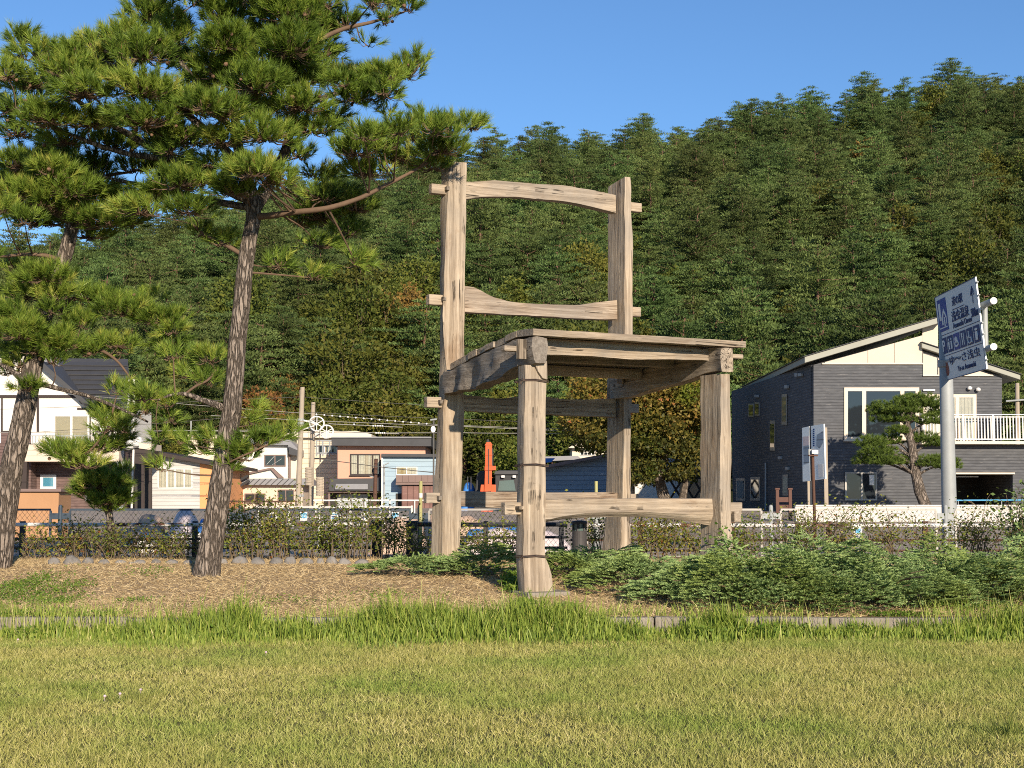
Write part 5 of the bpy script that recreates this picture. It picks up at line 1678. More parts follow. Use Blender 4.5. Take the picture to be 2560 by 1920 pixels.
# left side wall, rear and right walls
mb = MB()
b0 = BK + Vector((0, 0, G0)); f0 = FL_ + Vector((0, 0, G0))
mb.prism([f0 + Vector((0, .3, 0)), b0, b0 + Vector((0, 0, zE - G0)), f0 + Vector((0, .3, zE - G0))], (.25, 0, 0))
side = part('side_wall', mb, M['grey_clad'], house)
xr = xat(2505, HY)
part('right_side_wall', MB().box2((xr - .25, HY + .3, zat(1112, HY)), (xr, 75, zat(945, HY))), M['grey_clad'], house)
part('rear_wall', MB().box2((BK.x + .25, 75.1, G0), (xr - .25, 75.3, zE)), M['grey_clad'], house)
part('lower_roof_deck', MB().box2((xr + .01, HY + .31, zat(1112, HY) - .12), (xat(2680, HY), 70, zat(1112, HY) - .02)), M['fascia'], house)
# garage inside
ga = thing_box = None
gx0, gx1 = xat(2382, HY), xat(2532, HY)
gt = zat(1184, HY)
garage = part('garage', MB().box2((gx0 - .5, HY + 4.5, G0), (gx1 + .6, HY + 4.6, gt + .3)), M['room'], house)
part('garage_wall', MB().box2((gx1 + .02, HY + .31, G0), (gx1 + .12, HY + 4.49, gt + .3)), M['grey_clad'], garage)
part('garage_wall', MB().box2((gx0 - .12, HY + .31, G0), (gx0 - .02, HY + 4.49, gt + .3)), M['room'], garage)
part('garage_ceiling', MB().box2((gx0 - .1, HY + .31, gt + .31), (gx1 + .1, HY + 4.6, gt + .36)), M['room'], garage)
slab(garage, 'header_trim', rect(2380, 1181.5, 2536, 1185.5), HY, .06, 'cream_frame', .065)
slab(garage, 'strip_lamp', rect(2384, 1190.5, 2446, 1193), HY + .8, .08, 'white_frame')
# roofs: two shed roofs of different height
def roof_slab(name, pL, pR, thick_px, x_over0, y0, y1, mat):
    a0 = atY(*pL, HY); a1 = atY(*pR, HY)
    t = thick_px * HY / F
    pts = [Vector((a0.x, y0, a0.z)), Vector((a1.x, y0, a1.z)), Vector((a1.x, y0, a1.z - t)), Vector((a0.x, y0, a0.z - t))]
    return part(name, MB().prism(pts, (0, y1 - y0, 0)), M[mat], house, .02)
roof_slab('roof', (2008, 894), (2352, 792), 15, 0, HY - .3, 76.2, 'fascia')
roof_slab('roof', (2300, 858), (2545, 938), 13, 0, HY - .28, 76.0, 'fascia')
roof_slab('roof_sheet', (2004, 892.5), (2354, 789), 2.2, 0, HY - .38, 76.3, 'roof_slate')
roof_slab('roof_sheet', (2299, 855.5), (2548, 936.5), 2.2, 0, HY - .36, 76.1, 'roof_slate')
slab(house, 'upper_wall', [(2306, 880), (2306, 812), (2345, 800), (2345, 892)], HY + .35, .1, 'cream')
# cream gable panels
def gable(pts): slab(house, 'gable_panel', pts, HY, .04, 'cream', .045)
gl = lambda x: 906 - (x - 2057) * (906 - 838) / (2305 - 2057)
for a, b in ((2062, 2168.4), (2169.6, 2234.4), (2235.6, 2305)):
    gable([(a, 907.5), (a, gl(a) + 1), (b, gl(b) + 1), (b, 907.5)])
gable([(2307, 937), (2307, 884), (2342, 895), (2342, 937)])
gable([(2345, 937), (2345, 896), (2484, 939.5), (2480, 940.5)])
slab(house, 'trim', rect(2055, 907.5, 2307, 911), HY, .06, 'cream_frame', .065)
slab(house, 'trim', rect(2306.5, 937, 2480, 940.5), HY, .06, 'cream_frame', .07)
# windows in front
window(house, 2110, 969, 2297, 1101, HY, 'cream_frame', (.265, .775), 'glass', 9, [None, None, None], True)
window(house, 2307, 986, 2440, 1104, HY, 'cream_frame', (.3, .64), 'glass', 8, ['curtain', 'curtain', 'curtain'])
slab(house, 'vent_cover', rect(2307, 973.5, 2336, 978), HY, .1, 'white_frame', .1)
window(house, 2112, 1180, 2192, 1251, HY, 'alu', (.52,), 'glass', 4)
slab(house, 'notice', rect(2173, 1187, 2185, 1213), HY, .004, 'white_paint', .05)
for (x, y) in (H(1480, 690), H(1530, 698)):
    p = atY(x, y, HY - .12)
    lm = part('spot_lamp', MB().lathe(p, [(.05, -.06), (.09, -.03), (.1, .04), (.04, .09)], 12), M['white_frame'], house)
    part('lamp_arm', MB().tube([p + Vector((0, 0, .02)), p + Vector((0, .13, .05))], .02, 6), M['dark_trim'], lm)
# balcony with railing
by0, by1 = zat(1104, HY), zat(1037, HY)
bal = part('balcony', MB().box2((xat(2296, HY), HY - .5, by0 - .12), (xat(2685, HY), HY - .01, by0)), M['cream_frame'], house, .01)
for py in (1037, 1043):
    part('handrail', MB().box2((xat(2300, HY), HY - .5, zat(py + 2.2, HY)), (xat(2685, HY), HY - .44, zat(py, HY))), M['white_frame'], bal)
part('bottom_rail', MB().box2((xat(2300, HY), HY - .5, by0 + .05), (xat(2685, HY), HY - .44, by0 + .1)), M['white_frame'], bal)
bst = MB().box((0, 0, 0), (.045, .03, by1 - by0 - .19)).mesh('baluster'); bst.materials.append(M['white_frame'])
for i in range(49):
    piece('baluster', bst, bal, (xat(2303 + i * 7.9, HY), HY - .47, by0 + .1 + (by1 - by0 - .19) / 2))
for px in (2301, 2400, 2474, 2556, 2640):
    part('baluster_post', MB().box2((xat(px, HY) - .04, HY - .51, by0), (xat(px, HY) + .04, HY - .43, by1)), M['white_frame'], bal)
# side wall windows, on the receding wall
def side_rect(z, out):
    (x0, y0), (x1, y1) = H(z[0], z[1]), H(z[2], z[3])
    P0 = FL_ + SN * out
    return [at_plane(a, b, P0, SN) for a, b in ((x0, y0), (x1, y0), (x1, y1), (x0, y1))]
def side_window(z, glass='glass', fr='alu'):
    q = side_rect(z, .03)
    w = part('side_window', MB().prism(q, SN * -.025), M[fr], house)
    c = sum(q, Vector()) / 4
    part('pane', MB().prism([c + (p - c) * .78 + SN * .012 for p in q], SN * -.01), M[glass], w)
for z in ((365, 722, 395, 905), (295, 880, 325, 1058), (168, 780, 198, 858), (205, 772, 232, 852), (95, 1222, 148, 1355), (178, 1215, 236, 1355), (370, 1200, 402, 1325)):
    side_window(z, 'glass_teal' if z[0] in (365, 370) else 'glass')
for z in ((202, 728, 220, 743), (380, 670, 398, 690), (440, 600, 455, 620), (462, 600, 478, 618), (342, 1092, 358, 1110), (385, 1155, 400, 1172)):
    part('vent_hood', MB().prism(side_rect(z, .1), SN * -.095), M['galv'], house, .01)
pa, pb = [at_plane(*H(270, y), FL_ + SN * .08, SN) for y in (1130, 1410)]
part('drain_pipe', MB().tube([pa, pb], .04, 8), M['galv'], house)

# low white wall before the house, wooden gate posts, blue pipe rail
ww = thing('garden_wall', 'low white block wall in front of the charcoal house', 'wall', (xat(2270, 53), 53, .6))
part('wall', MB().box2((xat(1986, 53), 53, .4), (xat(2660, 53), 53.2, zat(1266, 53))), M['white_block'], ww)
for i in range(9):
    part('coping', MB().box2((xat(1986 + i * 75, 53) + .01, 52.97, zat(1266, 53) + .003), (xat(1986 + (i + 1) * 75, 53) - .01, 53.23, zat(1262, 53))), M['white_block'], ww, .006)
gp = thing('timber_gate', 'red brown timber gate posts with crossbar beside the charcoal house', 'gate', (xat(1958, 54), 54, .6))
for px in (1942, 1974):
    pt = part('gate_upright', MB().box2((xat(px - 4, 54), 54, .6), (xat(px + 4, 54), 54.14, zat(1224, 54))), M['red_brown'], gp, .01)
    part('cap', MB().box2((xat(px - 5.5, 54), 53.97, zat(1224, 54)), (xat(px + 5.5, 54), 54.17, zat(1220, 54))), M['red_brown'], pt)
for py in (1243, 1262): part('gate_bar', MB().box2((xat(1946, 54), 54.03, zat(py, 54) - .18), (xat(1970, 54), 54.1, zat(py, 54))), M['red_brown'], gp, .008)
pr = thing('blue_pipe_rail', 'pale blue pipe rail across the garage opening', 'rail', (xat(2460, 55), 55, .9))
part('rail', MB().tube([(xat(2381, 55), 55, zat(1251, 55)), (xat(2600, 55), 55, zat(1250, 55))], .028, 8), M['sign_cyan'], pr)
for px in (2392, 2500, 2590): part('post', MB().tube([(xat(px, 55), 55.0, .6), (xat(px, 55), 55.0, zat(1250, 55))], .02, 6), M['galv'], pr)

# ---- white half-timbered house on the left
Y2 = 80.0
def K(x, y): return x / K5, 840 + y / K5
lh = thing('white_house', 'white half timbered house with dark tiled roof behind the left pine', 'house', (xat(120, Y2), Y2, 1.0))
kp = lambda pts: [K(*p) for p in pts]
slab(lh, 'upper_wall', kp([(-400, 760), (-400, 300), (150, 60), (300, 190), (625, 480), (860, 480), (860, 760)]), Y2, 6, 'white_wall')
slab(lh, 'lower_wall', kp([(-400, 760.5), (860, 760.5), (860, 1240), (-400, 1240)]), Y2 + 1.0, 5, 'brick')
slab(lh, 'brick_bay', kp([(-400, 665), (212, 665), (212, 1240), (-400, 1240)]), Y2 - .05, 1.0, 'brick')
# main roof slope and its courses
ra = [atY(*K(300, 170), Y2 + 4.5), atY(*K(880, 175), Y2 + 4.5), atY(*K(900, 470), Y2 - .3), atY(*K(560, 470), Y2 - .3)]
rs = part('roof', MB().prism(ra, (0, .1, .15)), M['roof_slate'], lh)
for i in range(9):
    t = (i + .5) / 9
    a = ra[0].lerp(ra[3], t); b = ra[1].lerp(ra[2], t)
    d = (ra[3] - ra[0]) * (1 / 9); 
    part('tile_course', MB().prism([a + Vector((0, -.02, .03)), b + Vector((0, -.02, .03)), b + (ra[2] - ra[1]) / 9.6 + Vector((0, -.08, .09)), a + d * .94 + Vector((0, -.08, .09))], (0, -.02, .05)), M['roof_slate'], rs)
# gable verge boards
for p, q in (((285, 175), (640, 490)), ((-420, 300), (150, 45))):
    a, b = K(*p), K(*q)
    slab(lh, 'verge_board', [(a[0], a[1] - 5), (b[0], b[1] - 5), (b[0], b[1] + 9), (a[0], a[1] + 9)], Y2, .5, 'roof_slate', .5)
slab(lh, 'verge_board', [K(150, 40), K(300, 180), K(300, 215), K(150, 75)], Y2, .5, 'roof_slate', .49)
slab(lh, 'gable_roof', kp([(296, 172), (640, 478), (640, 500), (296, 196)]), Y2 - .02, 6.1, 'roof_slate')
# dark timbers on the white wall
for r_ in ((-400, 408, 535, 428), (0, 655, 215, 668), (120, 428, 134, 660), (255, 428, 270, 665), (612, 500, 628, 745), (770, 490, 784, 745), (128, 90, 138, 408), (535, 495, 780, 510), (10, 428, 20, 655)):
    (a, b), (c, d) = K(r_[0], r_[1]), K(r_[2], r_[3])
    slab(lh, 'timber_strip', rect(a, b, c, d), Y2, .05, 'dark_trim', .055 + .004 * (r_[2] - r_[0] > 60))
(a, b), (c, d) = K(370, 542), K(620, 750)
window(lh, a, b, c, d, Y2, 'white_frame', (.5,), 'glass', 5, ['curtain_tan', 'curtain_tan'])
(a, b), (c, d) = K(280, 958), K(390, 1060)
window(lh, a, b, c, d, Y2 + 1.0, 'white_frame', (), 'glass', 7, ['sign_cyan'])
(a, b), (c, d) = K(-20, 500), K(8, 740)
window(lh, a, b, c, d, Y2, 'white_frame', (), 'glass', 5, ['curtain_tan'])
(a, b), (c, d) = K(590, 965), K(650, 1140)
window(lh, a, b, c, d, Y2 + 1.0, 'alu', (.5,), 'glass', 4)
# balcony
zb0, zb1 = zat(K(0, 872)[1], Y2), zat(K(0, 755)[1], Y2)
bl = part('balcony', MB().box2((xat(K(215, 0)[0], Y2), Y2 - 1.1, zb0), (xat(K(862, 0)[0], Y2), Y2 - .05, zb1)), M['beige_wall'], lh, .01)
for k in range(3):
    z = zb0 + (zb1 - zb0) * (k + .5) / 3
    part('balcony_board', MB().box2((xat(K(213, 0)[0], Y2), Y2 - 1.14, z - .38), (xat(K(864, 0)[0], Y2), Y2 - 1.105, z + .38)) if False else MB().box2((xat(K(213, 0)[0], Y2), Y2 - 1.14, z - (zb1 - zb0) / 6.4), (xat(K(864, 0)[0], Y2), Y2 - 1.105, z + (zb1 - zb0) / 6.4)), M['beige_wall'], bl)
zr = zat(K(0, 692)[1], Y2)
part('handrail', MB().box2((xat(K(215, 0)[0], Y2), Y2 - 1.1, zr - .05), (xat(K(862, 0)[0], Y2), Y2 - 1.04, zr)), M['galv'], bl)
bst2 = MB().box((0, 0, 0), (.04, .03, zr - zb1 - .05)).mesh('baluster'); bst2.materials.append(M['galv'])
for i in range(29): piece('baluster', bst2, bl, (xat(K(222 + i * 22.6, 0)[0], Y2), Y2 - 1.07, (zr + zb1 - .05) / 2))
for x_ in (208, 868):
    part('column', MB().box2((xat(K(x_, 0)[0], Y2) - .22, Y2 - 1.12, .8), (xat(K(x_, 0)[0], Y2) + .22, Y2 - .75, zb0 - .003)), M['dark_trim' if x_ < 300 else 'galv'], lh, .01)
part('rain_pipe', MB().tube([atY(*K(925, 300), Y2 - 1.3), atY(*K(925, 700), Y2 - 1.3), atY(*K(910, 1190), Y2 - 1.3)], .06, 8), M['white_frame'], lh)
part('rain_pipe', MB().tube([atY(*K(890, 300), Y2 - 1.2), atY(*K(885, 560), Y2 - 1.2), atY(*K(880, 760), Y2 - 1.2)], .06, 8), M['white_frame'], lh)
for x_, y_ in ((890, 745), (938, 730)):
    p = atY(*K(x_, y_), Y2 - 1.5)
    part('satellite_dish', MB().lathe(p, [(.05, -.34), (.30, -.22), (.38, 0), (.30, .22), (.05, .34)], 14), M['porcelain'], lh)
# dark timber carport
cp = thing('carport', 'dark timber carport between the white house and the grey sided cottage', 'carport', (xat(355, 76), 76, 1.0))
slab(cp, 'beam', kp([(930, 780), (1050, 792), (1050, 892), (930, 880)]), 76, 2.5, 'dark_trim')
slab(cp, 'deck_edge', kp([(960, 740), (1046, 745), (1046, 788), (960, 776)]), 76.2, 2.2, 'beige_wall')
for x_ in (985, 1036): slab(cp, 'post', kp([(x_ - 8, 880), (x_ + 8, 880), (x_ + 8, 1200), (x_ - 8, 1200)]), 76.05, .25, 'dark_trim')
slab(cp, 'back_panel', kp([(930, 870), (1040, 880), (1040, 1200), (930, 1200)]), 78.6, .1, 'room')

# ---- grey sided cottage with orange end
ct = thing('grey_orange_cottage', 'grey sided cottage with a bright orange end wall', 'house', (xat(455, 78), 78, 1.0))
slab(ct, 'wall', kp([(1046, 1220), (1046, 815), (1380, 880), (1380, 1220)]), 78, 7, 'siding')
slab(ct, 'end_wall', kp([(1380.5, 1220), (1380.5, 880), (1560, 915), (1560, 1220)]), 78, 7, 'orange_wall')
slab(ct, 'roof', kp([(1020, 785), (1600, 898), (1600, 920), (1020, 812)]), 77.5, 8, 'dark_trim')
(a, b), (c, d) = K(1090, 915), K(1332, 1055)
window(ct, a, b, c, d, 78, 'white_frame', (.27, .5, .76), 'glass', 3, 'curtain')
# cream parapet building behind
def Q(x, y): return 480 + x / 3.456, 950 + y / 3.456
qp = lambda pts: [Q(*p) for p in pts]
pb_ = thing('cream_block', 'cream flat roofed block behind the big leaning trunk', 'building', (xat(545, 90), 90, 1))
slab(pb_, 'wall', [(470, 1275), (470, 1092), (610, 1092), (610, 1275)], 90, 5, 'ivory_wall')
slab(pb_, 'parapet', [(466, 1096), (466, 1087), (616, 1087), (616, 1096)], 89.8, 5.4, 'beige_wall')
slab(pb_, 'antenna', [(476, 1089), (476, 1052), (479, 1052), (479, 1089)], 91, .08, 'galv')

# ---- white two storey house with the low beige annex
wh = thing('white_gabled_house', 'white house with a brown trimmed gable behind the low beige annex', 'house', (xat(650, 88), 88, 1))
slab(wh, 'wall', qp([(360, 1100), (360, 600), (470, 560), (828, 560), (828, 1100)]), 88, 5, 'white_wall')
slab(wh, 'side_wall', qp([(829, 1100), (829, 620), (915, 650), (915, 1100)]), 88.3, 4, 'ivory_wall')
slab(wh, 'roof', qp([(465, 514), (835, 514), (918, 600), (918, 655), (838, 640), (830, 562), (465, 558)]), 87.6, 5.5, 'roof_grey')
slab(wh, 'roof_end', qp([(836, 575), (914, 608), (914, 655), (836, 640)]), 87.5, .08, 'roof_slate')
slab(wh, 'drain_pipe', qp([(838, 650), (852, 650), (852, 860), (838, 860)]), 88, .2, 'brown_tile', .15)
(a, b), (c, d) = Q(626, 646), Q(810, 747)
window(wh, a, b, c, d, 88, 'brown_tile', (.5,), 'glass', 2.4)
for st in ((645, 730, 710, 660), (690, 735, 775, 680)): slab(wh, 'slanted_bar', qp([(st[0], st[1]), (st[0] + 6, st[1]), (st[2] + 6, st[3]), (st[2], st[3])]), 88, .02, 'galv', .1)  # two thin slanted grey bars across the panes
slab(wh, 'verge', qp([(370, 850), (480, 798), (680, 757), (690, 757), (785, 845), (745, 845), (680, 772), (480, 815), (380, 862)]), 87.4, .5, 'brown_tile')
slab(wh, 'porch_gable', qp([(385, 860), (480, 816), (680, 773), (742, 845), (742, 860)]), 87.6, .3, 'white_wall')
an = thing('beige_annex', 'low beige annex with two wide windows and a seamed grey roof', 'building', (xat(665, 83), 83, 1))
slab(an, 'wall', qp([(330, 1120), (330, 905), (955, 905), (955, 1120)]), 83, 4, 'beige_wall')
ro = slab(an, 'roof', qp([(340, 907), (420, 852), (970, 850), (1000, 908)]), 82.6, 4.6, 'roof_grey')
for i in range(11): 
    x_ = 440 + i * 50
    slab(ro, 'seam', qp([(x_ - 60, 906), (x_ - 53, 906), (x_ + 7 - 4, 853), (x_ - 4, 853)]), 82.55, .05, 'roof_slate', .02)
(a, b), (c, d) = Q(455, 980), Q(634, 1066); window(an, a, b, c, d, 83, 'brown_tile', (.5,), 'glass', 2.4)
(a, b), (c, d) = Q(742, 946), Q(884, 1052); window(an, a, b, c, d, 83, 'brown_tile', (.48,), 'glass', 2.4)
for (x_, y_) in ((375, 885), (385, 928)):
    slab(an, 'roof_bracket', qp([(x_ - 6, y_ - 8), (x_ + 100, y_ - 66), (x_ + 110, y_ - 56), (x_ + 108, y_ - 46), (x_ + 6, y_ + 8)]), 82.2, .25, 'machine_black')

# ---- cream flat house with pipe frames
cf = thing('cream_flat_house', 'cream boarded flat roofed house behind the utility poles', 'house', (xat(810, 90), 90, 1))
slab(cf, 'wall', qp([(905, 1120), (905, 480), (1300, 480), (1300, 1120)]), 90, 6, 'cream_wall')
slab(cf, 'parapet', qp([(760, 495), (760, 446), (1420, 440), (1550, 468), (1550, 500), (1300, 500)]), 89.6, 6.5, 'ivory_wall')
slab(cf, 'left_wing', qp([(775, 1120), (775, 500), (904, 500), (904, 1120)]), 90.3, 5, 'ivory_wall')
(a, b), (c, d) = Q(1085, 565), Q(1258, 645); window(cf, a, b, c, d, 90, 'white_frame', (.35, .62), 'glass', 2.4, [None, 'curtain', None])
fp = MB(); 
def pipe(pts, Y, r): return MB().tube([atY(*Q(*p), Y) for p in pts], r, 6)
for pts in (((1075, 660), (1075, 525), (1250, 525), (1262, 540), (1262, 660)), ((1075, 632), (1262, 632)), ((1130, 525), (1130, 660)), ((1190, 525), (1190, 660))): part('balcony_pipe', pipe(pts, 89.2, .05), M['galv'], cf)

# ---- peach house
ph = thing('peach_house', 'peach rendered house with a thick dark roof and curtained window', 'house', (xat(950, 86), 86, 1))
slab(ph, 'wall', qp([(1258, 1130), (1258, 560), (2016, 560), (2016, 1130)]), 86, 6, 'peach_wall')
rf = slab(ph, 'roof', qp([(1205, 566), (1205, 492), (2066, 492), (2066, 572)]), 85.4, 7.4, 'roof_slate')
slab(rf, 'roof_edge', qp([(1203, 500), (1203, 490), (2068, 490), (2068, 500)]), 85.35, .1, 'roof_grey', .03)
(a, b), (c, d) = Q(1366, 638), Q(1628, 824); window(ph, a, b, c, d, 86, 'dark_trim', (.26, .745), 'glass', 3.5, 'curtain', True)
aw = slab(ph, 'awning', qp([(1180, 960), (1195, 852), (1636, 848), (1636, 960)]), 84.6, 1.4, 'roof_slate')
slab(aw, 'awning_lip', qp([(1235, 945), (1245, 898), (1520, 898), (1520, 945)]), 84.5, .12, 'roof_grey', .06)
slab(aw, 'awning_beam', qp([(1176, 975), (1176, 960.5), (1640, 960.5), (1640, 975)]), 84.8, 1.0, 'brown_tile')
sh_ = slab(ph, 'shutter', qp([(1255, 1110), (1255, 985), (1522, 985), (1522, 1110)]), 85.6, .3, 'alu')
for i in range(5): slab(sh_, 'shutter_slat', qp([(1257, 988 + i * 22), (1520, 988 + i * 22), (1520, 1006 + i * 22), (1257, 1006 + i * 22)]), 85.6, .02, 'galv', .03)
slab(ph, 'dark_bay', qp([(1190, 1110), (1190, 976), (1254, 976), (1254, 1110)]), 85.7, .2, 'room')
slab(ph, 'dark_bay', qp([(1523, 1110), (1523, 976), (1636, 976), (1636, 1110)]), 85.7, .2, 'room')
slab(ph, 'porch_post', qp([(1178, 1110), (1178, 976), (1192, 976), (1192, 1110)]), 84.9, .2, 'brown_tile')

# ---- pale blue house with brown awning
bh = thing('pale_blue_house', 'pale blue sided house with a brown tiled awning beside the chair', 'house', (xat(1020, 84), 84, 1))
slab(bh, 'wall', qp([(1640, 1130), (1640, 655), (2200, 655), (2200, 1130)]), 84, 6, 'blue_wall')
slab(bh, 'roof', qp([(1632, 662), (1636, 636), (2205, 640), (2205, 664)]), 83.7, 6.6, 'roof_slate')
slab(bh, 'corner_trim', qp([(1636, 1130), (1636, 664), (1650, 664), (1650, 1130)]), 83.9, .1, 'white_frame')
(a, b), (c, d) = Q(1763, 750), Q(1947, 822); window(bh, a, b, c, d, 84, 'white_frame', (.5,), 'glass', 2.0, ['curtain_tan', 'curtain'])
at = slab(bh, 'awning', qp([(1760, 905), (1764, 822), (2210, 822), (2210, 905)]), 82.9, 1.1, 'brown_tile')
for i in range(8): slab(at, 'awning_tile', qp([(1764 + i * 55, 884), (1764 + i * 55, 824), (1816 + i * 55, 824), (1816 + i * 55, 884)]), 82.9, .03, 'brown_tile', .04)
sd = slab(bh, 'lean_to', qp([(1812, 1130), (1812, 912), (2210, 912), (2210, 1130)]), 83.1, .8, 'brown_metal')
slab(bh, 'doorway', qp([(1760, 1130), (1760, 980), (1811, 980), (1811, 1130)]), 84, .1, 'room', .02)

# ---- blue grey shed and cream house behind the chair seat
def S(x, y): return 1040 + x / 4.254, 960 + y / 4.254
sp_ = lambda pts: [S(*p) for p in pts]
sd2 = thing('blue_grey_shed', 'blue grey metal sided shed with a sloping brown roof edge', 'shed', (xat(1450, 80), 80, 1))
slab(sd2, 'wall', sp_([(1180, 1250), (1180, 900), (2130, 738), (2130, 1250)]), 80, 5, 'shed_blue')
slab(sd2, 'roof', sp_([(1150, 905), (2150, 715), (2150, 745), (1150, 940)]), 79.4, 6, 'brown_tile')
slab(sd2, 'rear_roof', sp_([(1250, 775), (1720, 762), (1760, 800), (1250, 830)]), 86, 3, 'roof_grey')
slab(sd2, 'tarpaulin', sp_([(1330, 790), (1480, 788), (1440, 830), (1330, 840)]), 80.2, 1.0, 'tarp_blue')
ch_ = thing('cream_cottage', 'small cream cottage roofline half hidden by the turning tree', 'house', (xat(1480, 90), 90, 1))
slab(ch_, 'wall', sp_([(1660, 830), (1660, 680), (2150, 680), (2150, 830)]), 90, 4, 'ivory_wall')
slab(ch_, 'roof', sp_([(1620, 680), (1690, 635), (2190, 610), (2190, 684)]), 89.5, 5, 'cream')
(a, b), (c, d) = S(1745, 722), S(1905, 760); window(ch_, a, b, c, d, 90, 'white_frame', (.25, .5, .75), 'glass', 1.5)
bw = thing('pale_back_wall', 'pale low house wall glimpsed under the turning tree', 'house', (xat(1680, 84), 84, 1))
slab(bw, 'wall', [(1560, 1290), (1560, 1178), (1760, 1178), (1760, 1290)], 84, 3, 'white_wall')
slab(bw, 'roof', [(1552, 1180), (1560, 1150), (1765, 1142), (1770, 1180)], 83.6, 4, 'roof_grey')
slab(bw, 'tan_panel', [(1700, 1290), (1700, 1196), (1760, 1196), (1760, 1290)], 83.7, .2, 'tan_box')
lt = thing('lattice_fence', 'dark crossed timber lattice under the turning tree', 'fence', (xat(1725, 77), 77, 1))
for s in (-1, 1):
    for k in range(3):
        c_ = 1690 + k * 30
        slab(lt, 'lattice_bar', [(c_ - 16 * s - 3, 1198), (c_ - 16 * s + 3, 1198), (c_ + 16 * s + 3, 1250), (c_ + 16 * s - 3, 1250)], 77 + (.06 if s > 0 else 0), .05, 'dark_trim')
for py in (1195, 1250): slab(lt, 'lattice_rail', rect(1660, py - 3, 1775, py + 3), 77.12, .06, 'dark_trim')

# ---- excavator
EY = 64.0
ex = thing('excavator', 'orange excavator with raised boom parked behind the giant chair', 'excavator', (xat(1245, EY), EY, .9))
ep = lambda pts: [S(*p) for p in pts]
slab(ex, 'boom', ep([(738, 640), (750, 618), (796, 618), (808, 645), (808, 900), (802, 1140), (726, 1145), (734, 900)]), EY - .6, .42, 'orange_paint', 0, .015)
slab(ex, 'boom_cylinder', ep([(806, 680), (822, 690), (822, 880), (806, 880)]), EY - .5, .2, 'machine_black')
slab(ex, 'bucket_arm', ep([(752, 588), (776, 588), (784, 630), (748, 630)]), EY - .5, .25, 'machine_black', 0, .02)
for y_ in (650, 760, 870, 1000): slab(ex, 'boom_rib', ep([(733, y_), (733, y_ - 10), (812, y_ - 10), (812, y_)]), EY - .62, .45, 'orange_paint', 0, .01)
slab(ex, 'hose', ep([(768, 1060), (768, 690), (775, 690), (775, 1060)]), EY - .66, .05, 'machine_black')
slab(ex, 'link', ep([(730, 880), (850, 870), (850, 915), (730, 920)]), EY - .65, .1, 'orange_paint')
slab(ex, 'boom_foot', ep([(680, 1155), (690, 1070), (850, 1070), (850, 1155)]), EY - .5, .6, 'orange_paint', 0, .03)
cab = slab(ex, 'cab', ep([(840, 1180), (840, 930), (880, 918), (1085, 918), (1105, 945), (1105, 1180)]), EY, 1.6, 'machine_black', 0, .04)
slab(cab, 'windscreen', ep([(872, 1135), (885, 1030), (1040, 1020), (1060, 1135)]), EY, .03, 'glass_teal', .05)
slab(cab, 'cab_roof', ep([(832, 960), (845, 925), (1110, 925), (1112, 960)]), EY - .12, 1.8, 'roof_slate')
for x_ in (925, 1045): slab(cab, 'work_lamp', ep([(x_ - 18, 996), (x_ - 18, 972), (x_ + 18, 972), (x_ + 18, 996)]), EY - .2, .1, 'porcelain', 0, .01)
slab(ex, 'engine_deck', ep([(620, 1190), (650, 950), (690, 925), (735, 930), (735, 1190)]), EY + .4, 1.6, 'machine_black', 0, .05)
slab(ex, 'undercarriage', ep([(640, 1320), (640, 1192), (1110, 1192), (1110, 1320)]), EY + .1, 2.0, 'machine_black', 0, .06)
for x_ in (690, 1050): slab(ex, 'track', ep([(x_ - 70, 1330), (x_ - 80, 1290), (x_ - 70, 1250), (x_ + 70, 1250), (x_ + 80, 1290), (x_ + 70, 1330)]), EY - .2, 2.6, 'machine_black', 0, .05)
for x_ in (545, 580): slab(ex, 'guard_bar', ep([(x_, 1120), (x_, 985), (x_ + 10, 985), (x_ + 10, 1120)]), EY, .05, 'machine_black')
slab(ex, 'dipper', ep([(690, 1330), (700, 1420), (770, 1460), (820, 1450), (820, 1330)]), EY - 1.4, .3, 'orange_paint', 0, .04)
bt = heap('blue_tarpaulin', 'blue sheet heap left of the excavator', 'tarpaulin', 1152, 1195, 1206, 66, 'tarp_blue', 1.4, 9, .1, .9)

# ---- utility poles and the overhead line
LY = 70.0
def qw(x, y, Y=LY): return atY(*Q(x, y), Y)
up = thing('utility_pole', 'tall weathered railway pole with pulley wheels, nearest the big trunk', 'pole', (xat(749, LY), LY, .9), 'railway poles')
part('shaft', MB().tube([qw(915, 1120), qw(940, 430), qw(955, 62)], [.14, .125, .105], 12), M['pole'], up)
part('cable_guard', MB().tube([qw(938, 160), qw(938, 85)], .05, 6), M['pole'], up)
for y_ in (345, 375, 1000): part('clamp', MB().lathe(qw(940, y_), [(.15, -.06), (.16, -.05), (.16, .05), (.15, .06)], 12), M['galv'], up)
part('arm', MB().tube([qw(940, 345), qw(1010, 360), qw(1085, 385)], .045, 6), M['porcelain'], up)
part('arm', MB().tube([qw(945, 430), qw(1010, 412), qw(1085, 385)], .035, 6), M['porcelain'], up)
def wheel(parent, x, y, r):
    c = qw(x, y, LY - .3); rr = r * LY / F / 3.456
    pts = [c + Vector((math.cos(a) * rr, .12 * math.sin(a * 2), math.sin(a) * rr)) for a in np.linspace(0, 2 * math.pi, 25)]
    w = part('pulley_wheel', MB().tube(pts, .035, 6), M['porcelain'], parent)
    for k in range(3):
        a = k * math.pi / 3 + .5
        part('spoke', MB().tube([c - Vector((math.cos(a) * rr, 0, math.sin(a) * rr)), c + Vector((math.cos(a) * rr, 0, math.sin(a) * rr))], .022, 5), M['porcelain'], w)
wheel(up, 1078, 378, 62)
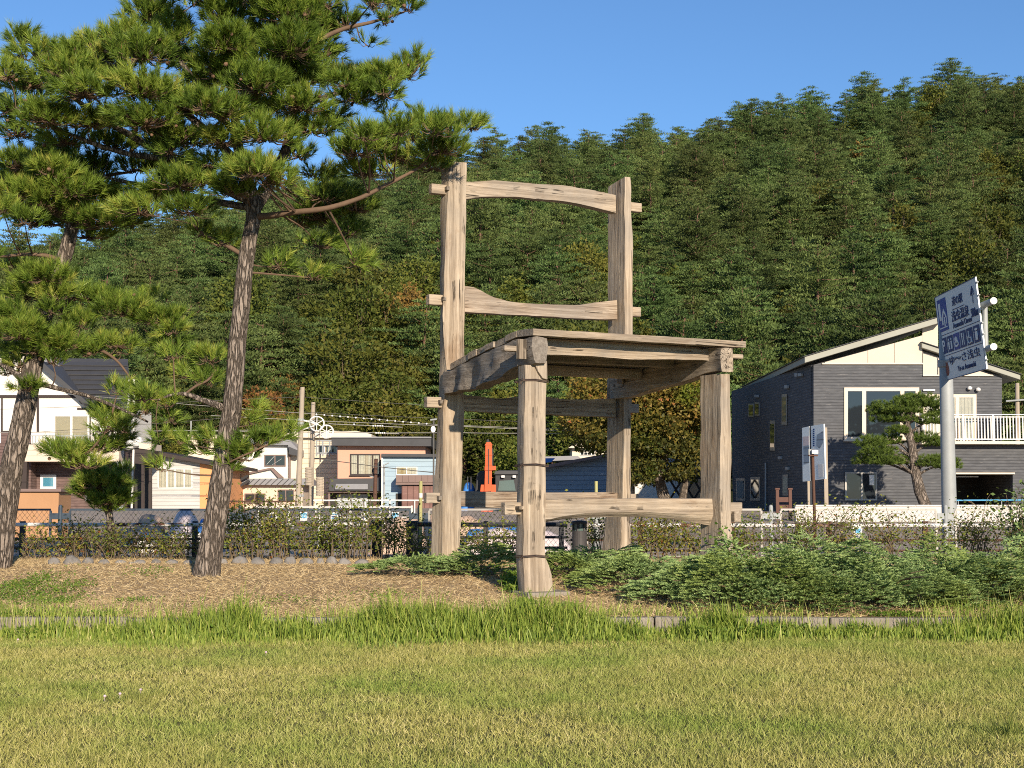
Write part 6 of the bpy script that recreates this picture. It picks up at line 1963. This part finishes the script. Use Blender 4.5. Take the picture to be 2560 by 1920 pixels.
u2 = thing('utility_pole', 'shorter weathered railway pole with hanging weights, left of the peach house', 'pole', (xat(779, LY + .8), LY + .8, .9), 'railway poles')
part('shaft', MB().tube([qw(1027, 1120, LY + .8), qw(1038, 600, LY + .8), qw(1048, 192, LY + .8)], [.125, .115, .10], 12), M['pole'], u2)
wheel(u2, 1163, 447, 56)
part('arm', MB().tube([qw(1040, 500, LY + .8), qw(1100, 470, LY + .3), qw(1165, 447, LY)], .04, 6), M['porcelain'], u2)
for (a, b, c, d) in ((978, 755, 1042, 912), (1072, 842, 1135, 1002)):
    n_ = 7
    for i in range(n_):
        y0 = b + (d - b) * i / n_; y1 = b + (d - b) * (i + .9) / n_
        p0, p1 = qw((a + c) / 2, y1, LY - .4), qw((a + c) / 2, y0, LY - .4)
        rr = (c - a) / 2 * LY / F / 3.456
        part('counterweight', MB().lathe(p0, [(rr * .94, 0), (rr, .02), (rr, p1.z - p0.z - .02), (rr * .94, p1.z - p0.z)], 14), M['pole'], up if a < 1000 else u2)
    part('weight_rod', MB().tube([qw((a + c) / 2, 420, LY - .4), qw((a + c) / 2, d, LY - .4)], .015, 5), M['cable'], up if a < 1000 else u2)
bp_ = thing('rusty_pole', 'short reddish brown pole in front of the peach house', 'pole', (xat(938, 75), 75, 1))
part('shaft', MB().tube([qw(1578, 1110, 75), qw(1590, 680, 75)], [.11, .09], 10), M['rust_post'], bp_)
part('step_bolt', MB().tube([qw(1535, 830, 75), qw(1600, 850, 75)], .03, 5), M['galv'], bp_)
lp = thing('slim_pole', 'slim pale pole with small bracket at the corner of the blue house', 'pole', (xat(960, 76), 76, 1))
part('shaft', MB().tube([qw(1660, 1120, 76), qw(1660, 730, 76)], .045, 8), M['galv'], lp)
part('bracket', MB().tube([qw(1660, 735, 76), qw(1700, 715, 76)], .03, 5), M['galv'], lp)
rpole = thing('utility_pole', 'pale utility pole beyond the right end of the charcoal house', 'pole', (xat(2543, 82), 82, 1), 'railway poles')
part('shaft', MB().tube([atY(2544, 1150, 82), atY(2543, 958, 82)], [.14, .11], 10), M['pole'], rpole)
part('crossarm', MB().tube([atY(2515, 1003, 81.8), atY(2580, 998, 81.8)], .05, 6), M['galv'], rpole)
mp = thing('signal_mast', 'slender mast with white round disc next to the left rear chair post', 'mast', (xat(1085, 68), 68, .9))
part('shaft', MB().tube([atY(1084, 1290, 68), atY(1084, 1050, 68)], .04, 8), M['cable'], mp)
c_ = atY(1083, 1073, 67.9)
part('disc', MB().add([c_ + Vector((math.cos(a) * .11, s * .03, math.sin(a) * .15)) for s in (0, 1) for a in np.linspace(0, 2 * math.pi, 17)[:-1]], [tuple(range(15, -1, -1)), tuple(range(16, 32))] + [(i, (i + 1) % 16, (i + 1) % 16 + 16, i + 16) for i in range(16)]), M['porcelain'], mp)
part('crossarm', MB().tube([atY(1076, 1050, 68), atY(1092, 1048, 68)], .04, 6), M['galv'], mp)


hp = thing('utility_pole', 'utility pole mostly hidden behind the turning tree', 'pole', (6.0, 74.0, .9), 'railway poles')
part('shaft', MB().tube([(6.0, 74.1, .5), (6.0, 74.1, 6.4)], [.15, .11], 10), M['pole'], hp)


def wire(label, pts, Y=LY, r=.010, mat='cable', beads=None, ext=True):
    P = [atY(*p, Y) for p in pts]
    if ext:
        P = [P[0] + (P[0] - P[1]) * (12 / max(.1, (P[0] - P[1]).length))] + P + ([Vector((6.0, 74.0, P[-1].z + (P[-1].z - P[-2].z) * .3))] if P[-1].x < 5.5 and P[-1].x > -8 else [])
    sm_ = []
    for i in range(len(P) - 1):
        for k in range(4):
            t = k / 4; q = P[i].lerp(P[i + 1], t); q.z -= .012 * (P[i + 1] - P[i]).length * t * (1 - t)
            sm_.append(q)
    sm_.append(P[-1])
    root = thing('overhead_wire', label, 'wire', tuple(P[0]), 'overhead wires')
    part('wire', MB().tube(sm_, r, 5), M[mat], root)
    for x, y in beads or ():
        c = atY(x, y, Y - .02)
        part('insulator', MB().lathe(c, [(.02, -.04), (.045, -.015), (.045, .015), (.02, .04)], 8), M['porcelain'], root)


wire('topmost thin wire crossing in front of the wooded hill', [Q(460, 165), Q(945, 145), Q(2035, 218)])
wire('second wire from the top, passing the taller pole', [Q(560, 305), Q(960, 275), Q(2110, 330)])
wire('wire strung with small white beads', [Q(1070, 295), Q(1560, 335), Q(2120, 385)], LY, .011, 'bright_cable', [Q(1075 + k * 68, 297 + k * 5.8) for k in range(15)])
wire('level wire running left behind the big trunk', [Q(-100, 437), Q(500, 433), Q(940, 430)], LY, .016, 'bright_cable', None)
wire('short feeder wire with a string of upper insulators', [Q(1180, 378), Q(1500, 392), Q(1820, 408)], LY, .018, 'bright_cable', [Q(1565 + k * 20, 396) for k in range(5)] + [Q(1400, 384)], False)
wire('short feeder wire with a string of lower insulators', [Q(1215, 440), Q(1560, 456), Q(1790, 465)], LY, .018, 'bright_cable', [Q(1590 + k * 18, 458) for k in range(5)], False)
wire('drooping service cable across the peach and blue houses', [Q(1060, 675), Q(1380, 718), Q(1640, 752), Q(2090, 800)], 74, .022, 'cable', None, False)
wire('low wire right of the left rear chair post', [(1160, 1066), (1300, 1072), (1460, 1078)], LY, .014, 'bright_cable')
wire('lowest wire behind the chair legs', [(1160, 1082), (1300, 1083), (1400, 1084)], LY, .014, 'bright_cable')

# ---- signboard on posts near the house
SBY = 50.0
def T_(x, y): return 1980 + x / 6.38, 1040 + y / 6.38
sb = thing('signboard', 'tall white two panel signboard on wooden posts by the charcoal house', 'signboard', (xat(2035, SBY), SBY, .8))
SBN = Vector((-.92, -.36, 0)).normalized()
SBP = atY(2045, 1140, SBY)
def tp(pts, out=0.0): return [at_plane(*T_(*p), SBP + SBN * out, SBN) for p in pts]
def sslab(nm, pts, mat, out, th=.006): return part(nm, MB().prism(tp(pts, out), SBN * -th), M[mat], sb)
for pts, y_ in ((((160, 190), (272, 165), (290, 1035), (170, 1045)), 0), (((300, 160), (505, 125), (530, 1000), (318, 1028)), 0)):
    sslab('panel', pts, 'sign_white', y_, .05)
for (a, b) in ((245, 305), (515, 565)): part('post', MB().box2(tp([(a, 1420)], -.2)[0], tp([(b - 20, 180)], -.2)[0] + Vector((.06, .12, 0))), M['pole'], sb)
sslab('seam', [(274, 165), (298, 160), (316, 1030), (292, 1036)], 'dark_trim', -.02)
for i in range(9):
    y_ = 205 + i * 32
    sslab('lettering', [(332, y_), (356, y_ - 4), (357, y_ + 20), (333, y_ + 22)], 'sign_navy', .008)
sslab('picture', [(395, 300), (495, 240), (500, 420), (440, 520), (385, 480)], 'shed_blue', .008)
sslab('picture', [(180, 480), (270, 470), (276, 740), (184, 770)], 'shed_blue', .008)
sslab('picture', [(170, 330), (268, 320), (270, 465), (178, 478)], 'tarp_light', .008)
sslab('sheet', [(412, 770), (492, 765), (496, 970), (425, 980)], 'white_paint', .009)
# ------------------------------------------------------------------ the road sign
def text_mesh(body, size, mat, name='lettering', bold=0.0):
    cu = bpy.data.curves.new('t', 'FONT'); cu.body = body; cu.size = size; cu.align_x = 'CENTER'; cu.align_y = 'CENTER'; cu.extrude = .004; cu.offset = bold
    o = bpy.data.objects.new('t', cu); COL.objects.link(o)
    dg = bpy.context.evaluated_depsgraph_get()
    m = bpy.data.meshes.new_from_object(o.evaluated_get(dg))
    bpy.data.objects.remove(o); bpy.data.curves.remove(cu)
    m.name = name; m.materials.clear(); m.materials.append(mat)
    return m


SGY, SGR = 31.3, 28.35
TL, BLc, TR = atY(2336.6, 743.6, SGY), atY(2361.7, 953, SGY), atY(2437.9, 694.5, SGR)
BLc.y = SGY
TR.z = TL.z
ex_ = (TR - TL); WS = ex_.length; ex_.normalize()
ey_ = (TL - BLc); HS = ey_.length; ey_.normalize()
ey_ = (ey_ - ex_ * ey_.dot(ex_)).normalized()
ez_ = ex_.cross(ey_).normalized()        # faces left, towards the road
SM = Matrix((ex_, ey_, ez_)).transposed()
sgn_base = Vector((xat(2362, 31.2), 31.2, .4))
rsg = thing('road_sign', 'leaning blue and white roadside station sign on a thick steel pole', 'road sign', sgn_base)
def sp3(s, t, out=0.0): return TL + ex_ * (s * WS) - ey_ * (t * HS) + ez_ * out
def quad(name, s0, t0, s1, t1, mat, out, parent, th=.006):
    return part(name, MB().prism([sp3(s0, t0, out), sp3(s0, t1, out), sp3(s1, t1, out), sp3(s1, t0, out)], ez_ * -th), M[mat], parent)
board = quad('board', 0, 0, 1, 1, 'sign_white', 0, rsg, .03)
for a in ((0, 0, 1, .008), (0, .992, 1, 1), (0, .47, 1, .477), (0, .712, 1, .719)): quad('border', *a, 'sign_navy', .006, board)
for a in ((0, .008, .005, .992), (.995, .008, 1, .992)): quad('border', *a, 'sign_navy', .006, board)
def put(body, s, t, h, w=None, mat='sign_navy', bold=.0, out=.008, nm='lettering'):
    """text centred at (s, t), h high (share of board height), squeezed to w wide (share of board width)"""
    m = text_mesh(body, 1.0, M[mat], nm, bold)
    co = [v.co.copy() for v in m.vertices]
    x0, x1 = min(c.x for c in co), max(c.x for c in co); y0, y1 = min(c.y for c in co), max(c.y for c in co)
    sy = h * HS / (y1 - y0); sx = (w * WS / (x1 - x0)) if w else sy
    o = bpy.data.objects.new(nm, m); COL.objects.link(o); o.parent = board
    c = sp3(s, t, out)
    mid = Vector(((x0 + x1) / 2 * sx, (y0 + y1) / 2 * sy, 0))
    o.matrix_local = Matrix.Translation(c - SM @ mid - sgn_base) @ SM.to_4x4() @ Matrix.Diagonal((sx, sy, 1, 1))
    return o
lg = quad('station_symbol', .045, .055, .265, .43, 'sign_blue', .008, board)
quad('symbol_tree', .075, .10, .12, .30, 'sign_white', .013, lg)
part('symbol_house', MB().prism([sp3(s, t, .013) for s, t in ((.13, .27), (.13, .36), (.16, .36), (.16, .28), (.195, .22), (.235, .29), (.235, .36), (.25, .36), (.25, .27), (.195, .17))], ez_ * -.006), M['sign_white'], lg)
quad('symbol_figure', .183, .275, .207, .38, 'sign_white', .013, lg)
quad('symbol_ground', .06, .385, .25, .397, 'sign_white', .013, lg)
put('道の駅', .545, .145, .105, .25)
quad('rule', .40, .232, .69, .24, 'sign_navy', .008, board)
put('浅虫温泉', .575, .312, .125, .41, bold=.01)
put('Asamushi Onsen', .60, .415, .062, .44)
put('↑', .90, .17, .19, .085, bold=.02)
put('500m', .90, .36, .095, .155, bold=.01)
for i, g in enumerate(('P', 'WC', '♨', 'Ψ', '&', 'i')):
    s0 = .035 + i * .158
    ic = quad('facility_icon', s0, .505, s0 + .138, .69, 'sign_blue' if i == 2 else 'sign_navy', .008, board)
    c = s0 + .069
    if g in ('P', 'i'): put(g, c, .598, .13, .06, 'sign_white', .02, .014, 'icon_mark')
    elif g == 'WC':
        for d in (-.03, .03):
            quad('icon_mark', c + d - .014, .57, c + d + .014, .66, 'sign_white', .014, ic); quad('icon_mark', c + d - .009, .535, c + d + .009, .558, 'sign_white', .014, ic)
    elif g == '♨': put('♨', c, .60, .12, .10, 'sign_white', .01, .014, 'icon_mark')
    elif g == 'Ψ':
        for d in (-.02, .02): quad('icon_mark', c + d - .006, .53, c + d + .006, .665, 'sign_white', .014, ic)
        quad('icon_mark', c - .034, .53, c - .008, .575, 'sign_white', .015, ic)
    else:
        pts = [sp3(c - .005 + .038 * math.cos(a), .63 + .042 * math.sin(a) * WS / HS * .6, .014) for a in np.linspace(-.4, 4.4, 14)]
        part('icon_mark', MB().tube(pts, .012, 5), M['sign_white'], ic)
        part('icon_mark', MB().tube([sp3(c - .01, .535, .014), sp3(c - .01, .61, .014), sp3(c + .03, .61, .014), sp3(c + .045, .67, .014)], .014, 5), M['sign_white'], ic)
# plain gourd shaped brown emblem
part('emblem', MB().prism([sp3(.10 + .05 * math.cos(a) * (1 + .25 * math.sin(a)), .865 + .085 * math.sin(a), .008) for a in np.linspace(0, -2 * math.pi, 21)[:-1]], ez_ * -.006), M['sign_brown'], board)
put('ゆ～さ浅虫', .555, .79, .105, .72)
put('Yu-sa Asamushi', .58, .905, .06, .42)
# pole, arms and upright behind the board
pc = xat(2362, 31.2) + .06
zt_ = zat(778, 31.2)
part('pole', MB().lathe((pc, 31.2, .1), [(.165, 0), (.16, .6), (.145, 3.0), (.132, zt_ - .1), (.03, zt_ - .06)], 28), M['galv'], rsg).data.polygons.foreach_set('use_smooth', [True] * (28 * 4 + 2))
for py, Yend in ((752, 28.0), (866.7, 28.0)):
    e = atY(2484, py, Yend)
    arm = part('arm', MB().tube([(pc, 31.15, e.z), (e.x + .0, Yend, e.z)], .062, 16), M['galv'], rsg)
    part('arm_cap', MB().tube([(e.x, Yend - .012, e.z), (e.x, Yend - .002, e.z)], .068, 16), M['white_paint'], arm)
a, b = atY(2462, 765, 28.6), atY(2462, 866, 28.6)
part('upright', MB().tube([(a.x, 28.6, a.z), (a.x, 28.6, b.z)], .05, 12), M['galv'], rsg)
for t in (.06, .2, .36, .5, .62, .78, .9): part('clip', MB().box(sp3(1.012, t, -.02), (.03, .05, .025)), M['galv'], rsg)
cl_ = atY(2352, 907, 31.0)
part('clamp', MB().lathe((pc, 31.2, cl_.z - .08), [(.15, 0), (.17, .01), (.17, .15), (.15, .16)], 20), M['galv'], rsg)
# ------------------------------------------------------------------ the wooded hill
rng = np.random.default_rng(23); random.seed(23)


def hill_pine_mesh(seed, h=9.0, layers=9, lush=1.0):
    """red pine of the hillside: tiers of flat needle pads turned up at their ends"""
    r = np.random.default_rng(seed)
    Vs = []; Fs = []; Ts = []; n0 = 0
    tk = MB(); lean = r.normal(0, .25, 2)
    top = np.array([lean[0], lean[1], h])
    tk.tube([(0, 0, -1.5), (lean[0] * .3, lean[1] * .3, h * .4), tuple(top * [1, 1, .97])], [.19, .14, .03], 6)
    for i in range(layers):
        f = i / (layers - 1)
        z = h * (0.30 + 0.68 * f)
        reach = (2.55 * (1 - f ** 2.2) ** .6 + .35) * r.uniform(.75, 1.2)
        nb = int(5 + 3 * (1 - f))
        for b in range(nb):
            a = b / nb * 6.283 + r.uniform(0, 1.2) + i
            rr = reach * r.uniform(.6, 1.1)
            tipz = z + r.uniform(-.5, .5) + .12 * rr
            st = np.array([lean[0] * f, lean[1] * f, z - .2])
            e = np.array([math.cos(a) * rr, math.sin(a) * rr, tipz])
            if r.random() < .5: tk.tube([tuple(st), tuple((st + e) / 2 - [0, 0, .08]), tuple(e)], [.035, .025, .012], 3, False)
            pads = max(1, int(rr / .6 + .4))
            for k in range(pads):
                q = (k + 1) / pads
                c = st * (1 - q) + e * q + r.normal(0, .14, 3) * [1, 1, .5]
                m = int(60 * lush * r.uniform(.5, 1.35))
                off = r.normal(0, 1, (m, 3)) * [.27, .27, .045]
                P = c + off
                D = norm(np.stack([off[:, 0] * 1.1 + math.cos(a) * .4 + r.normal(0, .35, m), off[:, 1] * 1.1 + math.sin(a) * .4 + r.normal(0, .35, m), .35 + .5 * r.random(m)], 1))
                L_ = (.13 + .15 * r.random(m))
                s = norm(np.cross(D, r.normal(size=(m, 3))))
                V = np.stack([P - s * .05, P + s * .05, P + D * L_[:, None]], 1).reshape(-1, 3)
                Vs.append(V); Fs.append(np.arange(m * 3).reshape(-1, 3) + n0); n0 += m * 3
                Ts.append(np.clip(r.normal(.5, .13, m) + r.normal(0, .08), 0, 1))
    return np.concatenate(Vs), np.concatenate(Fs), np.concatenate(Ts), tk


def broadleaf_mesh(seed, h=7.5, w=2.8, leaf=.26, n=110, per=40, low=.2):
    r = np.random.default_rng(seed)
    Vs = []; Fs = []; Ts = []; n0 = 0
    tk = MB(); tk.tube([(0, 0, -1.2), (r.normal(0, .2), r.normal(0, .2), h * .35), (r.normal(0, .3), r.normal(0, .3), h * .75)], [.18, .13, .04], 6)
    for i in range(n):
        d = norm(r.normal(size=3)); rad = r.random() ** .4
        c = np.array([d[0] * w * rad, d[1] * w * rad, h * .58 + d[2] * rad * h * .42])
        lump = 1 + .3 * mnoise.noise(Vector((d[0] * 2 + seed, d[1] * 2, d[2] * 2)))
        c[:2] *= lump
        if r.random() < .3: tk.tube([(0, 0, h * .3), tuple(c * [.5, .5, .8]), tuple(c)], [.05, .03, .012], 3, False)
        m = int(per * r.uniform(.7, 1.3))
        off = r.normal(0, .33, (m, 3)) * [1, 1, .75]
        P = c + off
        D = norm(np.stack([off[:, 0] + d[0] * .3 + r.normal(0, .4, m), off[:, 1] + d[1] * .3 + r.normal(0, .4, m), off[:, 2] + .2 + r.normal(0, .3, m)], 1))
        s = norm(np.cross(D, r.normal(size=(m, 3))))
        L_ = leaf * (.6 + .7 * r.random(m))[:, None]
        V = np.stack([P - s * L_ * .38, P + s * L_ * .38, P + D * L_], 1).reshape(-1, 3)
        Vs.append(V); Fs.append(np.arange(m * 3).reshape(-1, 3) + n0); n0 += m * 3
        Ts.append(np.clip(r.normal(.45, .16, m) + r.normal(0, .1), 0, 1))
    return np.concatenate(Vs), np.concatenate(Fs), np.concatenate(Ts), tk


def proto(kind, seed, mat, tmat, **kw):
    V, Fc, T, tk = (hill_pine_mesh if kind == 'pine' else broadleaf_mesh)(seed, **kw)
    o = np_object('crown', V, Fc, M[mat], None, T); me = o.data; bpy.data.objects.remove(o)
    tm = tk.mesh('trunk'); tm.materials.append(M[tmat])
    return me, tm


PINES = [proto('pine', 100 + i, 'hill_pine', 'redbark', h=h_, layers=l_) for i, (h_, l_) in enumerate(((9.5, 12), (8.6, 11), (10.5, 13), (8.0, 10), (9.0, 12)))]
LEAFS = [proto('leaf', 200 + i, 'hill_leaf', 'stem', h=h_, w=w_) for i, (h_, w_) in enumerate(((7.5, 2.8), (6.5, 2.9), (8.2, 2.6)))]
AUT = [proto('leaf', 300, 'hill_autumn', 'stem', h=6.5, w=2.4)]
BRI = [proto('leaf', 310, 'hill_bright', 'stem', h=5.2, w=2.5, leaf=.22)]


def put_tree(kind, me, tm, x, y, z, s, rot, label, group, name):
    root = thing(name, label, 'tree', (x, y, z), group)
    root.rotation_euler.z = rot; root.scale = (s, s, s * random.uniform(.9, 1.12))
    for nm, m in (('crown', me), ('trunk', tm)):
        o = bpy.data.objects.new(nm, m); COL.objects.link(o); o.parent = root
    return root


def in_sight(x, y, z):
    v = Vector((x, y, z)) - EYE
    return abs(v.x / v.y) < .372


def px_of(x, y, z):
    v = Vector((x, y, z)) - EYE
    return CX + F * v.dot(_rt) / v.dot(_fw), CY - F * v.dot(_up) / v.dot(_fw)


def leaf_zone(px, py):
    """share of broadleaf trees as the photo shows it"""
    p = .05
    if 820 < px < 1120 and 700 < py < 1130: p = .95
    elif 700 < px < 1500 and 880 < py < 1130: p = .65
    elif 1150 < px < 1560 and 700 < py < 900: p = .35
    elif px > 2000 and py < 480: p = .40
    elif px > 1900 and 560 < py < 800: p = .25
    elif 560 < px < 860 and py > 930: p = .55
    return p


spots = []
y = 93.0
while y < 240:
    step = 4.15 + (y - 93) * .006
    half = y * .43 + 5
    x = -half + random.uniform(0, step)
    while x < half:
        xx = x + random.uniform(-.3, .3) * step; yy = y + random.uniform(-.38, .38) * step
        spots.append((xx, yy))
        x += step
    y += step * .92
trees = []
for x, y in spots:
    z = hill_z(x, y) - .3
    px, py = px_of(x, y, z + 6)
    u = random.random()
    if u < leaf_zone(px, py):
        w = random.random()
        k = 'autumn' if (w < .10 and (px > 1900 or px < 1100)) else ('bright' if w < .14 and py > 850 else 'leaf')
    else: k = 'pine'
    trees.append([x, y, z, k, random.uniform(.62, 1.22) * (0.78 if (k != 'pine' and y < 100) else 1), random.uniform(0, 6.28), px, py])
# the trees that can be told apart: nearest first, only where they show
vis = [t for t in trees if -60 < t[6] < 2620 and t[7] < 1240]
vis.sort(key=lambda t: t[1])
chosen = vis[:300]
ids = set(id(t) for t in chosen)
def where(px):
    for lim, w in ((560, 'behind the two big pines'), (1080, 'above the small houses left of the giant chair'), (1600, 'seen behind the giant chair'), (2000, 'between the giant chair and the charcoal house')):
        if px < lim: return w
    return 'above the charcoal house'


names = {'pine': ('hill_pine', 'dark green hillside pine ', 'hillside pines', PINES),
         'leaf': ('hill_broadleaf', 'olive green hillside broadleaf tree ', 'hillside broadleaf trees', LEAFS),
         'autumn': ('hill_maple', 'orange brown turning hillside tree ', 'turning hillside trees', AUT),
         'bright': ('hill_shrub', 'fresh green rounded hillside tree ', 'fresh green hillside trees', BRI)}
for t in chosen:
    nm, lb, gr, pool = names[t[3]]
    me, tm = random.choice(pool)
    put_tree(t[3], me, tm, t[0], t[1], t[2], t[4], t[5], lb + where(t[6]), gr + ' ' + where(t[6]), nm)

# everything farther up reads as one wood: points that carry whole trees
rest = [t for t in trees if id(t) not in ids]
POOL = PINES + LEAFS + AUT + BRI
pool_of = {'pine': range(0, 5), 'leaf': range(5, 8), 'autumn': range(8, 9), 'bright': range(9, 10)}
pm = bpy.data.meshes.new('far_wood')
pm.vertices.add(len(rest))
pm.vertices.foreach_set('co', np.array([t[:3] for t in rest], np.float32).ravel())
for nm, ty, vals in (('size', 'FLOAT', [t[4] for t in rest]), ('turn', 'FLOAT', [t[5] for t in rest]), ('variety', 'INT', [random.choice(list(pool_of[t[3]])) for t in rest])):
    a = pm.attributes.new(nm, ty, 'POINT'); a.data.foreach_set('value', vals)
far = bpy.data.objects.new('far_wood', pm); COL.objects.link(far)
tag(far, 'dense wood covering the upper slope of the hill', 'wood', kind='stuff')
ng = bpy.data.node_groups.new('far_wood_trees', 'GeometryNodeTree')
ng.interface.new_socket('Geometry', in_out='INPUT', socket_type='NodeSocketGeometry')
ng.interface.new_socket('Geometry', in_out='OUTPUT', socket_type='NodeSocketGeometry')
gn, gl_ = ng.nodes, ng.links
gi, go = gn.new('NodeGroupInput'), gn.new('NodeGroupOutput')
join = gn.new('GeometryNodeJoinGeometry')


def named(nm, ty):
    n = gn.new('GeometryNodeInputNamedAttribute'); n.data_type = ty; n.inputs[0].default_value = nm
    return n.outputs[0]


va, si, tu = named('variety', 'INT'), named('size', 'FLOAT'), named('turn', 'FLOAT')
cx_ = gn.new('ShaderNodeCombineXYZ'); gl_.new(tu, cx_.inputs[2])
for i, (me, tm) in enumerate(POOL):
    for nm, m in (('crown', me), ('trunk', tm)):
        src = bpy.data.objects.new('wood_' + nm, m)         # never linked: only the points carry it
        oi = gn.new('GeometryNodeObjectInfo'); oi.inputs['Object'].default_value = src; oi.inputs['As Instance'].default_value = True
        cmp = gn.new('FunctionNodeCompare'); cmp.data_type = 'INT'; cmp.operation = 'EQUAL'
        ins_ = [s for s in cmp.inputs if s.type == 'INT']
        gl_.new(va, ins_[0]); ins_[1].default_value = i
        ip = gn.new('GeometryNodeInstanceOnPoints')
        gl_.new(gi.outputs[0], ip.inputs['Points']); gl_.new(cmp.outputs[0], ip.inputs['Selection'])
        gl_.new(oi.outputs['Geometry'], ip.inputs['Instance']); gl_.new(cx_.outputs[0], ip.inputs['Rotation']); gl_.new(si, ip.inputs['Scale'])
        gl_.new(ip.outputs[0], join.inputs[0])
gl_.new(join.outputs[0], go.inputs[0])
md = far.modifiers.new('trees', 'NODES'); md.node_group = ng
print('TREES', len(trees), 'individual', len(chosen), 'rest', len(rest))

# ------------------------------------------------------------------ the turning tree behind the chair, the clipped garden pine
OY = 70.0
ot = thing('turning_tree', 'broad tree turning orange and yellow behind the right chair legs', 'tree', (xat(1640, OY), OY, .9))
cl = Cloud(); r_ = np.random.default_rng(77)
OB = [(1600, 1000, 90, 45), (1680, 980, 80, 50), (1480, 1010, 70, 40), (1430, 1040, 40, 25), (1520, 1060, 80, 35), (1610, 1060, 90, 45), (1700, 1060, 70, 50), (1450, 1080, 50, 22), (1560, 1110, 90, 35), (1660, 1120, 90, 40), (1600, 1160, 60, 25), (1730, 1130, 40, 50), (1500, 1110, 60, 25), (1640, 940, 80, 35), (1720, 1000, 50, 60), (1470, 975, 50, 30), (1760, 1040, 40, 60), (1560, 960, 70, 40), (1710, 1180, 60, 25), (1590, 1210, 40, 14), (1530, 1085, 70, 25), (1620, 1190, 50, 20)]
tk = MB()
tk.tube(smooth_path([atY(1668, 1275, OY), atY(1655, 1225, OY), atY(1640, 1170, OY), atY(1620, 1100, OY), atY(1610, 1020, OY)], 5), list(np.linspace(.34, .06, 21)), 10)
for bx_, by_, br in ((1700, 1010, .14), (1520, 1050, .13), (1450, 1060, .10), (1730, 1120, .10), (1660, 960, .1)):
    tk.tube(smooth_path([atY(1648, 1195, OY), atY((1648 + bx_) / 2, (1195 + by_) / 2 + 8, OY + random.uniform(-.6, .6)), atY(bx_, by_, OY + random.uniform(-1.2, 1.2))], 5), list(np.linspace(br, .03, 11)), 7)
tk.tube(smooth_path([atY(1700, 1275, OY + .6), atY(1712, 1220, OY + .6), atY(1722, 1150, OY + .5)], 5), list(np.linspace(.24, .06, 11)), 8)
part('trunk', tk, M['bark'], ot)
for cx_p, cy_p, rx_, ry_ in OB:
    for dd in (-1.6, -.5, .7, 1.7):
        n = int(rx_ * ry_ * .24)
        c = np.array(atY(cx_p + random.uniform(-26, 26), cy_p + random.uniform(-16, 12), OY + dd))
        q = norm(r_.normal(size=(n, 3))) * (r_.random((n, 1)) ** .5)
        k = OY / F
        jr = random.uniform(.55, 1.15); P = c + q * [rx_ * k * jr, .9, ry_ * k * jr]
        D = norm(q * .6 + r_.normal(0, .5, (n, 3)) + [0, -.1, .25])
        s = norm(np.cross(D, r_.normal(size=(n, 3))))
        L_ = (.11 + .1 * r_.random(n))[:, None]
        V = np.stack([P - s * L_ * .4, P + s * L_ * .4, P + D * L_], 1).reshape(-1, 3)
        warm = .55 if cy_p < 1050 else (.36 if cy_p < 1110 else .16)
        cl.add(V, np.arange(n * 3).reshape(-1, 3), np.clip(r_.normal(warm, .2, n), 0, 1))
cl.build('crown', M['turning'], ot)

NY = 56.0
gpine = thing('garden_pine', 'clipped cloud pruned pine in front of the charcoal house', 'tree', (xat(2310, NY), NY, .9))
tkm = MB()
rough_tube(tkm, smooth_path([atY(2318, 1285, NY), atY(2312, 1260, NY), atY(2296, 1215, NY), atY(2285, 1150, NY), atY(2275, 1090, NY), atY(2268, 1055, NY), atY(2290, 1020, NY)], 6), list(np.linspace(.26, .09, 37)), 14, .06, 5)
tkm.smooth = True
part('trunk', tkm, M['bark'], gpine)
PADS = [(2205, 1030, 38, 26), (2255, 1025, 50, 22), (2300, 1010, 60, 26), (2345, 1030, 30, 26), (2235, 1050, 60, 14), (2330, 1055, 40, 16), (2245, 1080, 30, 14), (2180, 1110, 42, 18), (2225, 1105, 38, 18), (2170, 1155, 38, 18), (2215, 1155, 45, 20), (2255, 1155, 35, 16), (2310, 1100, 42, 18), (2340, 1110, 30, 16), (2330, 1160, 45, 22), (2370, 1165, 35, 20), (2195, 1130, 50, 16), (2275, 990 + 15, 45, 16)]
cl = Cloud()
for i, (a, b, rx_, ry_) in enumerate(PADS):
    dd = random.uniform(-.5, .5)
    c = np.array(atY(a, b, NY + dd)); k = NY / F
    n = int(rx_ * ry_ * .20) + 30
    q = norm(r_.normal(size=(n, 3))) * (r_.random((n, 1)) ** .35); q[:, 2] = np.where(q[:, 2] < -.35, -.35 + .2 * r_.random(n), q[:, 2])
    P = c + q * [rx_ * k, rx_ * k * .8, ry_ * k]
    rng = r_
    tufts(cl, P, q * .7 + [0, 0, .8] + r_.normal(0, .2, (n, 3)), 26, .13, .06, .016, (.3, 1.1), np.clip(r_.normal(.5, .13, n), 0, 1))
    tb_ = MB().tube(smooth_path([atY(2280 + (b - 1120) * .12, min(1215, b + 30), NY), Vector(atY(2280, b + 12, NY)).lerp(Vector(c), .5), Vector(c)], 4), list(np.linspace(.06, .02, 9)), 6, False)
    part('bough', tb_, M['bark'], gpine)
cl.build('crown', M['niwaki'], gpine)
bpy.context.view_layer.update()
